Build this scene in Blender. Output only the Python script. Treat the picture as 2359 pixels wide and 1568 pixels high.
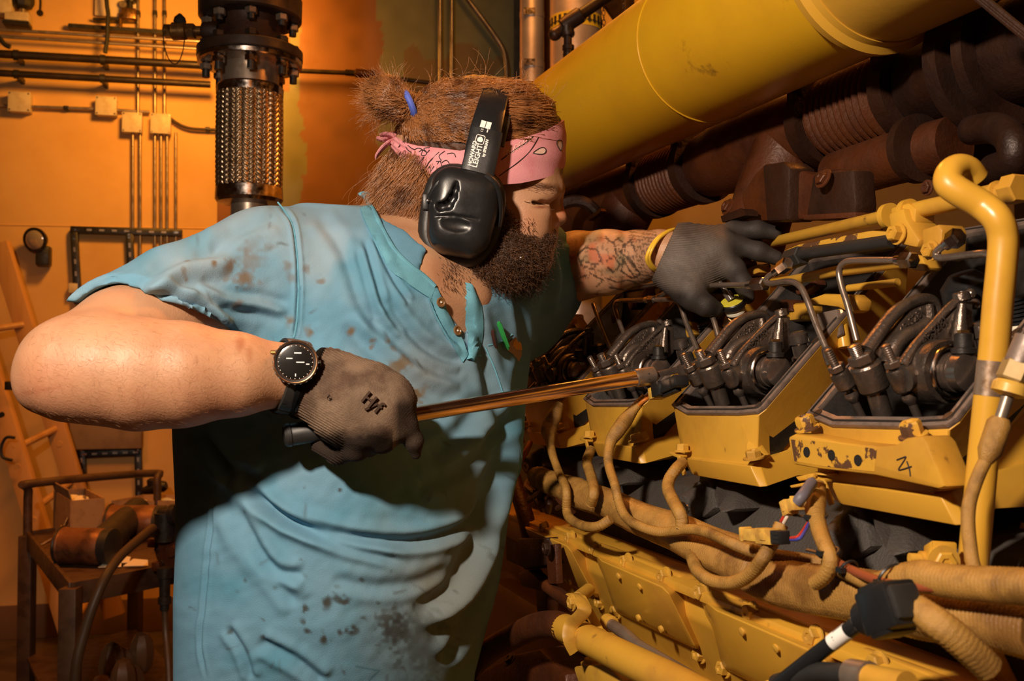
import bpy, bmesh, math, random
import numpy as np
from mathutils import Vector as V, Matrix
random.seed(7); np.random.seed(7)
PI = math.pi
scene = bpy.context.scene
for o in list(bpy.data.objects): bpy.data.objects.remove(o)
COL = scene.collection

# ---------------------------------------------------------------- camera
FPX, CX, CY, ZC = 2294.0, 1179.5, 784.0, 1.35
PITCH = math.atan(66/2294)
cp, sp = math.cos(PITCH), math.sin(PITCH)
camd = bpy.data.cameras.new('camera'); cam = bpy.data.objects.new('camera', camd); COL.objects.link(cam)
camd.sensor_width = 36; camd.lens = 36*FPX/2359; camd.clip_start = .02
cam.location = (0, 0, ZC); cam.rotation_euler = (PI/2+PITCH, 0, 0)
camd.dof.use_dof = True; camd.dof.focus_distance = 1.2; camd.dof.aperture_fstop = 11
scene.camera = cam

# ---------------------------------------------------------------- light
def area(name, loc, target, size, energy, col, spread=180):
    l = bpy.data.lights.new(name, 'AREA'); l.shape = 'DISK'; l.size = size; l.energy = energy; l.color = col
    l.spread = math.radians(spread)
    o = bpy.data.objects.new(name, l); COL.objects.link(o); o.location = loc
    o.rotation_euler = (V(target)-V(loc)).to_track_quat('-Z', 'Y').to_euler(); return o
SOD = (1, .30, .04)
area('work_light', (-.46, .02, ZC+.56), (.05, 1.3, 1.25), .09, 27, (1, .80, .62))
area('sodium_wall_lamp', (-1.35, 4.15, 3.0), (-1.7, 5.2, 2.4), .3, 25, (1, .40, .05))
area('sodium_overhead_lamp', (-.15, 2.5, 3.3), (-.2, 1.6, 1.2), .5, 22, SOD)
area('cart_fill', (-1.75, 2.9, 2.7), (-1.7, 3.5, .7), .4, 9, SOD, 110)  # orange fill added low over the parts cart to brighten it
area('sodium_engine_lamp', (1.25, 1.7, 3.0), (.5, 1.5, 1.6), .3, 12, SOD, 120)
area('clad_pipe_fill', (.15, 2.7, 3.5), (.15, 3.7, 2.1), .4, 10, (1, .42, .07))  # added fill that brightens the clad pipes and bulkhead
area('far_wall_fill', (.75, 5.3, 3.3), (.75, 6.4, 3.3), .3, 9, (1, .42, .06))  # added to lift the brightness of the far wall
area('front_fill', (.3, -1.2, 2.9), (.3, 1.5, 1.0), .8, 2.2, SOD)  # unseen orange fill behind the camera for the shaded sides
w = bpy.data.worlds.new('world'); scene.world = w; w.use_nodes = True
w.node_tree.nodes['Background'].inputs[0].default_value = (.55, .17, .02, 1)
w.node_tree.nodes['Background'].inputs[1].default_value = .028
scene.view_settings.view_transform = 'Standard'; scene.view_settings.look = 'None'
scene.view_settings.gamma = 1; scene.view_settings.use_curve_mapping = False
scene.view_settings.exposure = 0

# ---------------------------------------------------------------- helpers
def P(px, py, d):
    a = (px-CX)/FPX; b = (CY-py)/FPX
    return V((a*d, (cp-b*sp)*d, ZC+(sp+b*cp)*d))
def proj(v):                                           # numpy Nx3 -> px, py, depth
    y = v[:, 1]; z = v[:, 2]-ZC
    d = y*cp+z*sp; u = -y*sp+z*cp
    return CX+v[:, 0]/d*FPX, CY-u/d*FPX, d
def ray(px, py): return P(px, py, 1)-V((0, 0, ZC))
def hit(px, py, p0, n):
    r = ray(px, py); c = V((0, 0, ZC))
    return c+r*((p0-c).dot(n)/r.dot(n))
def PL(pts): return [P(*p) for p in pts]
def cat(pts, k=6, closed=False):                       # catmull-rom through points (any dimension)
    pts = [np.array(p, float) for p in pts]; n = len(pts); out = []
    for i in range(n if closed else n-1):
        g = (lambda j: pts[j % n]) if closed else (lambda j: pts[min(max(j, 0), n-1)])
        p0, p1, p2, p3 = g(i-1), g(i), g(i+1), g(i+2)
        for s in range(k):
            t = s/k
            out.append(.5*((2*p1)+(-p0+p2)*t+(2*p0-5*p1+4*p2-p3)*t*t+(-p0+3*p1-3*p2+p3)*t**3))
    if not closed: out.append(pts[-1])
    return out
def frame(d, up=V((0, 0, 1))):
    d = V(d).normalized()
    if abs(d.dot(up)) > .97: up = V((1, 0, 0))
    x = d.cross(up).normalized(); return x, x.cross(d).normalized()

class MB:
    def __init__(s): s.v = []; s.f = []
    def add(s, vs, fs):
        n = len(s.v); s.v += [tuple(v) for v in vs]; s.f += [tuple(i+n for i in f) for f in fs]; return s
    def rings(s, rs, cap=True, closed=False):
        n = len(rs[0]); vs = [p for r in rs for p in r]; fs = []
        m = len(rs)
        for i in range(m if closed else m-1):
            for j in range(n):
                a = i*n+j; b = i*n+(j+1) % n; c = ((i+1) % m)*n+(j+1) % n; d = ((i+1) % m)*n+j
                fs.append((a, b, c, d))
        if cap and not closed: fs.append(tuple(range(n))[::-1]); fs.append(tuple((m-1)*n+j for j in range(n)))
        return s.add(vs, fs)
    def tube(s, pts, r, n=12, cap=True, closed=False, flat=1.0, up=None):
        pts = [V(p) for p in pts]; m = len(pts)
        rr = [r]*m if np.isscalar(r) else list(r)
        if len(rr) != m: rr = list(np.interp(np.linspace(0, 1, m), np.linspace(0, 1, len(rr)), rr))
        rs = []; px = None
        for i in range(m):
            if closed: d = pts[(i+1) % m]-pts[i-1]
            else: d = pts[min(i+1, m-1)]-pts[max(i-1, 0)]
            if d.length < 1e-9: d = V((0, 0, 1))
            d.normalize()
            if px is None: x, y = frame(d, up or V((0, 0, 1)))
            else:
                x = px-d*px.dot(d); x.normalize(); y = d.cross(x)*-1
                y = x.cross(d)
            px = x
            rs.append([pts[i]+x*(math.cos(2*PI*k/n)*rr[i])+y*(math.sin(2*PI*k/n)*rr[i]*flat) for k in range(n)])
        return s.rings(rs, cap, closed)
    def lathe(s, o, d, prof, n=24, cap=True, ph=0, up=None):    # prof: (t along d, r)
        o = V(o); d = V(d).normalized(); x, y = frame(d, up or V((0, 0, 1)))
        rs = [[o+d*t+x*(math.cos(2*PI*k/n+ph)*r)+y*(math.sin(2*PI*k/n+ph)*r) for k in range(n)] for t, r in prof]
        return s.rings(rs, cap)
    def cyl(s, a, b, r, n=20, r2=None, ch=0):
        a = V(a); b = V(b); L = (b-a).length; r2 = r if r2 is None else r2
        if ch: return s.lathe(a, b-a, [(0, r-ch), (ch, r), (L-ch, r2), (L, r2-ch)], n)
        return s.lathe(a, b-a, [(0, r), (L, r2)], n)
    def hexn(s, a, b, r, ph=0, ch=.12):
        a = V(a); b = V(b); L = (b-a).length; c = r*ch
        return s.lathe(a, b-a, [(0, r-c), (c, r), (L-c, r), (L, r-c)], 6, ph=ph)
    def bolt(s, o, d, r, h=None, washer=True, ph=0):           # hex head bolt with washer, dimple on top
        o = V(o); d = V(d).normalized(); h = h or r*.8
        if washer: s.lathe(o, d, [(0, r*1.35), (r*.2, r*1.35), (r*.25, r*1.2)], 18)
        s.lathe(o, d, [(r*.2, r), (h*.85, r), (h, r*.85), (h, r*.45), (h*.85, r*.35)], 6, ph=ph); return s
    def box(s, c, ex, ey, ez):                                  # half-axis vectors
        c, ex, ey, ez = V(c), V(ex), V(ey), V(ez)
        vs = [c+ex*i+ey*j+ez*k for i in (-1, 1) for j in (-1, 1) for k in (-1, 1)]
        return s.add(vs, [(0, 1, 3, 2), (4, 6, 7, 5), (0, 4, 5, 1), (2, 3, 7, 6), (0, 2, 6, 4), (1, 5, 7, 3)])
    def prism(s, poly, ext):
        ext = V(ext); n = len(poly); a = [V(p) for p in poly]; b = [p+ext for p in a]
        return s.add(a+b, [tuple(range(n))[::-1], tuple(range(n, 2*n))]+[(i, (i+1) % n, (i+1) % n+n, i+n) for i in range(n)])
    def ball(s, c, r, n=16, sc=(1, 1, 1)):
        c = V(c); rs = []
        m = max(6, n//2)
        for i in range(m+1):
            t = PI*i/m; q = max(math.sin(t), .01)
            rs.append([c+V((math.cos(2*PI*k/n)*q*r*sc[0], math.sin(2*PI*k/n)*q*r*sc[1], -math.cos(t)*r*sc[2])) for k in range(n)])
        return s.rings(rs)
    def torus(s, c, d, R, r, n=24, m=8):
        c = V(c); x, y = frame(d)
        return s.tube([c+x*math.cos(2*PI*i/n)*R+y*math.sin(2*PI*i/n)*R for i in range(n)], r, m, closed=True)

ROOT = {}
def tag(o, label=None, cat=None, group=None, kind=None):
    if label: o['label'] = label
    if cat: o['category'] = cat
    if group: o['group'] = group
    if kind: o['kind'] = kind
    return o
def thing(name, label, cat, loc, group=None):
    o = bpy.data.objects.new(name, None); COL.objects.link(o); o.location = V(loc); o.empty_display_size = .05
    ROOT[o.name] = V(loc); return tag(o, label, cat, group)
def obj(name, mb, mat, parent=None, bevel=0, seg=2, ang=32, smooth=True, label=None):
    me = bpy.data.meshes.new(name)
    vs = np.array([tuple(v) for v in mb.v], float)
    if parent is None: org = V(((vs.min(0)+vs.max(0))/2).tolist()); org.z = float(vs[:, 2].min())
    else: org = ROOT[parent.name]
    me.from_pydata((vs-np.array(org)).tolist(), [], mb.f)
    bm = bmesh.new(); bm.from_mesh(me)
    bmesh.ops.recalc_face_normals(bm, faces=bm.faces)
    if bevel:
        ed = [e for e in bm.edges if len(e.link_faces) == 2 and e.calc_face_angle(0) > math.radians(28)]
        bmesh.ops.bevel(bm, geom=ed, offset=bevel, segments=seg, affect='EDGES', profile=.5, clamp_overlap=True)
    bm.to_mesh(me); bm.free()
    if smooth:
        me.shade_smooth(); me.set_sharp_from_angle(angle=math.radians(ang))
    return link(name, me, mat, parent, org, label)
def link(name, me, mat, parent, org, label=None):
    o = bpy.data.objects.new(name, me); COL.objects.link(o)
    if mat: me.materials.append(mat)
    ROOT[o.name] = V(org)
    if parent is None: o.location = org
    else: o.parent = parent
    if label: o['label'] = label
    return o
def solo(name, mb, mat, label, cat, group=None, **k): return tag(obj(name, mb, mat, **k), label, cat, group)
def struct(name, mb, mat, **k): return tag(obj(name, mb, mat, **k), kind='structure')
def copy_tree(o, off=None, parent=None):
    c = o.copy(); COL.objects.link(c)
    if parent: c.parent = parent
    if off is not None: c.location = o.location+V(off)
    ROOT[c.name] = ROOT[o.name]+(V(off) if off is not None else V((0, 0, 0)))
    for ch in list(o.children): 
        k = copy_tree(ch, None, c); ROOT[k.name] = ROOT[c.name]
    return c
FONT_OBJS = []
def text(name, s, o, x, y, size, mat, parent, thick=.0002, align='LEFT', sx=1.0, shear=0, bold=0):
    c = bpy.data.curves.new(name, 'FONT'); c.body = s; c.size = size; c.extrude = thick; c.align_x = align; c.shear = shear; c.offset = bold
    t = bpy.data.objects.new(name, c); COL.objects.link(t)
    bpy.context.view_layer.update()
    me = bpy.data.meshes.new_from_object(t.evaluated_get(bpy.context.evaluated_depsgraph_get()))
    bpy.data.objects.remove(t)
    x = V(x).normalized(); z = x.cross(V(y)).normalized(); y = z.cross(x)
    org = ROOT[parent.name] if parent else V(o)
    M = Matrix(((x.x*sx, y.x, z.x, o[0]-org.x), (x.y*sx, y.y, z.y, o[1]-org.y), (x.z*sx, y.z, z.z, o[2]-org.z), (0, 0, 0, 1)))
    me.transform(M); return link(name, me, mat, parent, org)

# ---------------------------------------------------------------- materials
def mat(name, c, r=.5, m=0., c2=None, s=9., lo=.45, hi=.65, det=6, bump=0., bs=120., coat=0., c3=None, s3=40., lo3=.6, hi3=.7,
        vcol=False, rv=.12, sub=0., subc=None, stretch=None, spec=.5, dist=.0, rmul=None):
    M = bpy.data.materials.new(name); M.use_nodes = True; nt = M.node_tree; N = nt.nodes; L = nt.links
    B = N['Principled BSDF']
    B.inputs['Base Color'].default_value = (*c, 1); B.inputs['Roughness'].default_value = r; B.inputs['Metallic'].default_value = m
    B.inputs['Specular IOR Level'].default_value = spec
    if coat: B.inputs['Coat Weight'].default_value = coat; B.inputs['Coat Roughness'].default_value = .15
    if sub:
        B.inputs['Subsurface Weight'].default_value = sub; B.inputs['Subsurface Radius'].default_value = subc or (.012, .004, .002)
        B.inputs['Subsurface Scale'].default_value = 1
    tc = N.new('ShaderNodeTexCoord'); co = tc.outputs['Object']
    if stretch:
        mp = N.new('ShaderNodeMapping'); mp.inputs['Scale'].default_value = stretch; L.new(co, mp.inputs[0]); co = mp.outputs[0]
    cur = None
    def noise(sc, d=det):
        n = N.new('ShaderNodeTexNoise'); n.inputs['Scale'].default_value = sc; n.inputs['Detail'].default_value = d
        n.inputs['Roughness'].default_value = .62; n.inputs['Distortion'].default_value = dist
        L.new(co, n.inputs['Vector']); return n.outputs['Fac']
    def ramp(x, a, b):
        q = N.new('ShaderNodeMapRange'); q.inputs['From Min'].default_value = a; q.inputs['From Max'].default_value = b
        q.interpolation_type = 'SMOOTHSTEP'; L.new(x, q.inputs['Value']); return q.outputs['Result']
    def mix(f, a, b):
        x = N.new('ShaderNodeMix'); x.data_type = 'RGBA'; L.new(f, x.inputs[0])
        for v, i in ((a, 6), (b, 7)):
            if isinstance(v, tuple): x.inputs[i].default_value = (*v, 1)
            else: L.new(v, x.inputs[i])
        return x.outputs[2]
    base = c
    if c2: base = mix(ramp(noise(s), lo, hi), base, c2)
    if c3: base = mix(ramp(noise(s3), lo3, hi3), base, c3)
    if vcol:
        a = N.new('ShaderNodeVertexColor'); a.layer_name = 'col'
        if vcol == 'mul':
            x = N.new('ShaderNodeMix'); x.data_type = 'RGBA'; x.blend_type = 'MULTIPLY'; x.inputs[0].default_value = 1
            if isinstance(base, tuple): x.inputs[6].default_value = (*base, 1)
            else: L.new(base, x.inputs[6])
            L.new(a.outputs[0], x.inputs[7]); base = x.outputs[2]
        else: base = a.outputs[0]
    if not isinstance(base, tuple): L.new(base, B.inputs['Base Color'])
    if rv:
        q = N.new('ShaderNodeMapRange'); q.inputs['From Min'].default_value = .3; q.inputs['From Max'].default_value = .7
        q.inputs['To Min'].default_value = max(.02, r-rv); q.inputs['To Max'].default_value = min(1, r+rv)
        L.new(noise(s*2.3), q.inputs['Value']); L.new(q.outputs[0], B.inputs['Roughness'])
    if bump:
        b = N.new('ShaderNodeBump'); b.inputs['Strength'].default_value = min(1, bump); b.inputs['Distance'].default_value = .002
        L.new(noise(bs, 4), b.inputs['Height']); L.new(b.outputs[0], B.inputs['Normal'])
    M['B'] = 0
    return M
def wavebump(M, scale, dirn='X', strength=.6, dist=.001, distort=0., typ='BANDS', dark=None):
    nt = M.node_tree; N = nt.nodes; L = nt.links; B = N['Principled BSDF']
    tc = N.new('ShaderNodeTexCoord'); wv = N.new('ShaderNodeTexWave'); wv.wave_type = typ; wv.bands_direction = dirn
    wv.inputs['Scale'].default_value = scale; wv.inputs['Distortion'].default_value = distort; wv.inputs['Detail Scale'].default_value = 2
    L.new(tc.outputs['Object'], wv.inputs['Vector'])
    b = N.new('ShaderNodeBump'); b.inputs['Strength'].default_value = strength; b.inputs['Distance'].default_value = dist
    L.new(wv.outputs['Fac'], b.inputs['Height'])
    if B.inputs['Normal'].links: L.new(B.inputs['Normal'].links[0].from_socket, b.inputs['Normal'])
    L.new(b.outputs[0], B.inputs['Normal'])
    if dark is not None:
        x = N.new('ShaderNodeMix'); x.data_type = 'RGBA'; L.new(wv.outputs['Fac'], x.inputs[0]); x.inputs[6].default_value = (*dark, 1)
        if B.inputs['Base Color'].links: L.new(B.inputs['Base Color'].links[0].from_socket, x.inputs[7])
        else: x.inputs[7].default_value = B.inputs['Base Color'].default_value
        L.new(x.outputs[2], B.inputs['Base Color'])
    return M
YEL = (.60, .325, .035)
m_yel = mat('yellow_paint', YEL, .42, c2=(.44, .225, .028), s=7, lo=.45, hi=.72, c3=(.12, .06, .015), s3=28, lo3=.66, hi3=.75, bump=.12, bs=60)
m_yelc = mat('clean_yellow_paint', (.62, .335, .035), .36, c2=(.46, .225, .03), s=6, lo=.42, hi=.72, c3=(.20, .10, .025), s3=22, lo3=.64, hi3=.74, bump=.05, bs=40)
m_yelrust = mat('rusty_yellow_paint', YEL, .5, c2=(.10, .045, .02), s=38, lo=.53, hi=.56, bump=.3, bs=90)
m_duct = mat('yellow_duct_paint', (.72, .395, .012), .34, c2=(.58, .30, .014), s=3, lo=.4, hi=.75, c3=(.26, .13, .015), s3=11, lo3=.64, hi3=.74, bump=.04, bs=14)
m_yelcap = mat('dusty_yellow_paint', (.58, .32, .035), .55, c2=(.38, .20, .03), s=18, lo=.4, hi=.7, bump=.1)
m_steel = mat('oily_steel', (.26, .21, .18), .28, .85, c2=(.19, .15, .125), s=22, bump=.16, bs=160)
m_cast = mat('oily_cast_iron', (.20, .16, .135), .30, .8, c2=(.11, .085, .068), s=14, bump=.4, bs=260)
m_dark = mat('dark_steel', (.05, .045, .042), .42, .6, c2=(.03, .026, .024), s=30, bump=.2, bs=150)
m_bright = mat('bright_steel', (.62, .55, .5), .2, 1, c2=(.4, .33, .28), s=30, bump=.05)
m_chrome = mat('worn_chrome', (.72, .60, .50), .14, 1, c2=(.34, .25, .18), s=60, lo=.55, hi=.72, bump=.12, bs=350)
m_gasket = mat('grey_gasket', (.22, .165, .135), .42, .3, c2=(.12, .09, .075), s=40, bump=.15)
m_block = mat('grey_block_paint', (.055, .048, .042), .62, c2=(.05, .042, .036), s=25, bump=.7, bs=330)
m_black = mat('black_plastic', (.012, .012, .013), .36, bump=.05, bs=300)
m_rubber = mat('black_rubber', (.02, .019, .018), .5, bump=.1)
m_hole = mat('dark_hole', (.008, .006, .005), .8)
m_rust = mat('rusty_orange_iron', (.10, .027, .007), .5, .15, c2=(.05, .013, .004), s=12, lo=.4, hi=.7, bump=.5, bs=180)
m_rustd = mat('dark_rusty_iron', (.035, .012, .005), .55, .2, c2=(.018, .006, .003), s=10, bump=.5, bs=160)
m_braid = mat('braided_sleeve', (.42, .225, .05), .42, c2=(.19, .095, .022), s=30, lo=.4, hi=.7, bump=.5, bs=900)
m_braidl = mat('braided_bundle', (.42, .225, .055), .40, c2=(.18, .085, .02), s=14, lo=.42, hi=.68, bump=.4, bs=500)
m_conn = mat('yellow_connector', (.66, .40, .07), .4, c2=(.45, .24, .05), s=60)
m_wire_r = mat('red_wire', (.45, .03, .015), .4); m_wire_b = mat('blue_wire', (.04, .05, .3), .4); m_wire_w = mat('white_wire', (.7, .6, .5), .45)
m_wall = mat('orange_plaster', (.78, .47, .18), .85, c2=(.66, .38, .13), s=2.2, lo=.35, hi=.75, bump=.12, bs=40)
m_wallb = mat('two_tone_bulkhead', (1, 1, 1), .6, vcol=True, bump=.1, bs=30)
m_floor = mat('dark_concrete', (.09, .055, .035), .8, c2=(.05, .03, .02), s=4, bump=.3)
m_galv = mat('galvanised_steel', (.42, .34, .27), .36, .75, c2=(.30, .23, .17), s=12, bump=.05)
m_pipe = mat('black_iron_pipe', (.035, .024, .018), .45, .5, c2=(.06, .034, .02), s=9, bump=.15)
m_silver = mat('aluminium_cladding', (.78, .68, .58), .38, .7, c2=(.64, .53, .44), s=4, bump=.03, bs=12)
m_boxs = mat('grey_box_paint', (.66, .55, .40), .5, c2=(.55, .44, .3), s=20)
m_brass = mat('aged_brass', (.36, .19, .06), .35, .85, c2=(.14, .07, .03), s=40)
m_wood = mat('orange_fibreglass', (.62, .33, .12), .5, c2=(.5, .25, .08), s=9, stretch=(1, 1, .1))
m_card = mat('cardboard', (.42, .25, .12), .85, c2=(.34, .19, .09), s=30)
m_paper = mat('white_paper', (.8, .72, .55), .8)
m_cart = mat('brown_cart_paint', (.10, .055, .03), .5, .2, c2=(.06, .03, .018), s=14, bump=.1)
m_can = mat('rust_brown_canister', (.22, .09, .035), .45, .3, c2=(.10, .04, .02), s=16, bump=.1)
m_panel = mat('brown_panel_box', (.30, .20, .12), .55, c2=(.24, .15, .09), s=10)
m_hose = mat('brown_rubber_hose', (.07, .04, .02), .5)
m_white = mat('white_print', (.82, .80, .76), .5)
m_yellab = mat('yellow_label', (.70, .52, .03), .45)
m_skin = mat('skin', (.50, .272, .150), .5, c2=(.44, .21, .112), s=16, lo=.4, hi=.75, vcol='mul', bump=.25, bs=420, sub=.12)
m_hair = mat('auburn_hair', (.075, .026, .009), .5, c2=(.04, .015, .006), s=60, stretch=(.6, 1, 2), bump=.6, bs=300)
m_hairs = mat('auburn_hair_strand', (.37, .15, .05), .26, c2=(.12, .042, .015), s=30, rv=0)
m_beard = mat('dark_brown_beard', (.035, .016, .009), .5, c2=(.07, .03, .014), s=140, lo=.5, hi=.7, bump=1, bs=260)
m_beards = mat('beard_strand', (.06, .026, .012), .36, c2=(.13, .055, .022), s=70, rv=0)
m_shirt = mat('faded_blue_cotton', (1, 1, 1), .88, vcol=True, bump=.35, bs=900, spec=.15, rv=0)
m_shirtd = mat('blue_cotton_trim', (.135, .36, .47), .88, c2=(.11, .29, .39), s=40, bump=.3, bs=800, spec=.15)
m_pink = mat('pink_cotton', (.72, .30, .33), .85, c2=(.66, .24, .27), s=30, bump=.2, bs=500, spec=.2)
m_ink = mat('dark_ink', (.02, .013, .016), .8)
m_cream = mat('pale_print', (.78, .52, .42), .85)
m_glove = mat('brown_knit_glove', (.20, .135, .09), .85, c2=(.10, .06, .04), s=26, lo=.42, hi=.68, bump=.5, bs=700, vcol='mul', spec=.2)
m_glove2 = mat('grey_knit_glove', (.125, .10, .085), .62, c2=(.07, .053, .045), s=22, lo=.4, hi=.7, bump=.3, bs=700, vcol='mul', spec=.35)
m_navy = mat('dark_denim', (.03, .035, .05), .8, c2=(.02, .022, .03), s=20, bump=.3, bs=600)
m_boot = mat('brown_leather', (.06, .03, .015), .5)
m_bluetie = mat('blue_elastic', (.08, .13, .55), .6)
m_ybandm = mat('yellow_silicone', (.85, .52, .04), .45)
m_green = mat('green_plastic', (.03, .30, .07), .3)
m_patch = mat('tan_leather_patch', (.42, .28, .19), .7); m_patcho = mat('orange_logo_leather', (.78, .36, .04), .6)
m_shadeglass = mat('lamp_glass', (.55, .45, .35), .15, .3, coat=1)
m_glass = mat('watch_glass', (.01, .009, .008), .06, coat=1)
m_copperish = mat('steel_tube', (.36, .28, .225), .32, .8, c2=(.24, .18, .14), s=18, bump=.04)
# ================================================================ SETTING
a14 = math.radians(14); TW = V((math.cos(a14), math.sin(a14), 0)); NW = V((math.sin(a14), -math.cos(a14), 0)); Z = V((0, 0, 1))
W0 = P(0, 850, 5.0)
def WQ(px, py, off=0): return hit(px, py, W0+NW*off, NW)
WL0 = V((W0.x, W0.y, 0))-TW*1.6
WL1 = WL0+TW*3.0
struct('floor', MB().box((0.4, 2.6, -.05), (4.4, 0, 0), (0, 4.4, 0), (0, 0, .05)), m_floor)
struct('ceiling', MB().box((0.4, 2.6, 3.95), (4.4, 0, 0), (0, 4.4, 0), (0, 0, .05)), mat('ceiling_paint', (.2, .12, .06), .9))
m = MB(); m.prism([WL0, WL1, WL1+Z*3.9, WL0+Z*3.9], NW*-.12); struct('wall_left', m, m_wall)
m = MB(); m.prism([WL0+NW*.012, WL1+NW*.012, WL1+NW*.012+Z*.17, WL0+NW*.012+Z*.17], NW*-.011); struct('baseboard_left', m, mat('curb_paint', (.16, .08, .04), .7), bevel=.004)
s0 = WQ(-300, 512); s1 = WQ(500, 527)                 # seam line in the plaster: a thin proud bead
m = MB().tube([s0, s1], .004, 6); tag(obj('trim_1', m, m_wall), kind='structure')
# bulkhead behind the man: worn brown paint over a pale green primer
D2 = 4.6; xa = P(497, 850, D2).x; xb = P(1192, 850, D2).x; yb = P(800, 850, D2).y
nx, nz = 150, 260
gx = np.linspace(xa, xb, nx); gz = np.linspace(0, 3.9, nz)
GX, GZ = np.meshgrid(gx, gz)
pts = np.stack([GX.ravel(), np.full(GX.size, yb), GZ.ravel()], 1)
me = bpy.data.meshes.new('wall_back')
org = V(((xa+xb)/2, yb, 0))
fs = [(j*nx+i, j*nx+i+1, (j+1)*nx+i+1, (j+1)*nx+i) for j in range(nz-1) for i in range(nx-1)]
me.from_pydata((pts-np.array(org)).tolist(), [], fs)
qx, qy, _ = proj(pts)
rg = np.random.RandomState(3)
def vnoise(x, y, s, seed):                             # cheap smooth 2-D value noise
    r = np.random.RandomState(seed).rand(64, 64); x = x/s; y = y/s
    xi = np.floor(x).astype(int); yi = np.floor(y).astype(int); fx = x-xi; fy = y-yi
    fx = fx*fx*(3-2*fx); fy = fy*fy*(3-2*fy); g = lambda a, b: r[a % 64, b % 64]
    return (g(xi, yi)*(1-fx)+g(xi+1, yi)*fx)*(1-fy)+(g(xi, yi+1)*(1-fx)+g(xi+1, yi+1)*fx)*fy
nz1 = vnoise(qx, qy, 34, 5)-.5; nz2 = vnoise(qx, qy, 11, 6)-.5
edge = 880-30*np.clip((qy-40)/20, 0, 1)*0
green_r = (qx+nz1*30+nz2*10) > np.where(qy < 45, 868, 880)
stripw = 45+60*vnoise(qx*0, qy, 60, 9)+nz2*22
green_l = ((qx > 645) & (qx-640 < stripw*.95) & (qy > 210))
green_t = (qx > 668) & (qx < 690+nz2*8) & (qy < 210)
low = (qy > 100) & (qx > 930) & (qx+nz1*40 < 1150) & (qy+nz1*50 > 115)
base = np.tile(np.array([.25, .098, .028]), (len(pts), 1))*(1+.3*nz1[:, None])
g = green_r | green_l | green_t
base[g] = np.array([.21, .19, .085])*(1+.25*nz1[g][:, None])
base[green_r & low] = np.array([.21, .125, .04])
ca = me.color_attributes.new('col', 'FLOAT_COLOR', 'POINT')
ca.data.foreach_set('color', np.concatenate([base, np.ones((len(base), 1))], 1).astype(np.float32).ravel())
o = link('wall_back', me, m_wallb, None, org); o.location = org; tag(o, kind='structure')
m = MB().box(((xa+.02), yb+.5, 1.95), (.02, 0, 0), (0, .49, 0), (0, 0, 1.95)); struct('wall_return', m, m_wallb if 0 else mat('bulkhead_edge', (.2, .08, .02), .7))
yf = 6.4
m = MB().box((1.2, yf+.06, 1.95), (2.6, 0, 0), (0, .06, 0), (0, 0, 1.95)); struct('wall_far', m, m_wall)
m = MB().box((3.3, 2.6, 1.95), (.06, 0, 0), (0, 4.3, 0), (0, 0, 1.95)); struct('wall_right', m, mat('dark_wall', (.05, .028, .015), .9))

# ---------------------------------------------------------------- conduits, pipes and boxes on the left wall
def wtube(name, pts, r, mt, label, cat, off, group=None, n=12, clips=()):
    p = [WQ(x, y, off) for x, y in pts]
    t = thing(name, label, cat, p[0], group)
    obj('pipe_run', MB().tube(p, r, n), mt, t)
    for x, y in clips:                                 # saddle clamp with a standoff to the wall
        c = WQ(x, y, off); d = (p[-1]-p[0]).normalized()
        mb = MB().lathe(c-d*.012, d, [(0, r*1.25), (.024, r*1.25)], 14); mb.box(c-NW*off*.5, TW*.01, NW*off*.5, Z*.012)
        obj('clamp', mb, m_dark, t)
    return t
wtube('iron_pipe', [(-60, 121), (480, 151)], .021, m_pipe, 'upper thick black iron pipe running across the orange wall', 'pipe', .14, clips=[(37, 127), (237, 138)])
wtube('iron_pipe', [(-60, 165), (485, 195)], .018, m_pipe, 'lower thick black iron pipe on the orange wall, under its twin', 'pipe', .14, clips=[(38, 171), (236, 181)])
wtube('conduit', [(-40, 66), (480, 97)], .009, m_galv, 'upper of two thin shiny conduits above the black pipes', 'conduit', .10)
wtube('conduit', [(-40, 82), (480, 114)], .008, m_galv, 'lower of two thin shiny conduits above the black pipes', 'conduit', .10)
m = MB(); a, b = WQ(158, 62, .05), WQ(485, 84, .05); m.box((a+b)/2, (b-a)/2, NW*.02, Z*.009); m.box((a+b)/2+Z*.012, (b-a)/2, NW*.004, Z*.006)
solo('strut_channel', m, m_dark, 'long dark strut channel fixed above the thin conduits', 'strut')
wtube('conduit', [(-60, 241), (30, 244.5), (225, 251), (345, 258)], .0085, m_galv, 'thin conduit linking the upper two wall boxes', 'conduit', .03, clips=[(152, 248.5)])
for (x, y0, y1, lab) in ((318, -60, 264, 'tall conduit dropping into the third wall box'), (357, -60, 268, 'left of two tall conduits dropping into the fourth wall box'),
                         (379, -60, 268, 'right of two tall conduits dropping into the fourth wall box')):
    wtube('conduit', [(x, y0), (x, y1)], .0085, m_galv, lab, 'conduit', .035, clips=[(x, 30)])
for (x, y0, y1, lab) in ((306, 300, 555, 'left conduit below the third wall box'), (323, 300, 610, 'right conduit below the third wall box'),
                         (357, 303, 585, 'first conduit below the fourth wall box'), (371, 303, 585, 'second conduit below the fourth wall box'),
                         (385, 303, 585, 'third conduit below the fourth wall box'), (405, 305, 560, 'conduit standing just right of the fourth wall box')):
    wtube('conduit', [(x, y0), (x, y1)], .0075, m_galv, lab, 'conduit', .035, clips=[(x, 532)])
wtube('conduit', cat([(392, 272), (405, 282), (425, 292), (450, 297), (505, 299)], 4), .008, m_pipe, 'bent conduit leaving the fourth wall box to the right', 'conduit', .03, clips=[(478, 297)])
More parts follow.
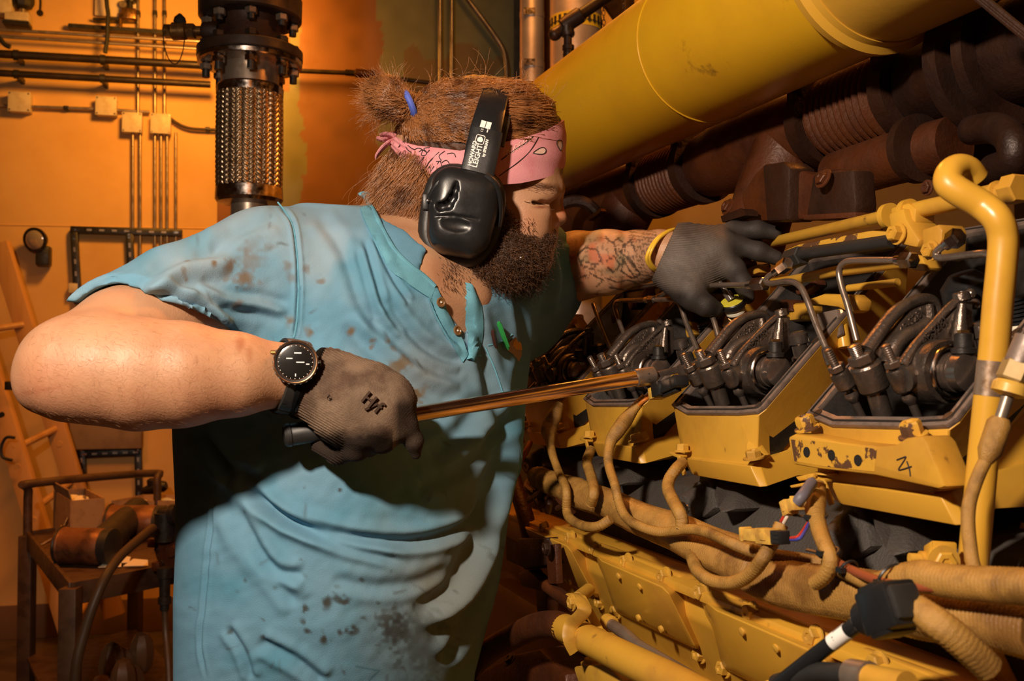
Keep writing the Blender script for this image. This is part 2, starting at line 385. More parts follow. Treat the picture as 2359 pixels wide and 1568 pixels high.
def jbox(x0, y0, x1, y1, label):
    c = WQ((x0+x1)/2, (y0+y1)/2, .03); hw = (WQ(x1, y0, .03)-WQ(x0, y0, .03)).length/2; hh = (WQ(x0, y0, .03)-WQ(x0, y1, .03)).length/2
    t = thing('junction_box', label, 'junction box', c-Z*hh-NW*.03)
    obj('box_body', MB().box(c, TW*hw*.96, NW*.03, Z*hh*.96), m_boxs, t, bevel=.004)
    cv = obj('cover', MB().box(c+NW*.033, TW*hw, NW*.004, Z*hh), m_boxs, t, bevel=.003)
    for i in (-1, 1):
        for j in (-1, 1): obj('screw', MB().lathe(c+NW*.036+TW*hw*.82*i+Z*hh*.82*j, NW, [(0, .005), (.004, .004)], 10), m_bright, cv)
    return t
jbox(22, 215, 74, 261, 'square wall box farthest left, level with the second'); jbox(222, 226, 271, 269, 'second square wall box from the left, under the black pipes')
jbox(283, 262, 329, 308, 'third square wall box from the left, over two conduits'); jbox(348, 265, 395, 311, 'fourth square wall box, nearest the braided pipe')
# strut rack with slots, cabinet and legs
t = thing('strut_rack', 'dark slotted strut frame on the wall above the elbow', 'strut frame', WQ(170, 700, .03))
def strut(p0, p1, name, slots):
    a = WQ(*p0, .03); b = WQ(*p1, .03); d = (b-a).normalized(); s = d.cross(NW)
    o = obj(name, MB().box((a+b)/2, (b-a)/2, s*.018, NW*.018), m_dark, t, bevel=.003)
    L = (b-a).length
    for k in range(slots):
        q = a+d*L*(k+.5)/slots+NW*.0185
        obj('slot', MB().box(q, d*.012, s*.005, NW*.001), m_bright if k in (0, slots-1) else m_galv, o)
strut((163, 529), (420, 537), 'top_rail', 9); strut((171, 534), (180, 700), 'left_post', 6); strut((298, 534), (303, 640), 'right_post', 5)
strut((188, 1020), (192, 1150), 'lower_left_post', 5); strut((318, 1018), (321, 1150), 'lower_right_post', 5); strut((183, 1046), (325, 1040), 'lower_rail', 6)
c = WQ(247, 960, .06); m = MB().box(c, TW*.17, NW*.05, Z*.16); solo('wall_cabinet', m, m_panel, 'brown flat cabinet on the wall below the raised forearm', 'cabinet', bevel=.006)
c = WQ(170, 664, .03); solo('small_wall_box', MB().box(c, TW*.022, NW*.02, Z*.025), m_boxs, 'tiny box on the wall beside the raised sleeve', 'junction box', bevel=.003)
# round wall lamp
c = WQ(82, 552, .09); t = thing('wall_lamp', 'round flood lamp with dark base on the left wall', 'lamp', WQ(95, 602, .03))
ax = (NW*.8+TW*-.3+Z*-.15).normalized()
obj('lamp_shell', MB().lathe(c-ax*.05, ax, [(0, .02), (.015, .045), (.045, .06), (.06, .062), (.06, .054)], 28), m_dark, t)
obj('lens', MB().lathe(c+ax*.004, ax, [(0, .054), (.008, .045), (.014, .025), (.016, .004)], 28), m_shadeglass, t)
q = WQ(101, 590, .05); obj('lamp_base', MB().box(q, TW*.032, NW*.04, Z*.05), m_dark, t, bevel=.008)
# shut-off valves and gauge board along the top of the wall
t = thing('gauge_board', 'pale gauge board with brass manifold at the top of the wall', 'gauge board', WQ(268, 48, .02))
a, b = WQ(220, -60, .02), WQ(316, 44, .02); obj('board', MB().box((a+b)/2, TW*(b-a).dot(TW)/2, NW*.012, Z*(a.z-b.z)/2), mat('pale_board', (.75, .6, .42), .6), t, bevel=.003)
a, b = WQ(216, 47, .03), WQ(318, 49, .03); obj('ledge', MB().box((a+b)/2, (b-a)/2, NW*.03, Z*.005), m_dark, t)
q = WQ(297, 34, .06); obj('manifold', MB().box(q, TW*.036, NW*.03, Z*.028), m_brass, t, bevel=.005)
obj('gauge', MB().lathe(WQ(284, 13, .05), NW, [(0, .018), (.02, .02), (.024, .017)], 20), m_galv, t)
obj('valve_stem', MB().cyl(WQ(300, 26, .06), WQ(300, -20, .06), .014, 12), m_dark, t); obj('valve_knob', MB().lathe(WQ(302, 6, .06), Z, [(0, .025), (.03, .03), (.05, .02)], 14), m_dark, t)
obj('drop_tube', MB().tube([WQ(277, 30, .06), WQ(278, 50, .06), WQ(278, 64, .06)], .009, 10), m_brass, t)
p = cat([tuple(WQ(x, y, .14)) for x, y in ((243, -40), (246, 10), (249, 32), (248, 60), (247, 90), (242, 122))], 5)
solo('drain_hose', MB().tube(p, .0105, 10), m_rubber, 'thin black hose hanging in front of the gauge board', 'hose')
t = thing('corner_valve', 'dark valve with pale block at the top left corner', 'valve', WQ(35, 56, .1))
obj('valve_body', MB().lathe(WQ(52, 22, .12), Z, [(0, .02), (.01, .045), (.03, .055), (.06, .055), (.08, .03)], 10), m_dark, t)
obj('valve_spindle', MB().cyl(WQ(52, 40, .12), WQ(52, 18, .12), .016), m_galv, t)
obj('valve_block', MB().box(WQ(42, 42, .12), TW*.055, NW*.04, Z*.022), m_boxs, t, bevel=.006); obj('valve_foot', MB().box(WQ(40, 57, .12), TW*.06, NW*.04, Z*.008), m_dark, t)
obj('side_box', MB().box(WQ(8, 12, .12), TW*.045, NW*.04, Z*.05), m_boxs, t, bevel=.005)
obj('pull_ring', MB().tube(cat([tuple(WQ(x, y, .12)) for x, y in ((93, -10), (93, 10), (92, 24))], 4), .006, 8).lathe(WQ(92, 30, .12)-NW*.004, NW, [(0, .016), (.008, .016)], 16), m_pipe, t)
p = cat([tuple(WQ(x, y, .17)) for x, y in ((-12, 78), (2, 92), (12, 103), (24, 108))], 5); solo('wall_hose', MB().tube(p, .012, 10), m_rubber, 'short black hose curving in at the left edge of the wall', 'hose')
# ladder leaning on the wall
t = thing('step_ladder', 'orange fibreglass ladder leaning on the left wall behind the cart', 'ladder', V((P(60, 1200, 4.5).x, 4.5, 0)))
lr = [(P(-115, 560, 4.75), P(190, 1560, 4.3)), (P(-5, 560, 4.8), P(262, 1420, 4.75))]
for a, b in lr:
    d = (b-a).normalized(); s = d.cross(V((0, -1, 0))).normalized(); nn = s.cross(d)
    m = MB().box((a+b)/2, (b-a)/2, s*.045, nn*.006); 
    for q in (-1, 1): m.box((a+b)/2+s*.042*q+nn*-.018, (b-a)/2, s*.004, nn*.018)
    r_ = obj('rail', m, m_wood, t, bevel=.002)
    for k in (.3, .42, .54, .66, .78): obj('rivet', MB().lathe(a+(b-a)*k, V((0, -1, 0)), [(0, .018), (.008, .014)], 12), m_wood if k != .42 else m_dark, r_)
for k in (.22, .36, .5, .64, .78, .9): obj('rung', MB().cyl(lr[0][0].lerp(lr[0][1], k), lr[1][0].lerp(lr[1][1], k), .016, 10), m_wood, t)
obj('spreader_lock', MB().box(P(25, 888, 4.5), (.02, 0, 0), (0, .02, 0), (0, 0, .02)), m_dark, t, bevel=.003)
p = cat([tuple(P(x, y, 4.4)) for x, y in ((34, 1008), (14, 1008), (3, 1030), (6, 1052), (28, 1060))], 6); solo('cable_loop', MB().tube(p, .007, 8), m_rubber, 'loop of black cable beside the ladder', 'cable')

# ---------------------------------------------------------------- cart with parts
ZT = .71
def TQ(px, py, h=0): return hit(px, py, V((0, 0, ZT+h)), Z)
cA, cB, cD = TQ(163, 1352), TQ(64, 1232), TQ(470, 1292); cC = cB+(cD-cA)
t = thing('parts_cart', 'brown steel parts cart with handrail, left of the man', 'cart', V((cA.x, cA.y, 0)))
obj('tray', MB().prism([cA, cD, cC, cB], Z*-.012), m_cart, t, bevel=.003)
for a, b in ((cA, cD), (cA, cB), (cB, cC), (cD, cC)):
    d = (b-a)/2; s = d.cross(Z).normalized(); obj('edge_angle', MB().box((a+b)/2+Z*-.02, d, s*.006, Z*.034), m_cart, t, bevel=.002)
sh = Z*(.25-ZT); obj('lower_shelf', MB().prism([cA+sh, cD+sh, cC+sh, cB+sh], Z*-.012), m_cart, t)
for c in (cA, cB, cC, cD): obj('leg', MB().box((c.x, c.y, ZT/2), (.026, 0, 0), (0, .026, 0), (0, 0, ZT/2)), m_cart, t, bevel=.004)
hA = V((cB.x, cB.y, P(60, 1112, cB.y).z)); hB = V((cC.x-.02, cC.y, hA.z+.03)); hB = P(362, 1090, cC.y)
obj('handrail', MB().tube(cat([tuple(cB+Z*-.01), tuple(hA-Z*.03), tuple(hA+V((.02, 0, 0))), tuple(hB-V((.03, 0, 0))), tuple(hB-Z*.03), (hB.x, hB.y, ZT)], 5), .0165, 12), m_cart, t)
# open carton
c0 = TQ(163, 1250); t = thing('carton', 'open cardboard carton on the cart', 'box', c0)
w_ = TQ(238, 1242)-c0; w_.z = 0; ez = Z*.155; e2 = TQ(124, 1219)-c0; e2.z = 0
for a, b in ((c0, c0+w_), (c0+w_, c0+w_+e2), (c0+e2, c0+w_+e2), (c0, c0+e2)):
    s = (b-a).cross(Z).normalized()*.003; obj('carton_side', MB().prism([a-s, b-s, b-s+ez, a-s+ez], s*2), m_card, t)
obj('carton_flap', MB().prism([c0+ez, c0+e2+ez, c0+e2+ez*1.25-w_*.1, c0+ez*1.25-w_*.1], V((.003, 0, .003))), m_card, t)
m = MB()
for i in range(9): m.ball(c0+w_*(.25+.5*random.random())+e2*(.2+.6*random.random())+ez*.85, .02+.015*random.random(), 8, (1, 1, .6))
solo('packing_paper', m, m_paper, 'crumpled pale packing paper inside the open carton', 'paper', bevel=0)
c1 = TQ(258, 1196); t = thing('parts_tray', 'pale shallow tray of wrapped parts behind the carton', 'tray', c1)
e1 = V((.34, 0, 0)); e2 = V((.06, .2, 0)); obj('tray_base', MB().prism([c1, c1+e1, c1+e1+e2, c1+e2], Z*.01), m_paper, t)
for a, b in ((c1, c1+e1), (c1, c1+e2), (c1+e1, c1+e1+e2), (c1+e2, c1+e1+e2)): obj('tray_wall', MB().box((a+b)/2+Z*.04, (b-a)/2, (b-a).cross(Z).normalized()*.003, Z*.04), m_card, t)
for i, (u, v) in enumerate(((.2, .4), (.45, .6), (.7, .35), (.85, .7))):
    solo('wrapped_part', MB().ball(c1+e1*u+e2*v+Z*.045, .036, 10, (1.3, 1, .9)), m_paper, ['leftmost paper lump in the pale tray', 'second paper lump from the left in the pale tray', 'third paper lump from the left in the pale tray', 'rightmost paper lump in the pale tray'][i], 'packet', 'wrapped lumps in the tray')
def canister(px, py, dx, dy, L, r, lab):
    c = TQ(px, py)+Z*r; d = V((dx, dy, 0)).normalized()
    t = thing('canister', lab, 'canister', c-Z*r)
    obj('can_body', MB().lathe(c, d, [(0, r*.93), (0, r), (L*.08, r), (L*.1, r*.96), (L*.6, r*.95), (L*.62, r*.97), (L*.86, r*.95), (L*.97, r*.8), (L, r*.6)], 28), m_can, t)
    obj('rim', MB().torus(c+d*L*.04, d, r, r*.07, 28, 8), m_dark, t); obj('end_cap', MB().lathe(c+d*L*.9, d, [(0, r*.95), (.03, r*.95), (.04, r*.5)], 24), m_rubber, t)
canister(140, 1300, .9, -.12, .17, .062, 'front rusty canister lying on the cart beside paper scraps')
canister(250, 1243, .9, .0, .20, .066, 'rear rusty canister lying against the carton')
a, b = TQ(235, 1288)+Z*.05, TQ(318, 1225)+Z*.09; solo('black_filter', MB().lathe(a, b-a, [(0, .04), (.01, .055), ((b-a).length-.02, .05), ((b-a).length, .03)], 22), m_rubber, 'black filter lying between the two canisters', 'filter')
c = TQ(262, 1310); m = MB()
for k, (u, v, s) in enumerate(((-.05, .0, .05), (.03, .0, .055), (-.015, .03, .035))):
    q = c+V((u, v, .004+.004*k)); m.prism([q, q+V((s*1.4, .01, .0)), q+V((s*1.1, .05, .01)), q+V((.01, .06, .012))], Z*.0015)
solo('paper_scrap', m, m_paper, 'white torn paper scrap at the front of the cart', 'paper')
# old pump
c = P(398, 1268, 3.1); t = thing('old_pump', 'greasy pump with round end cover on the cart', 'pump', V((c.x, c.y, ZT)))
ax = V((-.25, -1, 0)).normalized()
obj('pump_housing', MB().lathe(c-ax*.02, ax*-1, [(0, .05), (.0, .075), (.05, .08), (.1, .06), (.14, .05)], 28), m_rustd, t)
cv = obj('end_cover', MB().lathe(c-ax*.02, ax, [(0, .066), (.015, .066), (.018, .05), (.02, .02), (.035, .018), (.036, .005)], 28), m_rust, t)
x, y = frame(ax)
for k in range(8): obj('cover_bolt', MB().bolt(c+ax*-.005+x*math.cos(k*PI/4)*.056+y*math.sin(k*PI/4)*.056, ax, .009), m_rustd, cv)
for k in range(6): obj('ear', MB().box(c+x*math.cos(k*PI/3+.3)*.074+y*math.sin(k*PI/3+.3)*.074, x*.014, y*.014, ax*.012), m_rust, t, bevel=.004)
obj('inlet', MB().cyl(P(380, 1180, 3.1), P(380, 1245, 3.1), .032, 20), m_dark, t); obj('inlet_flange', MB().lathe(P(398, 1185, 3.1), V((1, -.3, .1)), [(-.04, .028), (0, .028), (0, .034), (.02, .034)], 20), m_dark, t)
obj('outlet', MB().cyl(P(424, 1200, 3.14), P(424, 1240, 3.14), .04, 20), m_rustd, t)
obj('drain_leg', MB().lathe(P(379, 1405, 3.05), Z, [(0, .014), (.02, .014), (.02, .02), (.04, .02), (.04, .016), (.1, .017), (.1, .024), (.13, .024)], 16), m_dark, t)
p = cat([tuple(P(x, y, d)) for x, y, d in ((379, 1400, 3.05), (382, 1460, 3.04), (388, 1530, 3.0), (392, 1640, 2.95))], 5); solo('drain_tube', MB().tube(p, .010, 10), m_hose, 'thin brown tube hanging below the pump', 'hose')
p = cat([tuple(P(x, y, d)) for x, y, d in ((352, 1216, 3.0), (320, 1242, 2.9), (278, 1280, 2.8), (245, 1325, 2.72), (218, 1385, 2.68), (196, 1450, 2.66), (176, 1530, 2.64), (168, 1640, 2.64))], 6)
solo('rubber_hose', MB().tube(p, .0135, 12), m_hose, 'thick brown rubber hose arching off the front of the cart', 'hose')
c = TQ(352, 1150)+Z*.05; t = thing('small_valve', 'small dark valve behind the pump on the cart', 'valve', c-Z*.03)
obj('valve_body', MB().lathe(c-V((.05, 0, .01)), V((1, 0, .25)), [(0, .016), (.02, .022), (.06, .03), (.08, .024), (.1, .03), (.12, .02)], 14), m_dark, t); obj('valve_cap', MB().lathe(c, Z, [(0, .02), (.02, .028), (.045, .03), (.055, .015)], 14), m_dark, t)
m = MB(); rr = random.Random(4)
for k in range(5):
    q = TQ(95+14*k, 1262-6*k)+Z*.012; m.tube(cat([tuple(q), tuple(q+V((.03, .02, .02))), tuple(q+V((.05, .05, .06+.02*k)))], 4), .006, 8)
solo('wire_scraps', m, m_brass, 'bent wire scraps at the left of the carton', 'wire', None)
m = MB(); q = V((cA.x+.35, cA.y+.25, .25)); m.prism([q, q+V((.4, .1, 0)), q+V((.3, .45, 0)), q+V((-.05, .4, 0))], Z*.22)
solo('dark_bin', m, m_rubber, 'dark bin on the lower shelf of the cart', 'bin', bevel=.02)
m = MB(); q = V((cA.x+.05, cA.y+.2, 0.02)); 
for k in range(7): m.ball(V((cA.x+.02+.05*(k % 2), cA.y+.18+.04*k, .33+.04*(k % 3))), .06, 8, (.7, .8, 1.2))
solo('plastic_bag', m, mat('clear_bag', (.13, .065, .03), .3), 'crumpled clear bag under the cart top', 'bag')

# ---------------------------------------------------------------- braided flexible pipe
FC = P(571, 850, 2.5); FX, FY = FC.x, FC.y
def fz(py, dd=2.5): return P(571, py, dd).z
def fl(prof, n=64): return MB().lathe((FX, FY, 0), Z, prof, n)
K = 2.5/FPX
t = thing('flexible_pipe', 'braided steel flexible pipe hanging between bolted flanges', 'pipe', (FX, FY, 0))
z0, z1 = fz(430), fz(212); n1, n2 = 336, 210
zz = np.linspace(z0, z1, n2); th = np.linspace(0, 2*PI, n1, endpoint=False)
TH, ZZ = np.meshgrid(th, zz); NCOL = 28; u = TH/(2*PI)*NCOL; uf = u-np.floor(u); par = np.floor(u) % 2
vv = (ZZ-z0)/.0125; ph = vv+np.where(par > 0, uf, -uf)*1.3
env = np.sqrt(np.clip(1-(2*uf-1)**2, 0, 1))
R = 75*K*(1+.012*np.sin((ZZ-z0)/(z1-z0)*PI))-.004+.0052*env*np.abs(np.sin(PI*ph))**.7
pts = np.stack([FX+R*np.cos(TH), FY+R*np.sin(TH), ZZ], -1).reshape(-1, 3)
m = MB(); m.v = pts; m.f = [(j*n1+i, j*n1+(i+1) % n1, (j+1)*n1+(i+1) % n1, (j+1)*n1+i) for j in range(n2-1) for i in range(n1)]
obj('braid', m, mat('woven_steel', (.50, .38, .25), .3, .95, c2=(.36, .25, .14), s=60), t, ang=80)
obj('upper_ring', fl([(fz(216), 68*K), (fz(216), 76*K), (fz(200), 77*K), (fz(195), 73*K), (fz(194), 60*K)]), m_bright, t)
obj('collar', fl([(fz(200), 66*K), (fz(160), 66*K), (fz(120), 64*K)]), m_galv, t)
obj('lower_ring', fl([(fz(470), 50*K), (fz(466), 72*K), (fz(458), 77*K), (fz(432), 76*K), (fz(428), 70*K)]), m_bright, t)
obj('lower_pipe', fl([(0, 42*K), (fz(466), 42*K)]), m_galv, t)
lf = obj('lower_flange', fl([(fz(147), 62*K), (fz(147), 112*K), (fz(145), 118*K), (fz(136), 119*K), (fz(134), 116*K)], 72), m_bright, t)
f1 = obj('mating_flange', fl([(fz(134), 60*K), (fz(134), 118*K), (fz(131), 120*K), (fz(112), 120*K), (fz(108), 114*K), (fz(106), 80*K)], 72), m_pipe, t)
obj('hub', fl([(fz(112), 88*K), (fz(100), 84*K), (fz(70), 74*K), (fz(45), 72*K), (fz(10), 80*K)]), m_rustd, t)
uf_ = obj('upper_flange', fl([(fz(40), 70*K), (fz(40), 112*K), (fz(36), 117*K), (fz(-10), 118*K), (fz(-14), 60*K)], 72), m_pipe, t)
obj('riser', fl([(fz(-14), 72*K), (3.9, 72*K)]), m_pipe, t)
for k in range(8):
    a = 2*PI*(k+.35)/8; d = V((math.cos(a), math.sin(a), 0)); q = V((FX, FY, 0))+d*98*K
    st = obj('stud', MB().cyl(q+Z*fz(180), q+Z*fz(100), 8.5*K, 14), m_dark, t)
    obj('nut', MB().hexn(q+Z*fz(163), q+Z*fz(149), 14*K), m_bright if k in (5, 6, 7) else m_galv, st); obj('nut', MB().hexn(q+Z*fz(106), q+Z*fz(92), 14*K), m_pipe, st)
    q = V((FX, FY, 0))+d*96*K; st = obj('stud', MB().cyl(q+Z*fz(68), q+Z*fz(-10), 8.5*K, 14), m_dark, t); obj('nut', MB().hexn(q+Z*fz(56), q+Z*fz(42), 14*K), m_galv, st)
obj('inspection_tag', MB().lathe(P(584, 0, 2.5)-V((0, 78*K, 0)), V((0, -1, .1)), [(0, 17*K), (.004, 17*K)], 24), m_brass, t)
t = thing('ball_valve', 'small brass ball valve with knurled knob beside the flanges', 'valve', P(430, 90, 2.5)); X = V((1, 0, 0))
o_ = P(378, 72, 2.5); k_ = K
obj('valve_body', MB().lathe(o_, X, [(19*k_, 18*k_), (20*k_, 20*k_), (50*k_, 20*k_), (52*k_, 16*k_)], 20), m_brass, t)
obj('end_nut', MB().hexn(o_, o_+X*18*k_, 16*k_), m_brass, t); obj('hex_nipple', MB().hexn(o_+X*52*k_, o_+X*72*k_, 18*k_), m_brass, t)
obj('nipple', MB().cyl(o_+X*72*k_, o_+X*90*k_, 12*k_), m_brass, t); obj('coupling', MB().lathe(o_+X*86*k_, X, [(0, 12*k_), (4*k_, 20*k_), (14*k_, 24*k_), (30*k_, 22*k_), (40*k_, 20*k_)], 20), m_rustd, t)
q = o_+X*36*k_+Z*18*k_; obj('knob', MB().lathe(q, Z, [(0, 12*k_), (4*k_, 15*k_), (14*k_, 12*k_), (20*k_, 6*k_), (23*k_, 3*k_)], 9), m_dark, t)
p = cat([tuple(P(x, y, 2.49)) for x, y in ((376, 76), (378, 105), (384, 125), (393, 142), (404, 147), (413, 140), (421, 118), (425, 92))], 6); obj('tether', MB().tube(p, .0014, 6), m_pipe, t)

# ---------------------------------------------------------------- conduits on the bulkhead
def bq(x, y, d=D2-.03): return tuple(P(x, y, d))
t = thing('cable_conduit', 'dark horizontal conduit with a coupling behind the hair', 'conduit', bq(690, 165))
obj('pipe_run', MB().tube([bq(655, 162), bq(800, 168)], .011), m_pipe, t); obj('coupling', MB().cyl(bq(818, 168), bq(864, 172), .02, 16, ch=.004), m_rust, t); obj('end_fitting', MB().cyl(bq(796, 167), bq(820, 169), .0145), m_pipe, t)
obj('outlet_run', MB().tube([bq(860, 174), bq(1000, 192)], .010), m_pipe, t)
for x, l in ((1014, 'left of two vertical conduits on the bulkhead above the head'), (1041, 'right of two vertical conduits on the bulkhead above the head')):
    t = thing('bulkhead_conduit', l, 'conduit', bq(x, 600)); obj('pipe_run', MB().tube([bq(x-1, -200), bq(x+1, 600)], .0105), m_galv, t)
    for y in (-80, 330): obj('strap', MB().box(bq(x, y, D2-.012), (.035, 0, 0), (0, .004, 0), (0, 0, .012)), m_galv, t)
p = cat([bq(1040, -60), bq(1075, -5), bq(1110, 42), bq(1143, 88), bq(1160, 118), bq(1166, 150), bq(1168, 200), bq(1170, 420)], 5)
solo('bulkhead_conduit', MB().tube(p, .012), m_galv, 'conduit bending from a slant to vertical near the dark gap', 'conduit')
m = MB().box(P(1191, 300, 4.2), (.0135, 0, 0), (0, .1, 0), (0, 0, 2.6)); m.v = [(v[0], v[1], max(0, v[2])) for v in m.v]; solo('dark_gap', m, mat('gap_black', (.012, .009, .007), .6), 'narrow black strip filling the dark gap between bulkhead and clad pipes', 'post')  # black box stands in for the shade of an open gap
def clad(x, r, d, label, bands):
    c = P(x, 850, d); t = thing('clad_pipe', label, 'pipe', (c.x, c.y, 0)); k = d/FPX
    obj('cladding', MB().lathe((c.x, c.y, 0), Z, [(0, r*k), (3.9, r*k)], 48), m_silver, t)
    for y in bands:
        z = P(x, y, d).z; obj('band', MB().lathe((c.x, c.y, z-.012), Z, [(0, r*k), (0, r*k*1.03), (.024, r*k*1.03), (.024, r*k)], 48), m_silver, t)
        obj('band_clip', MB().box((c.x-.01, c.y-r*k*1.04, z), (.02, 0, 0), (0, .006, 0), (0, 0, .012)), m_bright, t)
    return t, c, k
clad(1226, 28, 3.6, 'narrow aluminium clad pipe with thin bands', (28, 146, 330))
t, c, k = clad(1328, 60, 3.3, 'wide aluminium clad pipe with a yellow arrow label', (-30, 420))
zl = P(1328, 47, 3.3-60*k).z; zh = P(1328, 14, 3.3-60*k).z
lb = obj('flow_label', MB().lathe((c.x, c.y, 0), Z, [(zl, 60*k), (zl, 60.6*k), (zh, 60.6*k), (zh, 60*k)], 48), m_yellab, t)
hh = (zh-zl)
for q in range(13):                                    # row of dark arrows pointing down round the label
    a = -PI/2+(q-6)*.235; d = V((math.cos(a), math.sin(a), 0)); s = V((-d.y, d.x, 0)); b = V((c.x, c.y, (zl+zh)/2))+d*60.9*k
    m = MB().box(b+Z*hh*.12, s*.005, d*.0008, Z*hh*.22); m.prism([b+s*.011-Z*hh*.06, b-s*.011-Z*hh*.06, b-Z*hh*.32], d*.0008); obj('arrow', m, m_ink, lb)
c = P(1268, 850, 3.9); solo('orange_riser', MB().lathe((c.x, c.y, 0), Z, [(0, .05), (3.9, .05)], 28), m_rust, 'orange riser pipe seen between the two clad pipes', 'pipe')
t = thing('iron_branch', 'black iron pipe branch with elbows in front of clad pipes', 'pipe', P(1308, 180, 2.6)); d_ = 2.6; kk = d_/FPX
obj('slant_pipe', MB().tube([P(1470, -55, 2.75), P(1322, 44, d_)], 14*kk, 16), m_pipe, t); obj('tee', MB().lathe(P(1340, 32, d_), P(1305, 55, d_)-P(1340, 32, d_), [(0, 14*kk), (.005, 19*kk), (.04, 19*kk), (.06, 17*kk)], 16), m_pipe, t)
obj('elbow', MB().tube(cat([tuple(P(x, y, d_)) for x, y in ((1312, 48), (1306, 60), (1307, 80))], 5), [18*kk, 18*kk, 15*kk], 16), m_pipe, t)
obj('plug', MB().tube(cat([tuple(P(x, y, d_)) for x, y in ((1305, 58), (1292, 68), (1280, 78))], 5), [14*kk, 12*kk, 15*kk], 16).ball(P(1278, 79, d_), 15*kk), m_pipe, t)
obj('collar', MB().lathe(P(1308, 80, d_), Z, [(-4*kk, 14*kk), (0, 16*kk), (6*kk, 16*kk)], 16), m_pipe, t)
obj('drop_pipe', MB().cyl(P(1308, 72, d_), P(1308, 240, d_), 9.5*kk), m_pipe, t)
obj('union', MB().lathe(P(1309, 138, d_), Z, [(0, 10*kk), (2*kk, 12*kk), (14*kk, 13*kk), (15*kk, 12*kk), (22*kk, 12*kk), (23*kk, 14*kk), (33*kk, 14*kk), (36*kk, 10*kk)], 14), m_pipe, t)
def chain(x0, y0, x1, y1, d, n, label):
    a, b = P(x0, y0, d), P(x1, y1, d); t = thing('chain', label, 'chain', b); dv = (b-a).normalized(); L = (b-a).length/n
    for i in range(n):
        c = a+dv*L*(i+.5); s = V((1, 0, 0)) if i % 2 == 0 else V((.25, .95, 0)); s = (s-dv*s.dot(dv)).normalized()
        obj('chain_link', MB().tube([c+dv*math.cos(q*PI/5)*L*.62+s*math.sin(q*PI/5)*L*.34 for q in range(10)], L*.09, 6, closed=True), m_pipe, t)
chain(1388, -20, 1394, 112, 3.0, 12, 'hanging chain just right of the yellow label'); chain(1434, -20, 1441, 66, 3.0, 9, 'hanging chain against the black hanger post')
m = MB(); a = P(1450, -80, 2.9); b = P(1451, 200, 2.9); m.box((a+b)/2, (.013, 0, 0), (0, .012, 0), (b-a)/2); solo('hanger_post', m, m_pipe, 'black hanger post above the yellow duct', 'post', bevel=.002)
m = MB(); a = P(1385, -40, 4.0); b = P(1520, 150, 4.0); d = (b-a).normalized(); m.box((a+b)/2, (b-a)/2, d.cross(V((0, 1, 0)))*.045, V((0, .02, 0))); solo('diagonal_brace', m, m_rust, 'rusty diagonal brace behind the chains', 'brace')
# ================================================================ ENGINE
A0 = P(1856, 955, .95); A1 = P(1547, 933, 1.197); STEP = A1-A0; STEP.z = 0
U = STEP.normalized(); E1 = -U; N_ = V((-U.y, U.x, 0))             # U runs away along the engine, N_ points out of its side
if N_.x > 0: N_ = -N_
def Q(px, py, i=0): return hit(px, py, A0-N_*i, N_)                # on a plane parallel to the engine side, i metres inward
def Q1(px, py, i=0): return Q(px, py, i)-STEP                      # a feature of the second cylinder, moved to the first
def K(px, py, a): return hit(px, py, A0+E1*a, E1)                  # on a cross plane of the first cylinder
def K1(px, py, a): return hit(px, py, A0+STEP+E1*a, E1)-STEP
def pxw(r, p): return r*((p.y*cp+(p.z-ZC)*sp))/FPX                 # pixels to metres at a point
g44 = math.radians(44); e2 = -N_*math.cos(g44)+Z*math.sin(g44); e3 = N_*math.sin(g44)+Z*math.cos(g44)
def G1(px, py): return hit(px, py, A0+STEP, e3)-STEP
def qpath(pts, k=6): return [V(p) for p in cat([tuple(Q(*p)) for p in pts], k)]
# ---- block
def section(name, prof, mt, a0, a1, parent=None, **kw):             # prof: (inward, z) outline swept along the engine
    poly = [V((0, 0, z))+V((A0.x, A0.y, 0))-N_*i for i, z in prof]
    m = MB().prism([p+E1*a0 for p in poly], U*(a0-a1)); return obj(name, m, mt, parent, **kw)
eng = thing('engine_block', 'grey and yellow engine block under the opened cylinder heads', 'engine', V((A0.x, A0.y, 0))-N_*.3)
section('cylinder_bank', [(.22, 1.235), (.035, 1.205), (.0, 1.15), (.0, 1.10), (.5, 1.10), (.5, 1.235)], m_block, .5, -1.5, eng, bevel=.004)
section('crankcase', [(.008, 1.125), (-.045, 1.118), (-.045, 1.085), (.01, .99), (.02, .3), (.9, .3), (.9, 1.125)], m_yel, .6, -1.5, eng, bevel=.004)
section('side_rail', [(-.02, 1.13), (-.062, 1.124), (-.062, 1.114), (-.02, 1.118)], m_yelc, .6, -1.2, eng, bevel=.0015)
section('valley_cover', [(.24, 1.27), (.24, 1.40), (.9, 1.46), (.9, 1.27)], m_rustd, .6, -1.5, eng)
section('engine_base', [(-.02, .0), (-.02, .34), (1.0, .34), (1.0, .0)], m_yel, .7, -1.6, eng)
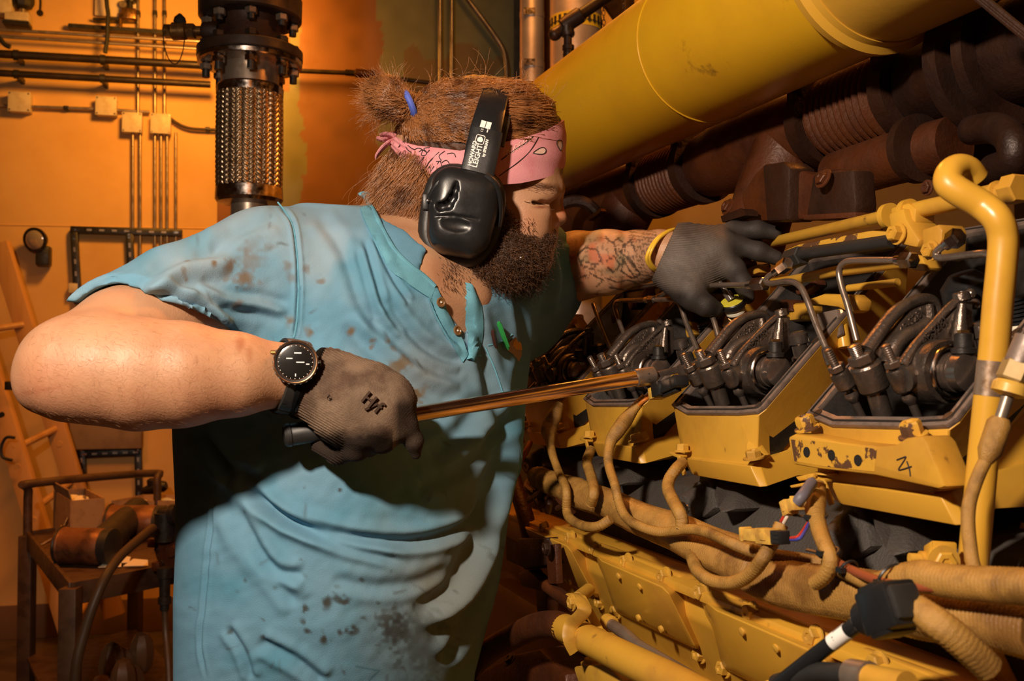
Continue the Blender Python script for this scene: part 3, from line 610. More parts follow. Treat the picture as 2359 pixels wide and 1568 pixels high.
for k in range(-1, 4):
    o_ = STEP*k
    lug = MB().prism([Q(1999, 1172, .03)+o_, Q(2088, 1185, .03)+o_, Q(2098, 1270, -.0)+o_, Q(2052, 1284, -.012)+o_, Q(2030, 1262, -.012)+o_, Q(2012, 1215, .0)+o_], -N_*.06)
    obj('rib', lug, m_block, eng, bevel=.004)
    lug = MB().prism([Q(1935, 1150, .03)+o_, Q(1985, 1165, .03)+o_, Q(2005, 1260, .012)+o_, Q(1960, 1290, .008)+o_, Q(1932, 1250, .02)+o_], -N_*.06); obj('rib', lug, m_block, eng, bevel=.005)
    c = Q1(1600, 1160, .01)+o_; d = (N_+Z*-.25+E1*.25).normalized()
    pb = obj('plug_boss', MB().lathe(c-d*.02, d, [(0, .022), (.02, .017), (.035, .015), (.037, .011)], 20), m_block, eng); obj('plug_screw', MB().lathe(c+d*.016, d, [(0, .009), (.002, .008), (.002, .0035), (.0005, .003)], 18), m_bright, pb)
# ---- cylinder head housings
names = ['nearest', 'second from the right', 'third from the right', 'farthest']
gs = [G1(1547, 933), G1(1579, 951), G1(1697, 952), G1(1742, 948), G1(1760, 935)]
LB = .27
outer = gs+[gs[-1]+e2*LB*.96, gs[0]+e2*LB]
cen = sum(outer, V((0, 0, 0)))/len(outer)
mid_ = (gs[0]+gs[4])/2
def inset(p, d):
    out = []
    for i in range(len(p)):
        a = (p[i]-p[i-1]).normalized(); b = (p[(i+1) % len(p)]-p[i]).normalized()
        na = e3.cross(a); nb = e3.cross(b); q = (na+nb); q = q/max(.3, q.length_squared/2)*1.0
        out.append(p[i]+q*d)
    return out
inn = inset(outer, .011)
if (inn[2]-cen).length > (outer[2]-cen).length: inn = inset(outer, -.011)
def hring(pts, back, lift): 
    f = [Q1(*p) for p in pts]; return f+[f[-1]-N_*back+Z*lift, f[0]-N_*back+Z*lift]
Wd = (-Z-N_*.15).normalized()
def make_head():
    t = thing('rocker_housing', 'x', 'engine housing', A0)
    rs = [[p-e3*.004 for p in outer], hring([(1570, 1042, .012), (1585, 1052, .0), (1724, 1069, -.004), (1745, 1062, .006), (1789, 1041, .045)], .17, .13),
          hring([(1568, 1046, .008), (1583, 1055, -.005), (1728, 1073, -.012), (1750, 1064, .0), (1796, 1043, .042)], .2, .03),
          hring([(1590, 1088, .012), (1600, 1095, .0), (1749, 1122, -.008), (1768, 1120, -.002), (1838, 1096, .05)], .2, .0)]
    n = 7; vs = [p for r in rs for p in r]; fs = [(i*n+j, i*n+(j+1) % n, (i+1)*n+(j+1) % n, (i+1)*n+j) for i in range(3) for j in range(n)]
    low = [p-e3*.004 for p in inn]; k0 = len(vs); vs += low; dc_ = sum(low, V((0, 0, 0)))/7; deep = [dc_+(p-dc_)*.72+Wd*.075 for p in low]; vs += deep
    fs += [(j, (j+1) % n, k0+(j+1) % n, k0+j) for j in range(n)]; fs += [tuple(range(3*n, 4*n))]
    obj('housing', MB().add(vs, fs), m_yel, t, bevel=.004, seg=3)
    obj('oil_cavity', MB().add(low+deep, [(j, (j+1) % n, n+(j+1) % n, n+j) for j in range(n)]+[tuple(range(n, 2*n))]), m_dark, t)
    top = [p+e3*.001 for p in outer]; bot = [p-e3*.004 for p in outer]; ti = [p+e3*.001 for p in inn]; bi = [p-e3*.006 for p in inn]
    vs = top+bot+ti+bi; fs = []
    for j in range(n):
        q = (j+1) % n; fs += [(j, q, 2*n+q, 2*n+j), (j, n+j, n+q, q), (2*n+j, 2*n+q, 3*n+q, 3*n+j), (n+j, 3*n+j, 3*n+q, n+q)]
    rim = obj('gasket_rim', MB().add(vs, fs), m_gasket, t, bevel=.001)
    in2 = inset(outer, .005); in2 = in2 if (in2[2]-cen).length < (outer[2]-cen).length else inset(outer, -.005)
    obj('seal_groove', MB().tube([p+e3*.0012 for p in in2], .0012, 6, closed=True), m_dark, rim)
    for p in (gs[0]*.75+gs[1]*.25, gs[3]*.6+gs[4]*.4, gs[4]+e2*.1, gs[4]+e2*.2):
        q = p+(cen-p).normalized()*.0075+e3*.001; obj('bolt_hole', MB().lathe(q, e3, [(0, .0048), (.0006, .0048), (.0006, .0032)], 16), m_dark, rim)
    bt = obj('housing_bolt', MB().bolt(Q1(1737, 1056, -.008), (Z+N_*.2), .0082, .009), m_yelcap, t)
    # flared groove and gusset down the near corner
    g = MB().prism([Q1(1700, 985, .004), Q1(1712, 990, .006), Q1(1752, 1048, .0), Q1(1730, 1062, -.006)], -N_*.012); obj('corner_gusset', g, m_yel, t, bevel=.003)
    # small clip bracket on the far lower corner
    cb = obj('clip_bracket', MB().prism([Q1(1561, 1046, -.004), Q1(1583, 1054, -.006), Q1(1584, 1047, -.006), Q1(1563, 1039, -.004)], N_*.012), m_yelcap, t, bevel=.001)
    obj('bracket_tab', MB().prism([Q1(1562, 1046, -.016), Q1(1569, 1048, -.016), Q1(1583, 1092, -.014), Q1(1577, 1096, -.014)], N_*.003), m_yelcap, t, bevel=.001)
    obj('bracket_bolt', MB().bolt(Q1(1572, 1040, -.01), Z, .0075, .009), m_yelcap, t)
    return t
t = make_head()
labs = ['nearest yellow rocker housing with its top open, behind the bent yellow pipe', 'second yellow rocker housing from the right, where the wrench end rests',
        'third yellow rocker housing from the right, behind the wrench tube', 'farthest yellow rocker housing, beside the blue shirt']
heads = [t]+[copy_tree(t, STEP*k) for k in (1, 2, 3)]
for h, l in zip(heads, labs): h['label'] = l; h['group'] = 'rocker housings along the engine'
# ---- rocker gear (drawn on cross planes of the first cylinder)
def rod(m, p0, p1, r, a, n=20, **kw):
    a_, b_ = K(*p0, a), K(*p1, a); return m.cyl(a_, b_, pxw(r, a_), n, r2=pxw(r, a_), **kw)
def adjuster(t, a, stud, nut, boss0, boss1, cup, end, rs, rb, rn, rc, rr, big=False):
    ps = [K(*q, a) for q in (stud, nut, boss0, boss1, cup, end)]; s = pxw(1, ps[1])
    ax = (ps[5]-ps[0]).normalized()
    b = obj('adjuster_boss', MB().lathe(ps[2], ps[3]-ps[2], [(0, rb*s*.9), (.002, rb*s), ((ps[3]-ps[2]).length*.9, rb*s), ((ps[3]-ps[2]).length, rb*s*.86)], 28), m_cast, t)
    m = MB(); L = (ps[1]-ps[0]).length; prof = []
    for k in range(9): prof += [(k*L/8.5, rs*s), ((k+.5)*L/8.5, rs*s*.9)]
    m.lathe(ps[0], ax, [(-.001, rs*s*.5)]+prof, 16); obj('adjuster_stud', m, m_steel, b)
    obj('lock_nut', MB().hexn(ps[1]-ax*rn*s*.35, ps[1]+ax*rn*s*.45, rn*s, ch=.1), m_steel, b)
    if big: obj('pushrod_tube', MB().lathe(ps[3]-ax*.004, ps[5]-ps[3], [(0, rc*s), ((ps[5]-ps[3]).length, rc*s)], 24), m_steel, t)
    else:
        obj('ball_cup', MB().lathe(ps[4]-ax*rc*s*.75, ax, [(0, rc*s*.55), (.001, rc*s*.9), (rc*s*.5, rc*s), (rc*s*1.0, rc*s), (rc*s*1.4, rc*s*.75), (rc*s*1.7, rr*s*1.1)], 22), m_steel, t)
        obj('ball_stud', MB().lathe(ps[3]-ax*.002, ax, [(0, rr*s*.9), ((ps[4]-ps[3]).length-rc*s*.3, rr*s*.9)], 16), m_dark, t)
        obj('pushrod', MB().lathe(ps[4], ax, [(0, rr*s), ((ps[5]-ps[4]).length+.02, rr*s)], 18), m_steel, t)
def make_gear():
    t = thing('rocker_gear', 'x', 'rocker gear', K(2080, 850, .1))
    adjuster(t, .05, (1906, 806), (1927, 846), (1931, 856), (1953, 892), (1963, 912), (1976, 945), 10, 23, 20, 16, 9)
    adjuster(t, .085, (1966, 795), (1984, 824), (1993, 838), (2018, 898), (2020, 905), (2038, 965), 15, 36, 30, 23, 20, True)
    adjuster(t, .118, (2040, 795), (2058, 836), (2063, 848), (2086, 898), (2095, 914), (2107, 952), 11, 25, 21, 18, 10)
    # inlet rocker: curved beam with a recessed web
    a = .085
    beam = [(1996, 806, 15), (2022, 770, 14), (2060, 722, 13), (2098, 697, 12), (2134, 689, 12), (2152, 700, 11), (2160, 730, 9)]
    pts = cat(beam, 6); c3 = [K(p[0], p[1], a) for p in pts]
    A_ = obj('inlet_rocker', MB().tube(c3, [pxw(p[2]*1.15, q) for p, q in zip(pts, c3)], 14, flat=1.25, up=E1), m_cast, t)
    web = [K(x, y, a-.004) for x, y in ((2000, 812), (2040, 765), (2085, 712), (2130, 694), (2156, 706), (2162, 745), (2135, 790), (2100, 840), (2040, 850))]; obj('web_plate', MB().prism(web, E1*.008), m_cast, A_, bevel=.002)
    rib = [K(x, y, a+.004) for x, y in ((2141, 700), (2143, 725), (2139, 756))]; obj('rib', MB().tube(rib, [.0035, .004, .0035], 10), m_cast, A_)
    lob = cat([(2048, 838), (2062, 800), (2085, 775), (2115, 762), (2140, 745)], 5); c3 = [K(p[0], p[1], a+.012) for p in lob]; obj('lower_rib', MB().tube(c3, [.007]*len(c3), 12), m_cast, A_)
    # exhaust rocker: triangular web, front rib and shaft boss
    a = .125
    top = cat([(2078, 842, 12), (2104, 800, 10), (2140, 758, 9), (2180, 714, 9), (2206, 694, 10), (2222, 692, 10)], 5); c3 = [K(p[0], p[1], a) for p in top]
    B_ = obj('exhaust_rocker', MB().tube(c3, [pxw(p[2], q) for p, q in zip(top, c3)], 14, flat=1.3, up=E1), m_cast, t)
    web = [K(x, y, a-.004) for x, y in ((2070, 862), (2110, 800), (2150, 752), (2200, 698), (2226, 694), (2226, 790), (2200, 815), (2150, 800), (2126, 830), (2120, 890), (2085, 890))]; obj('web_plate', MB().prism(web, E1*.008), m_cast, B_, bevel=.002)
    c3 = [K(x, y, a+.008) for x, y in ((2216, 700), (2213, 740), (2209, 790))]; obj('front_rib', MB().tube(c3, [.0035, .005, .0075], 12), m_cast, B_)
    tip = K(2216, 690, a); obj('oil_cap', MB().lathe(tip, Z+N_*.2, [(0, .008), (.006, .007), (.007, .004), (.004, .003)], 16), m_cast, B_)
    sc = K(2150, 856, a)
    obj('shaft_boss', MB().lathe(sc-E1*.012, E1, [(0, .014), (0, .025), (.003, .0275), (.026, .0275), (.03, .026), (.030, .016)], 40), m_cast, B_)
    obj('cast_arm', MB().tube([K(2080, 872, a), K(2105, 862, a), K(2130, 850, a)], [.0115, .011, .012], 16), m_cast, B_)
    obj('retaining_ring', MB().torus(sc+E1*.022, E1, .0215, .0018, 36, 8), m_bright, t)
    sh = obj('rocker_shaft', MB().lathe(sc-E1*.02, E1, [(0, .0165), (.046, .0165), (.0465, .0172), (.049, .0172), (.0495, .0160), (.060, .0160), (.062, .012)], 36), m_steel, t)
    q = sc+E1*.034+Z*.015; obj('shaft_bolt', MB().lathe(q, Z, [(0, .010), (.004, .010), (.005, .0075), (.016, .0075), (.017, .005)], 12), m_dark, sh)
    obj('bolt_tab', MB().box(q+Z*.018, E1*.002, N_*.0045, Z*.0012), m_brass, sh)
    # valve end: bridge, cap and spring retainer beyond the rocker tip
    vc = K(2240, 770, a+.004)-N_*.02; obj('valve_bridge', MB().lathe(vc-Z*.03, Z+N_*.25, [(0, .012), (.015, .012), (.017, .009), (.028, .009), (.03, .011), (.04, .011), (.043, .007)], 20), m_steel, t)
    obj('spring_coil', MB().tube([vc-Z*.02+V((math.cos(q)*.014, math.sin(q)*.014, -q*.0012)) for q in np.linspace(0, 8*PI, 64)], .0024, 6), m_dark, t)
    text('cast_number', '4P-9281', K(2078, 770, .0895), K(2130, 722, .09)-K(2078, 770, .09), K(2075, 740, .09)-K(2078, 770, .09), .010, m_steel, A_, thick=.0004)
    text('cast_number', '4P-9281', K(2130, 795, .1295), K(2190, 735, .13)-K(2130, 795, .13), K(2125, 765, .13)-K(2130, 795, .13), .010, m_steel, B_, thick=.0004)
    text('cast_number', '01', K(2150, 792, .1295), K(2190, 752, .13)-K(2150, 792, .13), K(2145, 762, .13)-K(2150, 792, .13), .009, m_steel, B_, thick=.0004)
    return t
t = make_gear()
labs = ['nearest oily rocker arm set, in the front open housing', 'oily rocker arm set under the gloved hand, second from the right',
        'oily rocker arm set above the wrench tube, third from the right', 'dark farthest rocker arm set beside the blue shirt']
gears = [t]+[copy_tree(t, STEP*k) for k in (1, 2, 3)]
for h, l in zip(gears, labs): h['label'] = l; h['group'] = 'rocker gear in the open housings'
# injector plugs with wires between the rockers
t = thing('injector_plug', 'x', 'plug', K1(1865, 760, .12))
c = K1(1866, 735, .12)-N_*.03; prof = []
for k in range(7): prof += [(k*.0035, .014), (k*.0035+.002, .014), (k*.0035+.0022, .0115)]
obj('ribbed_body', MB().lathe(c-Z*.014, (Z+N_*.3), [(0, .008)]+prof, 18), m_black, t)
obj('pale_tape', MB().box(c-Z*.022+E1*.01, E1*.02, N_*.012, Z*.004), m_paper, t, bevel=.002)
p = cat([tuple(c+E1*.01), tuple(c+E1*.03+Z*.005), tuple(c+E1*.035-Z*.02), tuple(c+E1*.03-Z*.045)], 5); obj('wire', MB().tube(p, .002, 8), m_wire_w, t)
p = cat([tuple(c+E1*.012), tuple(c+E1*.027+Z*.008), tuple(c+E1*.03-Z*.02), tuple(c+E1*.026-Z*.045)], 5); obj('wire', MB().tube(p, .002, 8), mat('orange_wire', (.6, .2, .02), .4), t)
for k, l in zip((0, 1, 2), ('black ribbed plug behind the nearest rocker arms', 'black ribbed plug with pale tape right of the second rocker arms', 'black ribbed plug behind the third rocker arms')):
    h = t if k == 0 else copy_tree(t, STEP*k); h['label'] = l; h['group'] = 'ribbed injector plugs'
# ---- lifting bracket with rusty holes on the nearest housing
br = thing('lifting_bracket', 'rusty yellow bracket with three holes bolted to nearest housing', 'bracket', Q(1960, 1060, -.02))
poly = [(1814, 1006), (1830, 998), (1900, 1010), (1939, 1018), (2025, 1027), (2060, 1024), (2085, 1008), (2122, 1003), (2134, 1018), (2176, 1122), (2160, 1126), (2138, 1121), (2012, 1094), (1880, 1079), (1824, 1069)]
obj('plate', MB().prism([Q(x, y, -.028) for x, y in poly], -N_*.03), m_yel, br, bevel=.003)
obj('rust_patch', MB().prism([Q(x, y, -.0283) for x, y in ((1822, 1012), (1900, 1017), (2020, 1034), (2014, 1086), (1900, 1074), (1830, 1062))], -N_*.0006), m_yelrust, br)
for x, y in ((1859, 1041), (1916, 1048), (1977, 1060)): obj('bolt_hole', MB().lathe(Q(x, y, -.0282), N_, [(0, .0048), (.0006, .0048)], 20), m_hole, br)
for x, y in ((1860, 982), (2105, 999)): obj('bracket_bolt', MB().bolt(Q(x, y+6, -.015), Z+N_*.35, .0088, .013), m_yelrust, br)
obj('marker_scribble', MB().tube(qpath([(2066, 1059, -.0284), (2079, 1054, -.0284), (2087, 1052, -.0284), (2080, 1065, -.0284), (2070, 1081, -.0284), (2078, 1081, -.0284), (2100, 1074, -.0284)], 4), .0006, 6), m_ink, br); obj('marker_scribble', MB().tube(qpath([(2089, 1062, -.0284), (2095, 1080, -.0284), (2097, 1096, -.0284)], 4), .0006, 6), m_ink, br)
# ---- yellow duct over the engine, lying parallel to it
dc = P(1500, 180, 1.62); DR = .111
t = thing('air_duct', 'large yellow duct slanting across the top right behind the head', 'duct', dc-Z*DR)
seam = dc+E1*.52
def duct(a0, a1, prof): return MB().lathe(dc+E1*a0, E1, prof, 72)
obj('duct_pipe', duct(-1.9, 0, [(0, DR), (2.42, DR)]), m_duct, t)
obj('weld_seam', MB().torus(dc+E1*.17, E1, DR, .0016, 72, 6), m_duct, t)
obj('coupling_bead', MB().lathe(dc+E1*.515, E1, [(0, DR), (.006, DR+.008), (.016, DR+.009), (.022, DR+.002), (.03, DR)], 72), m_yelc, t)
obj('outlet_pipe', MB().lathe(dc+E1*.53, E1, [(0, DR*.985), (.16, DR*.985), (.17, DR*1.03), (.19, DR*1.03), (.2, DR*.98), (.9, DR*.98)], 72), m_yel, t)
# ---- exhaust behind
ed = P(2000, 245, 1.33); ER = .055
def exh(k, label):
    o_ = U*(.512*k)
    t = thing('exhaust_bellows', label, 'exhaust bellows', ed+o_-Z*ER)
    prof = [(-.075, ER*.8), (-.07, ER*.98)]
    for q in range(10):
        z_ = -.065+q*.0125; prof += [(z_, ER*.94), (z_+.003, ER*1.07), (z_+.006, ER*1.09), (z_+.009, ER*1.07), (z_+.0125, ER*.94)]
    prof += [(.068, ER*.98), (.074, ER*.8)]
    obj('bellows', MB().lathe(ed+o_, E1, prof, 56), m_rust, t)
    for s in (-.088, .086):
        cl = obj('clamp_band', MB().lathe(ed+o_+E1*(s-.012), E1, [(0, ER), (0, ER*1.16), (.024, ER*1.16), (.024, ER)], 56), m_rustd, t)
        obj('clamp_lug', MB().box(ed+o_+E1*s+N_*ER*.95+Z*ER*.75, E1*.012, N_*.006, Z*.016), m_rustd, cl, bevel=.002)
        for j in (-1, 1): obj('clamp_bolt', MB().bolt(ed+o_+E1*s+N_*(ER*.95+.006)+Z*(ER*.75+.007*j), N_, .004), m_rust, cl)
    return t
exh(0, 'near ribbed rusty exhaust bellows under the yellow duct'); exh(1, 'far ribbed rusty exhaust bellows behind the gloved arm')
t = thing('exhaust_manifold', 'dark rusty exhaust manifold with cast elbows behind the rail', 'exhaust manifold', ed-Z*.2)
for a0, a1 in ((.10, .9), (-.412, -.1), (-1.2, -.612)):
    m = MB().lathe(ed+E1*a0, E1, [(0, ER*.9), (.01, ER*1.0), ((a1-a0)*.3, ER*1.12), ((a1-a0)*.7, ER*1.12), (a1-a0-.01, ER*1.0), (a1-a0, ER*.9)], 44); obj('runner', m, m_rust if a0 < 0 else m_rustd, t)
obj('big_flange', MB().lathe(ed+E1*.19, E1, [(0, ER), (0, ER*1.5), (.02, ER*1.5), (.02, ER), (.04, ER), (.04, ER*1.45), (.055, ER*1.45), (.055, ER)], 56), m_rustd, t)
def Qm(pts, i, ext): return MB().prism([Q(x, y, i) for x, y in pts], -N_*ext)
for k in (0, 1):
    o_ = STEP*2*k
    el = cat([tuple(ed+E1*-.16+o_*1), tuple(ed+E1*-.17-Z*.05+N_*.02+o_), tuple(ed+E1*-.17-Z*.11+N_*.05+o_), tuple(ed+E1*-.165-Z*.17+N_*.07+o_)], 6)
    obj('elbow', MB().tube(el, [ER*1.0, ER*.95, ER*.85, ER*.8], 24), m_rust, t)
obj('bracket_plate', Qm([(1705, 452), (1735, 402), (1762, 375), (1872, 400), (1878, 395), (1935, 388), (1968, 450), (1968, 500), (1720, 512)], .17, .03), m_rust, t, bevel=.005)
obj('bracket_rib', Qm([(1755, 380), (1800, 372), (1818, 385), (1815, 508), (1765, 510)], .155, .04), m_rustd, t, bevel=.004)
obj('bracket_step', Qm([(1872, 402), (1965, 390), (1972, 470), (1968, 500), (1855, 500)], .15, .03), m_rustd, t, bevel=.004)
obj('bracket_edge', Qm([(1850, 495), (1970, 488), (1970, 502), (1850, 506)], .145, .03), m_rust, t, bevel=.001)
obj('bracket_bolt', MB().bolt(Q(1898, 412, .14), N_+Z*.4, .009), m_rust, t); obj('bracket_bolt', MB().bolt(Q(1678, 477, .15), N_+Z*.4, .009), m_rust, t); obj('bracket_bolt', MB().bolt(Q(2137, 432, .15), N_, .006), m_rust, t)
obj('cross_pipe', MB().tube([Q(1930, 405, .26), Q(2060, 365, .26), Q(2200, 330, .27)], .032, 32), m_rust, t)
obj('cross_flange', MB().lathe(Q(2105, 345, .25), E1, [(0, .032), (0, .04), (.012, .04), (.012, .032)], 32), m_rustd, t)
obj('return_bend', MB().tube(qpath([(2240, 300, .25), (2290, 295, .22), (2330, 320, .2), (2335, 370, .2), (2290, 390, .22)]), .016, 20), m_rustd, t)
obj('left_ring', MB().torus(Q(1325, 520, .2), E1*.9+N_*.3, .05, .012, 40, 10), m_rustd, t)
obj('left_strap', Qm([(1352, 502), (1382, 480), (1386, 486), (1356, 508)], .18, .01), m_rust, t)
obj('shelf_bar', Qm([(1660, 498), (1705, 480), (1716, 486), (1716, 496), (1664, 512)], .14, .02), m_rustd, t)
t = thing('drain_cock', 'small brass drain cock under the duct by far bellows', 'valve', Q(1437, 430, .3)); 
obj('cock_body', MB().lathe(Q(1428, 443, .3), Q(1446, 416, .3)-Q(1428, 443, .3), [(0, .003), (.01, .004), (.012, .008), (.02, .008), (.022, .005), (.03, .005)], 10), m_brass, t)
obj('turbo_casing', MB().lathe(P(2330, 230, 1.25), E1*.8+N_*.4, [(-.1, .06), (-.08, .1), (-.02, .115), (.03, .11), (.06, .07)], 40), m_rustd, bpy.data.objects['exhaust_manifold'])
m = MB()
p = [Q(x, y, .0) for x, y in ((2230, 50), (2300, 10), (2359, -30))]
for k in range(3): m.tube([Q(2200+6*k, -45-3*k, .1), Q(2330+6*k, 62-3*k, .1), Q(2520+6*k, 215-3*k, .1)], .0028, 8)
solo('conduit_bundle', m, m_rustd, 'three parallel orange lines at the top right corner', 'tubing')
# ---- rails, blocks and rods
def qtube(name, pts, r, mt, label, cat_, k=6, n=14, **kw): return solo(name, MB().tube(qpath(pts, k), r, n), mt, label, cat_, **kw)
t = thing('fuel_rail', 'upper yellow fuel rail with bolted square block', 'fuel rail', Q(2080, 575, .1))
obj('rail_pipe', MB().tube([Q(1730, 568, .22), Q(1800, 553, .19), Q(2050, 496, .1)], [.0076, .0072, .0066], 18), m_yel, t); obj('rail_pipe', MB().tube([Q(2090, 488, .1), Q(2165, 472, .1), Q(2330, 435, .1)], .008, 18), m_yel, t)
bk = obj('clamp_block', MB().prism([Q(x, y, .082) for x, y in ((2045, 492), (2080, 478), (2086, 503), (2118, 552), (2112, 571), (2070, 562), (2050, 530))], -N_*.035), m_yelc, t, bevel=.003)
obj('block_collar', MB().lathe(Q(2094, 488, .1), Q(2120, 482, .1)-Q(2094, 488, .1), [(-.004, .008), (-.004, .0125), (.003, .0125), (.003, .008)], 28), m_yelc, t); obj('block_collar', MB().lathe(Q(2049, 497, .1), Q(2094, 488, .1)-Q(2049, 497, .1), [(-.004, .008), (-.004, .0125), (.003, .0125), (.003, .008)], 28), m_yelc, t)
obj('block_shoulder', MB().prism([Q(x, y, .09) for x, y in ((2050, 478), (2092, 466), (2110, 480), (2108, 515), (2052, 512))], -N_*.024), m_yelc, t, bevel=.003)
obj('block_bolt', MB().bolt(Q(2070, 539, .08), N_+Z*.1, .0078, .010), m_yelc, bk)
b2 = obj('banjo_block', MB().prism([Q(x, y, .085) for x, y in ((2122, 528), (2162, 515), (2170, 530), (2168, 575), (2160, 600), (2138, 598), (2124, 570))], -N_*.03), m_yelc, t, bevel=.003); obj('banjo_bolt', MB().bolt(Q(2147, 577, .083), N_, .007, .008), m_yelc, b2)
obj('rail_support', MB().prism([Q(x, y, .12) for x, y in ((1800, 578), (1838, 562), (2046, 522), (2050, 552), (1850, 592), (1832, 600))], -N_*.02), m_yelrust, t, bevel=.003)
obj('outlet_fitting', MB().hexn(Q(2318, 440, .08), Q(2352, 432, .08), .013), m_yelc, t); obj('outlet_collar', MB().lathe(Q(2296, 447, .08), Q(2318, 440, .08)-Q(2296, 447, .08), [(0, .011), (.003, .011), (.004, .008), (.012, .008)], 20), m_yelc, t)
t = thing('return_rail', 'lower yellow rail under the black rod', 'fuel rail', Q(1940, 640, .11))
obj('rail_pipe', MB().tube([Q(1780, 652, .16), Q(1836, 643, .14), Q(1930, 624, .12), Q(2085, 604, .12)], .006, 16), m_yel, t)
obj('end_block', MB().prism([Q(x, y, .1) for x, y in ((2095, 588), (2122, 584), (2134, 616), (2128, 624), (2100, 622))], -N_*.02), m_yelc, t, bevel=.002)
qtube('yellow_rod', [(1955, 664, .13), (2068, 650, .13)], .0042, m_yel, 'short thin yellow rod below the lower rail', 'rod', 2)
t = thing('black_rod', 'black rod with hex end beside the gloved fingers', 'rod', Q(1940, 580, .09))
obj('rod_bar', MB().tube([Q(1846, 585, .085), Q(2056, 555, .085)], .0068, 18), m_rubber, t); obj('hex_end', MB().hexn(Q(1815, 600, .085), Q(1850, 587, .085), .0115), m_rubber, t)
def nut(o, a, b, r, mt=m_bright): return obj('flare_nut', MB().hexn(a, b, r, ch=.2), mt, o)
def fuel_line(label, path, nuts, i, r=.0034):
    pts = qpath([(x, y, i) for x, y in path], 7); t = thing('fuel_line', label, 'fuel line', pts[0], 'steel fuel lines'); obj('tube', MB().tube(pts, r, 14), m_copperish, t)
    for a, b, rr in nuts:
        A_, B_ = Q(*a, i), Q(*b, i); nut(t, A_.lerp(B_, .35), B_, rr); obj('ferrule', MB().lathe(A_, B_-A_, [(0, r), (.001, r*1.5), ((B_-A_).length*.4, r*1.7)], 16), m_bright, t)
    return t
f = fuel_line('steel line from black rod hex end down to nearest left adjuster', [(1909, 815), (1881, 749), (1855, 680), (1838, 655), (1815, 648), (1778, 653), (1765, 648), (1770, 637), (1788, 625)], [((1784, 628), (1817, 604), .0075)], .06)
obj('sleeve_nut', MB().lathe(Q(1909, 818, .06), Q(1881, 749, .06)-Q(1909, 818, .06), [(-.012, .006), (0, .006), (.008, .0048)], 18), m_steel, f)
fuel_line('steel line bending from the lower rail block into nearest middle nut', [(1974, 785), (1953, 704), (1939, 660), (1933, 627), (1942, 608), (1966, 600), (2062, 599)], [((2064, 599), (2106, 599), .0085)], .075)
fuel_line('steel line looping out of the second yellow block toward bent pipe', [(2196, 553), (2170, 568), (2157, 583), (2168, 594), (2232, 587), (2272, 584), (2292, 600), (2300, 640)], [((2176, 566), (2212, 541), .0085)], .06)
fuel_line('steel line arching over third rocker gear with a ferrule', [(1607, 806), (1580, 740), (1567, 702), (1552, 690), (1516, 690), (1434, 692), (1419, 698), (1419, 716), (1441, 780)], [((1488, 690), (1510, 690), .0062)], .075)
fuel_line('steel line passing between the gloved thumb and finger', [(1659, 790), (1645, 740), (1631, 705), (1622, 676), (1629, 661), (1650, 657), (1728, 656)], [((1722, 656), (1764, 653), .0085)], .085)
fuel_line('short steel line leaning left above the third rocker gear', [(1412, 815), (1395, 775), (1376, 728), (1366, 700)], [], .075)
fuel_line('stub of steel line rising behind the gloved wrist', [(1500, 690), (1535, 673), (1560, 655)], [], .085)
# castings seen between the rails and rockers
def lump(name, pts, i, ext, mt, label, cat_, bv=.004): return solo(name, MB().prism([Q(x, y, i) for x, y in pts], -N_*ext), mt, label, cat_, bevel=bv)
lump('rail_bracket', [(1856, 690), (1895, 676), (1960, 678), (1976, 692), (1972, 716), (1955, 722), (1930, 708), (1880, 702), (1858, 704)], .10, .02, m_yelc, 'yellow curved bracket behind the two rocker housings', 'bracket')
lump('port_casting', [(1780, 722), (1800, 700), (1850, 696), (1858, 715), (1845, 738), (1800, 742)], .15, .05, m_yelc, 'yellow casting lump behind second rocker gear', 'casting', .008)
lump('port_cone', [(1776, 720), (1788, 690), (1812, 690), (1824, 718)], .145, .03, m_rust, 'orange cone casting behind second rocker gear', 'casting')
lump('gasket_plate', [(1880, 722), (1926, 712), (1936, 770), (1905, 800), (1890, 760)], .10, .006, m_gasket, 'grey plate standing between the two nearest housings', 'plate', .001)
t = thing('hold_down_bolt', 'yellow tall bolt standing between the two nearest housings', 'bolt', Q(1940, 780, .1)); obj('bolt_shank', MB().cyl(Q(1946, 800, .11), Q(1936, 735, .11), .007, 16), m_yelc, t); obj('bolt_head', MB().hexn(Q(1937, 737, .11), Q(1934, 715, .11), .010), m_yelc, t)
lump('stud_cap', [(2178, 690), (2190, 672), (2208, 668), (2216, 682), (2208, 698), (2186, 702)], .14, .03, m_yelc, 'yellow cap behind nearest rocker tip', 'cap', .006)
t = thing('black_fitting', 'glossy black fitting right of nearest rocker tip', 'fitting', Q(2240, 690, .1)); m = MB().lathe(Q(2238, 700, .12), Z+N_*.4, [(-.02, .02), (0, .024), (.02, .022), (.03, .012)], 18); obj('fitting_body', m, m_black, t)
for q in ((2236, 676), (2246, 700)): obj('screw', MB().ball(Q(*q, .095), .005, 10), m_steel, t)
rr = random.Random(11)
scr = [((1500, 735), (1530, 700), .02), ((1470, 700), (1500, 672), .02), ((1350, 790), (1395, 830), .03), ((1330, 735), (1350, 765), .02), ((1560, 760), (1540, 715), .022), ((1395, 745), (1420, 735), .02), ((1560, 660), (1590, 640), .02),
       ((1530, 790), (1570, 770), .016), ((1650, 660), (1620, 640), .02), ((1700, 640), (1760, 618), .016), ((1725, 610), (1700, 590), .012), ((1860, 670), (1890, 650), .01), ((1570, 720), (1555, 690), .03), ((1300, 770), (1330, 745), .02)]
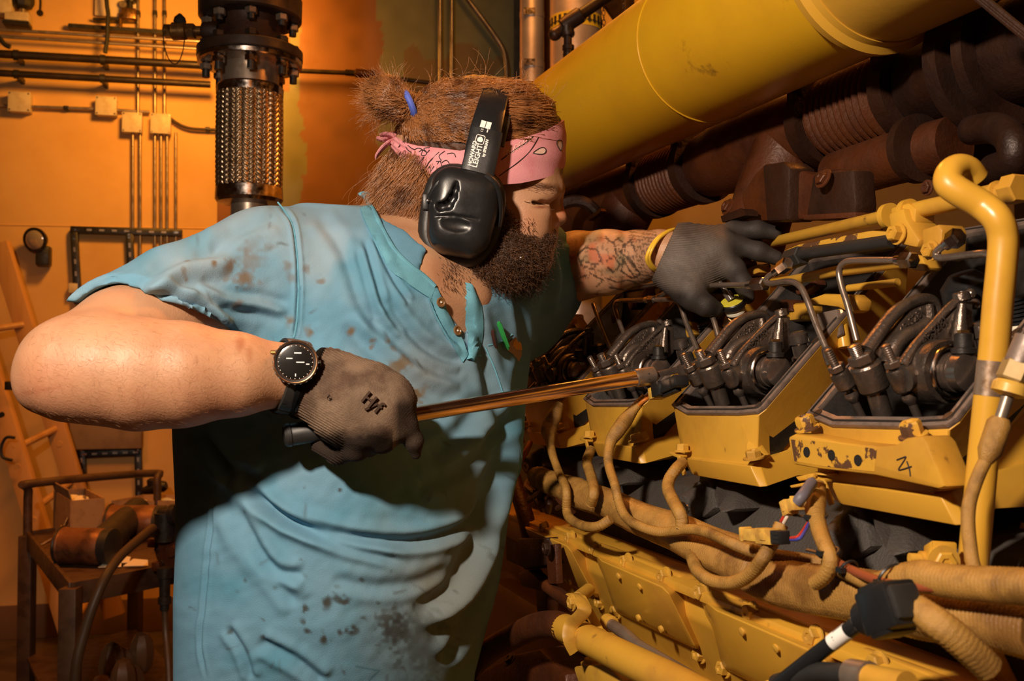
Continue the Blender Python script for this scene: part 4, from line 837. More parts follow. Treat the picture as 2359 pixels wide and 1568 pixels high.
LKL = ['yellow link bar just left of the orange port casting', 'orange link bar under the tattooed forearm, left of the port casting', 'orange link bar low beside the farthest rocker arm', 'yellow link bar under the dark far sleeve', 'orange link bar right of the port casting', 'orange link bar inside the arched steel line',
       'yellow link bar below the grey glove cuff', 'orange link bar between the third rocker tip and its neighbour', 'orange link bar seen between thumb and forefinger of grey glove', 'yellow link bar right of the forefinger of the grey glove', 'orange link bar under the middle finger of the grey glove', 'orange link bar behind the curved yellow bracket', 'yellow link bar touching the steel line bend beside the glove', 'orange link bar nearest the far shirt sleeve']
for k, (a, b, r) in enumerate(scr):
    A_, B_ = Q(*a, .17), Q(*b, .17); s = (B_-A_).cross(N_).normalized()
    m = MB().box((A_+B_)/2, (B_-A_)/2, s*r*.35, N_*.008); m.cyl(A_-N_*.01, A_+N_*.014, r*.5, 8)
    solo('linkage', m, m_rust if k % 3 else m_yelc, LKL[k], 'link bar', 'link bars behind the rocker gear', bevel=.001)
lump('far_port', [(1535, 725), (1560, 690), (1580, 690), (1590, 740), (1560, 770)], .16, .05, m_rust, 'orange port casting behind third rocker gear', 'casting', .008)
lump('far_port_flange', [(1515, 775), (1545, 735), (1580, 740), (1600, 770), (1560, 790)], .155, .02, m_yelc, 'yellow flange below the orange port casting', 'flange', .004)
t = thing('brass_union', 'brass nut cluster left of the magnetic dial', 'fitting', Q(1672, 760, .1)); obj('union_nut', MB().hexn(Q(1660, 770, .12), Q(1672, 745, .12), .014), m_brass, t); obj('union_nut', MB().hexn(Q(1678, 752, .12), Q(1690, 730, .12), .010), m_brass, t)
# ---- bent yellow pipe at the right edge
t = thing('bent_pipe', 'bent yellow pipe with bare steel band at the right edge', 'pipe', P(2240, 1568, .84)); D_ = .84
pth = [(2244, 412, .775), (2228, 392, .772), (2206, 387, .768), (2188, 400, .762), (2186, 422, .757), (2210, 442, .753), (2262, 472, .748), (2298, 505, .74), (2311, 550, .74), (2307, 620, .74), (2299, 700, .74), (2291, 800, .74), (2280, 900, .74), (2266, 1040, .74), (2251, 1200, .737), (2240, 1330, .735), (2238, 1390, .732), (2250, 1450, .725), (2285, 1530, .72), (2340, 1640, .71)]
full = cat([tuple(P(*p)) for p in pth], 8); rp = .0108
obj('pipe_run', MB().tube(full, rp, 28), m_yelc, t)
b0 = cat([tuple(P(*p)) for p in ((2287, 832, .74), (2283, 870, .74), (2278, 912, .74))], 4); obj('bare_band', MB().tube(b0, rp*1.012, 28), mat('bare_scuffed_steel', (.40, .30, .22), .4, .7, c2=(.25, .15, .08), s=60), t, label='bare scuffed steel band')
pb = obj('pipe_bracket', MB().prism([P(x, y, .722) for x, y in ((2148, 1246), (2206, 1250), (2206, 1335), (2145, 1330), (2138, 1290))], V((0, .004, 0))), m_yelc, t, bevel=.0015)
obj('bracket_return', MB().prism([P(2150, 1246, .722), P(2150, 1332, .722), P(2132, 1326, .74), P(2134, 1256, .74)], V((-.002, 0, 0))), m_yelc, t, bevel=.001)
obj('bracket_washer', MB().lathe(P(2172, 1293, .722), V((0, -1, 0)), [(0, .012), (.002, .012)], 24), m_yelcap, pb); obj('bracket_bolt', MB().bolt(P(2172, 1293, .725), V((0, -1, 0)), .0085), m_yelrust, pb)
obj('bracket_stud', MB().lathe(P(2138, 1288, .737), V((-1, 0, .05)), [(0, .006), (.006, .006), (.006, .004), (.014, .004)], 14), m_yelcap, t)
# ---- crankcase side covers with bolts and pads
def make_cover():
    t = thing('side_cover', 'x', 'engine cover', Q1(1480, 1400, -.06))
    iT, iB = -.075, -.035
    fl_ = [Q1(1360, 1246, -.05), Q1(1562, 1322, -.05), Q1(1572, 1352, -.055), Q1(1632, 1505, -.01), Q1(1606, 1505, -.01), Q1(1425, 1418, -.01), Q1(1368, 1262, -.052)]
    obj('flange', MB().prism(fl_, -N_*.012), m_yelc, t, bevel=.003)
    f0 = [Q1(1372, 1268, -.054), Q1(1558, 1340, -.054), Q1(1618, 1500, -.015), Q1(1606, 1503, -.015), Q1(1428, 1414, -.015)]
    f1 = [Q1(1384, 1290, iT), Q1(1525, 1350, iT), Q1(1540, 1368, iT), Q1(1602, 1490, iB), Q1(1594, 1489, iB), Q1(1424, 1403, iB)]
    f0 = [Q1(1368, 1272, -.054), Q1(1540, 1340, -.054), Q1(1562, 1352, -.054), Q1(1622, 1490, -.015), Q1(1610, 1500, -.015), Q1(1418, 1410, -.015)]
    pan = obj('raised_pan', MB().rings([[p+N_*-.01 for p in f0], f0, f1]), m_yelc, t, bevel=.004, seg=3)
    for x, y in ((1424, 1327), (1473, 1351), (1470, 1423), (1522, 1449)):
        fr = (y-1290-(x-1384)*.43)/150.; obj('pad', MB().lathe(Q1(x, y, iT+(iB-iT)*min(1, max(0, fr))-.0002), N_-Z*.3, [(-.002, .0042), (.0012, .004), (.002, .002)], 14), m_yelcap, pan)
    for x, y, i in ((1375, 1264, -.063), (1448, 1293, -.063), (1536, 1327, -.063), (1424, 1408, -.02), (1618, 1506, -.02)):
        obj('cover_bolt', MB().bolt(Q1(x, y, i+.008), N_+Z*.1, .0078, .010, ph=x), m_yelcap, t)
    return t
t = make_cover()
labs = ['second side cover from the left, whole in view below harness', 'third side cover from the left, biggest one cut by the bottom edge', 'far left side cover, darker, partly behind the clamped pipe', 'nearest side cover at the bottom right corner']
covers = [t]; t['label'] = labs[1]
for k, l in ((1, labs[0]), (2, labs[2]), (-1, labs[3])):
    h = copy_tree(t, STEP*k); h['label'] = l; covers.append(h)
for h in covers: h['group'] = 'bolted side covers of the engine'
# ---- wiring: main braided bundle and branches
def braided(name, path, r, label, cat_='cable', i=-.06, mt=None, rib=0, sub=None, group=None):
    pts = [V(p) for p in cat([tuple(Q(x, y, i if len(e) == 0 else e[0])) for x, y, *e in path], 10)]
    m = len(pts); rr = list(np.interp(np.linspace(0, 1, m), np.linspace(0, 1, len(r)), r)) if not np.isscalar(r) else [r]*m
    if not rib: return solo(name, MB().tube(pts, rr, 14), mt or m_braid, label, cat_, group)
    # woven sleeve: raised strands spiralling both ways
    n = 30 if rib > 1 else 20; L = 0; acc = [0]
    for a, b in zip(pts, pts[1:]): L += (b-a).length; acc.append(L)
    tot = int(L/.0012)+2; dense = [V([float(np.interp(s, acc, [p[j] for p in pts])) for j in range(3)]) for s in np.linspace(0, L, tot)]
    rd = np.interp(np.linspace(0, L, tot), acc, rr); rs = []; px_ = None
    for k in range(tot):
        d = (dense[min(k+1, tot-1)]-dense[max(k-1, 0)]).normalized()
        if px_ is None: x, y = frame(d)
        else: x = (px_-d*px_.dot(d)).normalized(); y = x.cross(d)
        px_ = x; row = []
        for q in range(n):
            th_ = 2*PI*q/n; wv = math.sin(th_*n/4+k*1.1)*math.sin(th_*n/4-k*1.1)
            lump_ = .06*math.sin(th_*3+k*.021)+.05*math.sin(k*.055+th_) if rib > 1 else 0
            R_ = rd[k]*(1+lump_)+.0006*wv*(1.6 if rib > 1 else 1)
            row.append(dense[k]+x*math.cos(th_)*R_+y*math.sin(th_)*R_)
        rs.append(row)
    return solo(name, MB().rings(rs), mt or m_braid, label, cat_, group, ang=70)
braided('harness_bundle', [(1240, 1100), (1309, 1129), (1339, 1140), (1384, 1152), (1428, 1172), (1488, 1196), (1533, 1216), (1578, 1237), (1667, 1276), (1727, 1306), (1762, 1329), (1856, 1350), (1949, 1366), (2042, 1380), (2136, 1400), (2229, 1416), (2420, 1445)],
        [.016, .0185, .0175, .018, .019, .0205, .0215, .020, .0205, .021, .0215, .022], 'thick braided wiring bundle running along the engine side', 'wiring harness', -.065, m_braidl, 2)
CI = -.095
braided('branch_cable', [(1487, 913, -.02), (1465, 937, -.03), (1445, 962, -.04), (1426, 988, -.055), (1408, 1015, -.065), (1401, 1047, -.075), (1404, 1078, -.08), (1416, 1115, CI), (1427, 1160, CI-.005), (1443, 1192, CI-.01), (1473, 1211, CI-.01), (1512, 1224, CI-.005), (1548, 1224, CI), (1593, 1219, CI), (1631, 1226, CI), (1682, 1249, CI), (1727, 1267, -.085), (1784, 1280, -.07), (1899, 1297, -.05)],
        [.0045, .0055, .009, .0085, .0055, .0053, .005, .005, .005, .005, .005, .005, .005, .005, .0055, .006, .006], 'long braided branch cable curling from the pulled black connector', 'cable', rib=1)
braided('branch_cable', [(1289, 930, -.02), (1278, 955, -.03), (1265, 985, -.04), (1266, 1010, -.05), (1273, 1047, -.06), (1289, 1091, -.07), (1304, 1126, CI), (1306, 1178, CI), (1318, 1198, CI-.01), (1348, 1212, CI-.01), (1378, 1212, CI-.01), (1407, 1195, CI)], [.006, .011, .012, .006, .0052, .0052, .0055, .0055, .0055, .0055, .0055], 'braided cable looping down left of all other branch cables', 'cable', rib=1)
braided('branch_cable', [(1361, 1036, -.03), (1352, 1062, -.05), (1357, 1082, -.06), (1364, 1105, -.075), (1368, 1133, CI), (1362, 1160, CI)], .0062, 'short braided cable entering bundle below third housing', 'cable', rib=1)
braided('branch_cable', [(1572, 1066, -.03), (1556, 1082, -.05), (1542, 1103, -.06), (1539, 1126, -.07), (1550, 1152, -.08), (1563, 1176, CI), (1571, 1195, CI), (1570, 1214, CI)], .0062, 'braided cable curving down below second housing into the bundle', 'cable', rib=1)
braided('branch_cable', [(1800, 1208, -.08), (1790, 1230, -.085), (1774, 1257, CI), (1759, 1283, CI-.01), (1740, 1310, CI-.01), (1712, 1333, CI-.01), (1682, 1343, CI-.01), (1645, 1339, CI-.01), (1616, 1324, CI-.01), (1601, 1303, CI), (1592, 1276, -.085)], .0058, 'braided cable looping beneath the bundle from the yellow connector', 'cable', rib=1)
braided('branch_cable', [(1886, 1120, -.03), (1880, 1150, -.05), (1877, 1166, -.06), (1881, 1192, -.07), (1888, 1221, -.08), (1899, 1251, -.09), (1911, 1279, CI), (1912, 1304, CI), (1899, 1327, CI), (1876, 1344, CI)], [.006, .0085, .0085, .0068, .0062, .006, .006, .006, .0055], 'braided cable with black ties hanging below nearest housing', 'cable', rib=1)
braided('branch_cable', [(1915, 1300, -.08), (1960, 1322, -.088), (2010, 1342, -.09), (2067, 1334, CI), (2130, 1328, CI), (2200, 1340, CI), (2420, 1355, CI)], [.006, .006, .006, .010, .011, .011, .011], 'braided cable lying on top of the bundle toward the right', 'cable', rib=1)
braided('branch_cable', [(2090, 1385, -.13), (2151, 1429, -.13), (2205, 1470, -.12), (2280, 1540, -.10)], [.008, .0095, .0095, .009], 'stout braided cable leaving black connector down to the right', 'cable', rib=1)
qtube('red_lead', [(1905, 1270, -.08), (1925, 1292, -.085), (1958, 1311, -.09), (2011, 1333, -.10), (2058, 1346, -.105), (2167, 1353, -.10), (2240, 1350, -.09)], .0036, mat('brown_red_lead', (.25, .06, .02), .5), 'brown red lead running along the top of the bundle', 'cable')
def tie(px, py, i, d, r, label): 
    q = Q(px, py, i); m = MB().torus(q, d, r, .0012, 20, 6); m.box(q+N_*r+E1*.001, E1*.003, N_*.0025, Z*.002); x, y = frame(d); m.box(q+N_*r*.9+x*-.008, x*.008, y*.0012, V(d).normalized()*.0006); solo('cable_tie', m, m_black, label, 'cable tie')
tie(1881, 1190, -.07, V((.3, .2, -1)), .0085, 'black tie high on the cable below nearest housing'); tie(1909, 1272, -.093, V((.4, .2, -1)), .0078, 'black tie low on the cable below nearest housing')
tie(1954, 1310, -.09, E1-Z*.6, .0075, 'left black tie round the brown red lead'); tie(2056, 1338, -.10, E1-Z*.3, .0125, 'right black tie round the brown red lead')
# connectors
t = thing('pulled_connector', 'black plug with orange wires lying on third housing', 'connector', Q(1540, 890, -.02))
a, b = Q(1512, 902, -.022), Q(1578, 872, -.022); d = (b-a).normalized(); s = d.cross(N_).normalized()
obj('plug_body', MB().box((a+b)/2, (b-a)*.38, s*.007, N_*.008).box(a.lerp(b, .2), (b-a)*.14, s*.0085, N_*.0095).box(a.lerp(b, .8), (b-a)*.1, s*.006, N_*.009), m_black, t, bevel=.0012); obj('latch', MB().box(a.lerp(b, .5)+s*.009, (b-a)*.25, s*.0015, N_*.004), m_black, t, bevel=.0005)
obj('yellow_clip', MB().box(a.lerp(b, .02)+s*.002, (b-a)*.09, s*.007, N_*.009), m_conn, t, bevel=.001)
m = MB(); 
for k in range(3): m.tube(cat([tuple(a+s*(.003*k-.003)), tuple(Q(1492+2*k, 912+k, -.02)), tuple(Q(1475+2*k, 925, -.026)), tuple(Q(1464+k, 938, -.03))], 5), .0026, 8)
obj('orange_wires', m, mat('orange_lead', (.55, .17, .02), .45), t)
def connector(name, label, a, b, hw, hh, mt1, mt2, back):
    t = thing(name, label, 'connector', a); d = (b-a).normalized(); s = d.cross(N_).normalized(); L = (b-a).length
    obj('shell', MB().box(a+d*L*.28, d*L*.28, s*hh*.8, N_*hw*.8).box(a+d*L*.06, d*L*.04, s*hh*.95, N_*hw*.95), mt1, t, bevel=.001)
    obj('sleeve', MB().box(a+d*L*.68, d*L*.2, s*hh, N_*hw).box(a+d*L*.7, d*L*.08, s*hh*.5, N_*hw*1.2), mt1, t, bevel=.001)
    if back: 
        r_ = obj('retainer', MB().box(a+d*L*1.0, d*L*.13, s*hh*.85, N_*hw*.85), mt2, t, bevel=.0008)
        for k in (-1, 0, 1): obj('wire_hole', MB().box(a+d*L*1.0+s*hh*.5*k+N_*hw*.86, d*L*.1, s*hh*.16, N_*.0004), m_hole, r_)
    return t
connector('yellow_connector', 'yellow rectangular connector with dark end above the bundle', Q(1713, 1229, -.10), Q(1797, 1237, -.10), .006, .0065, m_conn, m_black, True)
connector('small_connector', 'small yellow connector with grey tube below nearest bracket', Q(1838, 1157, -.085), Q(1808, 1174, -.085), .006, .0065, m_conn, m_black, False)
qtube('grey_sleeve', [(1835, 1158, -.085), (1850, 1140, -.08), (1870, 1112, -.06)], .005, mat('grey_sleeve_mat', (.12, .11, .14), .5), 'grey sleeve rising from the small yellow connector', 'sleeve')
qtube('red_wire', [(1812, 1176, -.086), (1806, 1190, -.088), (1800, 1200, -.088)], .0016, m_wire_r, 'short red wire under the small yellow connector', 'wire'); qtube('white_wire', [(1818, 1177, -.086), (1813, 1190, -.088), (1806, 1204, -.088)], .0016, m_wire_w, 'short white wire under the small yellow connector', 'wire')
qtube('red_wire', [(1822, 1239, -.10), (1838, 1236, -.10), (1850, 1222, -.09), (1860, 1206, -.08), (1868, 1196, -.07)], .0014, m_wire_r, 'red wire leaving the dark end of yellow connector', 'wire'); qtube('blue_wire', [(1822, 1243, -.10), (1842, 1240, -.10), (1855, 1222, -.09), (1863, 1206, -.08), (1872, 1196, -.07)], .0014, m_wire_b, 'blue wire leaving the dark end of yellow connector', 'wire')
m = MB().prism([Q(x, y, -.05) for x, y in ((1832, 1098), (1870, 1090), (1872, 1102), (1840, 1108))], -N_*.006); m.prism([Q(x, y, -.055) for x, y in ((1818, 1118), (1866, 1108), (1868, 1116), (1822, 1124))], -N_*.006); m.prism([Q(x, y, -.052) for x, y in ((1855, 1092), (1872, 1090), (1872, 1118), (1860, 1118))], -N_*.004)
solo('wire_clip', m, m_yelrust, 'orange two pronged clip under the rusty bracket', 'clip', bevel=.001)
t = thing('boot_connector', 'large black boot connector with label on its cable', 'connector', Q(2045, 1440, -.14)); I_ = -.14
a, b = Q(1985, 1428, I_), Q(2092, 1382, I_); d = (b-a).normalized(); s = d.cross(N_).normalized()
obj('boot_body', MB().box(a.lerp(b, .62), (b-a)*.33, s*.0145, N_*.013).box(a.lerp(b, .55), (b-a)*.2, s*.017, N_*.012), m_black, t, bevel=.003); obj('boot_cap', MB().lathe(a.lerp(b, .02), d, [(0, .009), (.003, .0115), (.016, .0125), (.022, .010)], 22), m_black, t)
obj('rear_shroud', MB().box(a.lerp(b, .93), (b-a)*.09, s*.011, N_*.011), m_rubber, t, bevel=.003)
for k in (-1, 1): obj('lead', MB().cyl(Q(1968, 1441, I_)+s*.003*k, Q(1996, 1421, I_)+s*.0035*k, .0027, 10), m_wire_w, t)
cbl = [Q(x, y, i) for x, y, i in ((1974, 1438, I_), (1930, 1470, I_-.005), (1880, 1508, I_-.01), (1806, 1566, I_-.015), (1740, 1620, I_-.02))]; obj('cable', MB().tube(cbl, .0056, 16), m_black, t)
obj('label', MB().tube([cbl[1].lerp(cbl[0], .55), cbl[1].lerp(cbl[2], .25)], .0058, 16), m_white, t, label='white printed label')
q = cbl[1].lerp(cbl[0], .2)+(N_*.55+Z*.8).normalized()*.0056; obj('label_mark', MB().box(q, (cbl[0]-cbl[1]).normalized()*.0045, (cbl[0]-cbl[1]).cross(N_).normalized()*.0007, N_*.0005), m_ink, t)
t = thing('hose_fitting', 'steel hose end with black hose at the bottom edge', 'hose', Q(1900, 1560, -.14))
obj('hose', MB().tube(qpath([(1790, 1575, -.15), (1843, 1560, -.15), (1887, 1549, -.15), (1925, 1551, -.15), (1962, 1554, -.15)]), .0072, 14), m_rubber, t); obj('ferrule', MB().lathe(Q(1960, 1554, -.15), Q(2005, 1562, -.15)-Q(1960, 1554, -.15), [(0, .008), (.001, .0105), (.019, .0105), (.02, .008)], 22), m_galv, t)
obj('end_pipe', MB().tube([Q(2003, 1562, -.15), Q(2090, 1580, -.15)], .009, 18), m_yel, t)
solo('thin_grey_cable', MB().tube([V(p) for p in cat([tuple(P(x, y, .82)) for x, y in ((2366, 1290), (2352, 1365), (2336, 1420), (2305, 1490), (2290, 1530))], 6)], .0022, 10), m_galv, 'thin grey cable hanging at the right edge', 'cable')
solo('orange_cable', MB().tube([V(p) for p in cat([tuple(P(x, y, .84)) for x, y in ((2362, 1205), (2353, 1235), (2356, 1270), (2368, 1300))], 6)], .0035, 10), m_yelc, 'orange cable end at the far right edge', 'cable')
t = thing('sensor_cable', 'sheathed sensor cable beside the bent yellow pipe', 'cable', P(2250, 1350, 0.7015)); D_ = .705
obj('gold_nut', MB().hexn(P(2332, 880, D_), P(2352, 835, D_), .012), mat('gold_nut_metal', (.34, .23, .09), .5, .3), t); obj('gold_collar', MB().lathe(P(2322, 912, D_), P(2332, 880, D_)-P(2322, 912, D_), [(0, .007), (.002, .0125), (.008, .0125), (.0105, .010)], 18), m_conn, t); obj('grey_cap', MB().cyl(P(2350, 840, D_), P(2375, 780, D_), .011, 18), m_gasket, t)
obj('steel_tube', MB().tube([P(2322, 912, D_), P(2304, 968, D_)], .0042, 14), m_galv, t)
obj('heat_sleeve', MB().tube([P(2306, 962, D_), P(2302, 975, D_), P(2280, 1040, D_), P(2270, 1062, D_)], [.006, .0085, .0085, .005], 18), m_braid, t)
obj('cable_run', MB().tube([V(p) for p in cat([tuple(P(x, y, d)) for x, y, d in ((2272, 1058, 0.7058), (2258, 1085, 0.7032), (2243, 1124, 0.7015), (2233, 1160, 0.6971), (2230, 1200, 0.6954), (2234, 1250, 0.6928), (2242, 1300, 0.6885), (2262, 1335, 0.6885), (2300, 1350, 0.7015), (2380, 1348, 0.7188))], 7)], .0048, 12), m_braid, t)
# ---- low pipework left of the covers
t = thing('clamped_pipe', 'yellow clamped pipe bending away to rust orange at bottom', 'pipe', Q(1430, 1600, -.15)); I_ = -.13
obj('yellow_run', MB().tube(qpath([(1300, 1446, I_), (1325, 1456, I_), (1354, 1472, I_), (1428, 1509, I_), (1548, 1568, I_), (1680, 1640, I_)]), .0165, 28), m_yelc, t)
obj('rusty_bend', MB().tube(qpath([(1060, 1560, I_-.03), (1115, 1508, I_-.02), (1150, 1484, I_-.01), (1190, 1462, I_), (1234, 1442, I_), (1279, 1438, I_), (1306, 1449, I_)]), .0165, 28), m_rust, t)
cl = obj('pipe_clamp', MB().tube(qpath([(1326, 1500, I_-.014), (1312, 1470, I_-.022), (1316, 1440, I_-.018), (1340, 1415, I_-.012), (1346, 1400, I_-.01), (1334, 1380, I_-.008), (1318, 1368, I_-.006)]), .008, 10, flat=.2, up=E1), m_yelcap, t)
obj('clamp_leg', MB().prism([Q(x, y, I_+.01) for x, y in ((1318, 1366), (1332, 1372), (1352, 1410), (1374, 1450), (1366, 1452), (1342, 1412))], -N_*.01), m_yelcap, t, bevel=.002); obj('clamp_bolt', MB().bolt(Q(1320, 1387, I_-.012), N_, .007), m_yelcap, cl); obj('standoff', MB().cyl(Q(1330, 1378, I_+.02), Q(1356, 1358, I_+.05), .008, 16), m_yelcap, t)
qtube('grey_pipe', [(1400, 1432, -.09), (1440, 1460, -.09), (1473, 1488, -.09), (1548, 1533, -.09), (1700, 1625, -.09)], .0068, m_galv, 'grey pipe below the side covers behind clamped pipe', 'pipe'); 
solo('pipe_coupling', MB().lathe(Q(1398, 1430, -.09), Q(1440, 1460, -.09)-Q(1398, 1430, -.09), [(0, .009), (.012, .0095), (.013, .007)], 18), m_yelcap, 'pale coupling at the upper end of grey pipe', 'coupling')
section('lower_rail', [(-.03, .985), (-.03, .955), (-.015, .955), (-.015, .965), (.02, .965), (.02, .985)], m_yel, .4, -.85, eng, bevel=.002)
m = Qm([(1318, 1535), (1395, 1528), (1432, 1568), (1440, 1600), (1340, 1600)], -.12, .06); solo('foot_plate', m, m_yelcap, 'yellow foot plate under the clamped pipe', 'plate', bevel=.004); solo('foot_bolt', MB().bolt(Q(1362, 1530, -.11), Z, .009), m_yelcap, 'rusted bolt on the yellow foot plate', 'bolt')
t = thing('rusty_support', 'rust orange pipe and bracket between shirt and side covers', 'bracket', Q(1225, 1400, -.05)); I_ = -.06
obj('support_pipe', MB().tube(qpath([(1176, 1080, I_), (1189, 1122, I_), (1211, 1190, I_), (1222, 1245, I_)]), .0125, 18), m_rust, t)
obj('support_box', Qm([(1192, 1240), (1258, 1238), (1264, 1300), (1205, 1312)], I_-.02, .04), m_rustd, t, bevel=.003); obj('support_plate', Qm([(1256, 1256), (1278, 1252), (1282, 1345), (1262, 1345)], I_-.03, .01), m_rust, t, bevel=.002)
obj('support_bolt', MB().bolt(Q(1262, 1262, I_-.04), N_, .008), m_rustd, t); obj('support_arm', MB().tube([Q(1262, 1350, I_-.02), Q(1322, 1394, I_-.03)], .009, 14), m_rust, t)
obj('support_link', Qm([(1192, 1320), (1215, 1312), (1250, 1345), (1245, 1362), (1200, 1350)], I_-.02, .02), m_rust, t, bevel=.003); obj('support_web', Qm([(1232, 1340), (1262, 1350), (1258, 1410), (1236, 1410)], I_, .02), m_rust, t, bevel=.003)
obj('side_panel', Qm([(1165, 1200), (1225, 1228), (1240, 1290), (1230, 1320), (1165, 1290)], I_+.02, .04), m_rust, t, bevel=.003)
t = thing('rusty_casing', 'rust orange boxy casing at the bottom beside the shirt', 'casing', Q(1200, 1580, -.1))
obj('casing_box', Qm([(1060, 1570), (1180, 1508), (1240, 1494), (1300, 1552), (1310, 1640), (1060, 1640)], -.09, .12), m_rust, t, bevel=.006); obj('casing_bolt', MB().bolt(Q(1176, 1520, -.1), Z+N_, .008), m_rustd, t); obj('casing_rear', Qm([(1270, 1490), (1340, 1478), (1360, 1560), (1300, 1575)], -.04, .05), m_rust, t, bevel=.004)
qtube('orange_lead', [(1222, 1018, -.02), (1212, 1040, -.03), (1195, 1068, -.04), (1188, 1100, -.05), (1192, 1140, -.05)], .0045, mat('orange_lead_b', (.4, .11, .015), .5), 'orange lead hanging just right of the shirt', 'cable')
m = MB(); rr = random.Random(2)
for k in range(12):
    x, y = 1215+rr.random()*90, 1082+rr.random()*60; q = [(x, y, -.06), (x+rr.uniform(-14, 20), y+rr.uniform(8, 24), -.075), (x+rr.uniform(-16, 26), y+rr.uniform(24, 42), -.07)]
    m.tube(qpath(q, 4), rr.uniform(.003, .007), 8)
solo('tangled_leads', m, m_rust, 'tangle of rusty leads where bundle meets the shirt', 'cable')
# ================================================================ THE MECHANIC
import openvdb
from mathutils.bvhtree import BVHTree
NP = lambda *p: np.array(P(*p), np.float32)
class Field:                                           # numpy distance field on a regular grid
    def __init__(s, lo, hi, h):
        s.lo = np.array(lo, np.float32); s.h = h
        n = np.ceil((np.array(hi)-np.array(lo))/h).astype(int)+1
        ax = [(s.lo[i]+np.arange(n[i])*h).astype(np.float32) for i in range(3)]
        s.X, s.Y, s.Zz = np.meshgrid(*ax, indexing='ij', sparse=True); s.n = n; s.d = np.full(n, 1e3, np.float32)
    def ell(s, c, r, R=None):
        x, y, z = s.X-c[0], s.Y-c[1], s.Zz-c[2]
        if R is not None: x, y, z = (x*R[0][0]+y*R[0][1]+z*R[0][2], x*R[1][0]+y*R[1][1]+z*R[1][2], x*R[2][0]+y*R[2][1]+z*R[2][2])
        k0 = np.sqrt((x/r[0])**2+(y/r[1])**2+(z/r[2])**2)+1e-6
        k1 = np.sqrt((x/r[0]**2)**2+(y/r[1]**2)**2+(z/r[2]**2)**2)+1e-6
        return k0*(k0-1)/k1
    def cap(s, a, b, ra, rb):
        d = b-a; L2 = float(d@d)+1e-12
        x, y, z = s.X-a[0], s.Y-a[1], s.Zz-a[2]
        t = np.clip((x*d[0]+y*d[1]+z*d[2])/L2, 0, 1)
        return np.sqrt((x-t*d[0])**2+(y-t*d[1])**2+(z-t*d[2])**2)-(ra+(rb-ra)*t)
    def chain(s, pts, k=0.0):                          # pts: (px,py,d,r)
        out = None
        for p, q in zip(pts, pts[1:]):
            c = s.cap(NP(*p[:3]), NP(*q[:3]), p[3], q[3]); out = c if out is None else smin(out, c, k or .004)
        return out
    def add(s, e, k=.01): s.d = smin(s.d, e, k); return s
    def sub(s, e, k=.004): s.d = -smin(-s.d, e, k); return s
    def mesh(s, iso=0.0):
        g = openvdb.FloatGrid(1e3); g.copyFromArray(np.ascontiguousarray(np.clip(s.d, -9, 9).astype(np.float32)))
        p, q = g.convertToQuads(isovalue=iso); p = p*s.h+s.lo
        a = p[q[:, 0]]; b = p[q[:, 1]]; c = p[q[:, 2]]
        if np.sum(np.einsum('ij,ij->i', a-p.mean(0), np.cross(b-a, c-a))) < 0: q = q[:, ::-1]
        return p.astype(np.float64), q
def smin(a, b, k):
    h = np.maximum(k-np.abs(a-b), 0)/k
    return np.minimum(a, b)-h*h*k*.25
def vnormals(p, q):
    n = np.zeros_like(p); fn = np.cross(p[q[:, 2]]-p[q[:, 0]], p[q[:, 3]]-p[q[:, 1]])
    for j in range(4): np.add.at(n, q[:, j], fn)
    return n/(np.linalg.norm(n, axis=1, keepdims=True)+1e-12)
def smooth_pts(p, q, it=2, lam=.5):
    n = len(p); e = np.concatenate([q[:, [0, 1]], q[:, [1, 2]], q[:, [2, 3]], q[:, [3, 0]]])
    deg = np.bincount(e.ravel(), minlength=n).astype(float)[:, None]
    for _ in range(it):
        acc = np.zeros_like(p)
        for j in range(3): acc[:, j] = np.bincount(e[:, 0], p[e[:, 1], j], n)+np.bincount(e[:, 1], p[e[:, 0], j], n)
        p = p+lam*(acc/np.maximum(deg, 1)-p)
    return p
def npobj(name, p, q, mt, parent, col=None, label=None, sub=0):
    org = np.array(ROOT[parent.name]) if parent else np.array([p[:, 0].mean(), p[:, 1].mean(), p[:, 2].min()])
    me = bpy.data.meshes.new(name); me.from_pydata((p-org).tolist(), [], q.tolist() if hasattr(q, 'tolist') else q)
    if sub:
        o = bpy.data.objects.new('tmp', me); COL.objects.link(o); md = o.modifiers.new('s', 'SUBSURF'); md.levels = sub; md.render_levels = sub
        bpy.context.view_layer.update(); me2 = bpy.data.meshes.new_from_object(o.evaluated_get(bpy.context.evaluated_depsgraph_get())); me2.name = name
        bpy.data.objects.remove(o); me = me2
    me.shade_smooth()
    if col is not None:
        ca = me.color_attributes.new('col', 'FLOAT_COLOR', 'POINT')
        ca.data.foreach_set('color', np.concatenate([col, np.ones((len(col), 1))], 1).astype(np.float32).ravel())
    o = link(name, me, mt, parent, V(org.tolist()), label)
    if parent is None: o.location = V(org.tolist())
    return o
def polydist(px, py, line):                            # distance, signed side and parameter along a pixel polyline
    best = np.full(px.shape, 1e9); side = np.zeros(px.shape); par = np.zeros(px.shape); n = len(line)-1
    for i in range(n):
        (x0, y0), (x1, y1) = line[i], line[i+1]; dx, dy = x1-x0, y1-y0; L2 = dx*dx+dy*dy
        t = np.clip(((px-x0)*dx+(py-y0)*dy)/L2, 0, 1); ex = px-x0-t*dx; ey = py-y0-t*dy; d = np.hypot(ex, ey)
        m = d < best; best[m] = d[m]; side[m] = np.sign(dx*(py-y0)-dy*(px-x0))[m]; par[m] = ((i+t)/n)[m]
    return best, side, par
man = thing('mechanic', 'bearded person in blue henley leaning over the engine with a wrench', 'person', (P(800, 1300, 1.33).x, 1.33, 0))
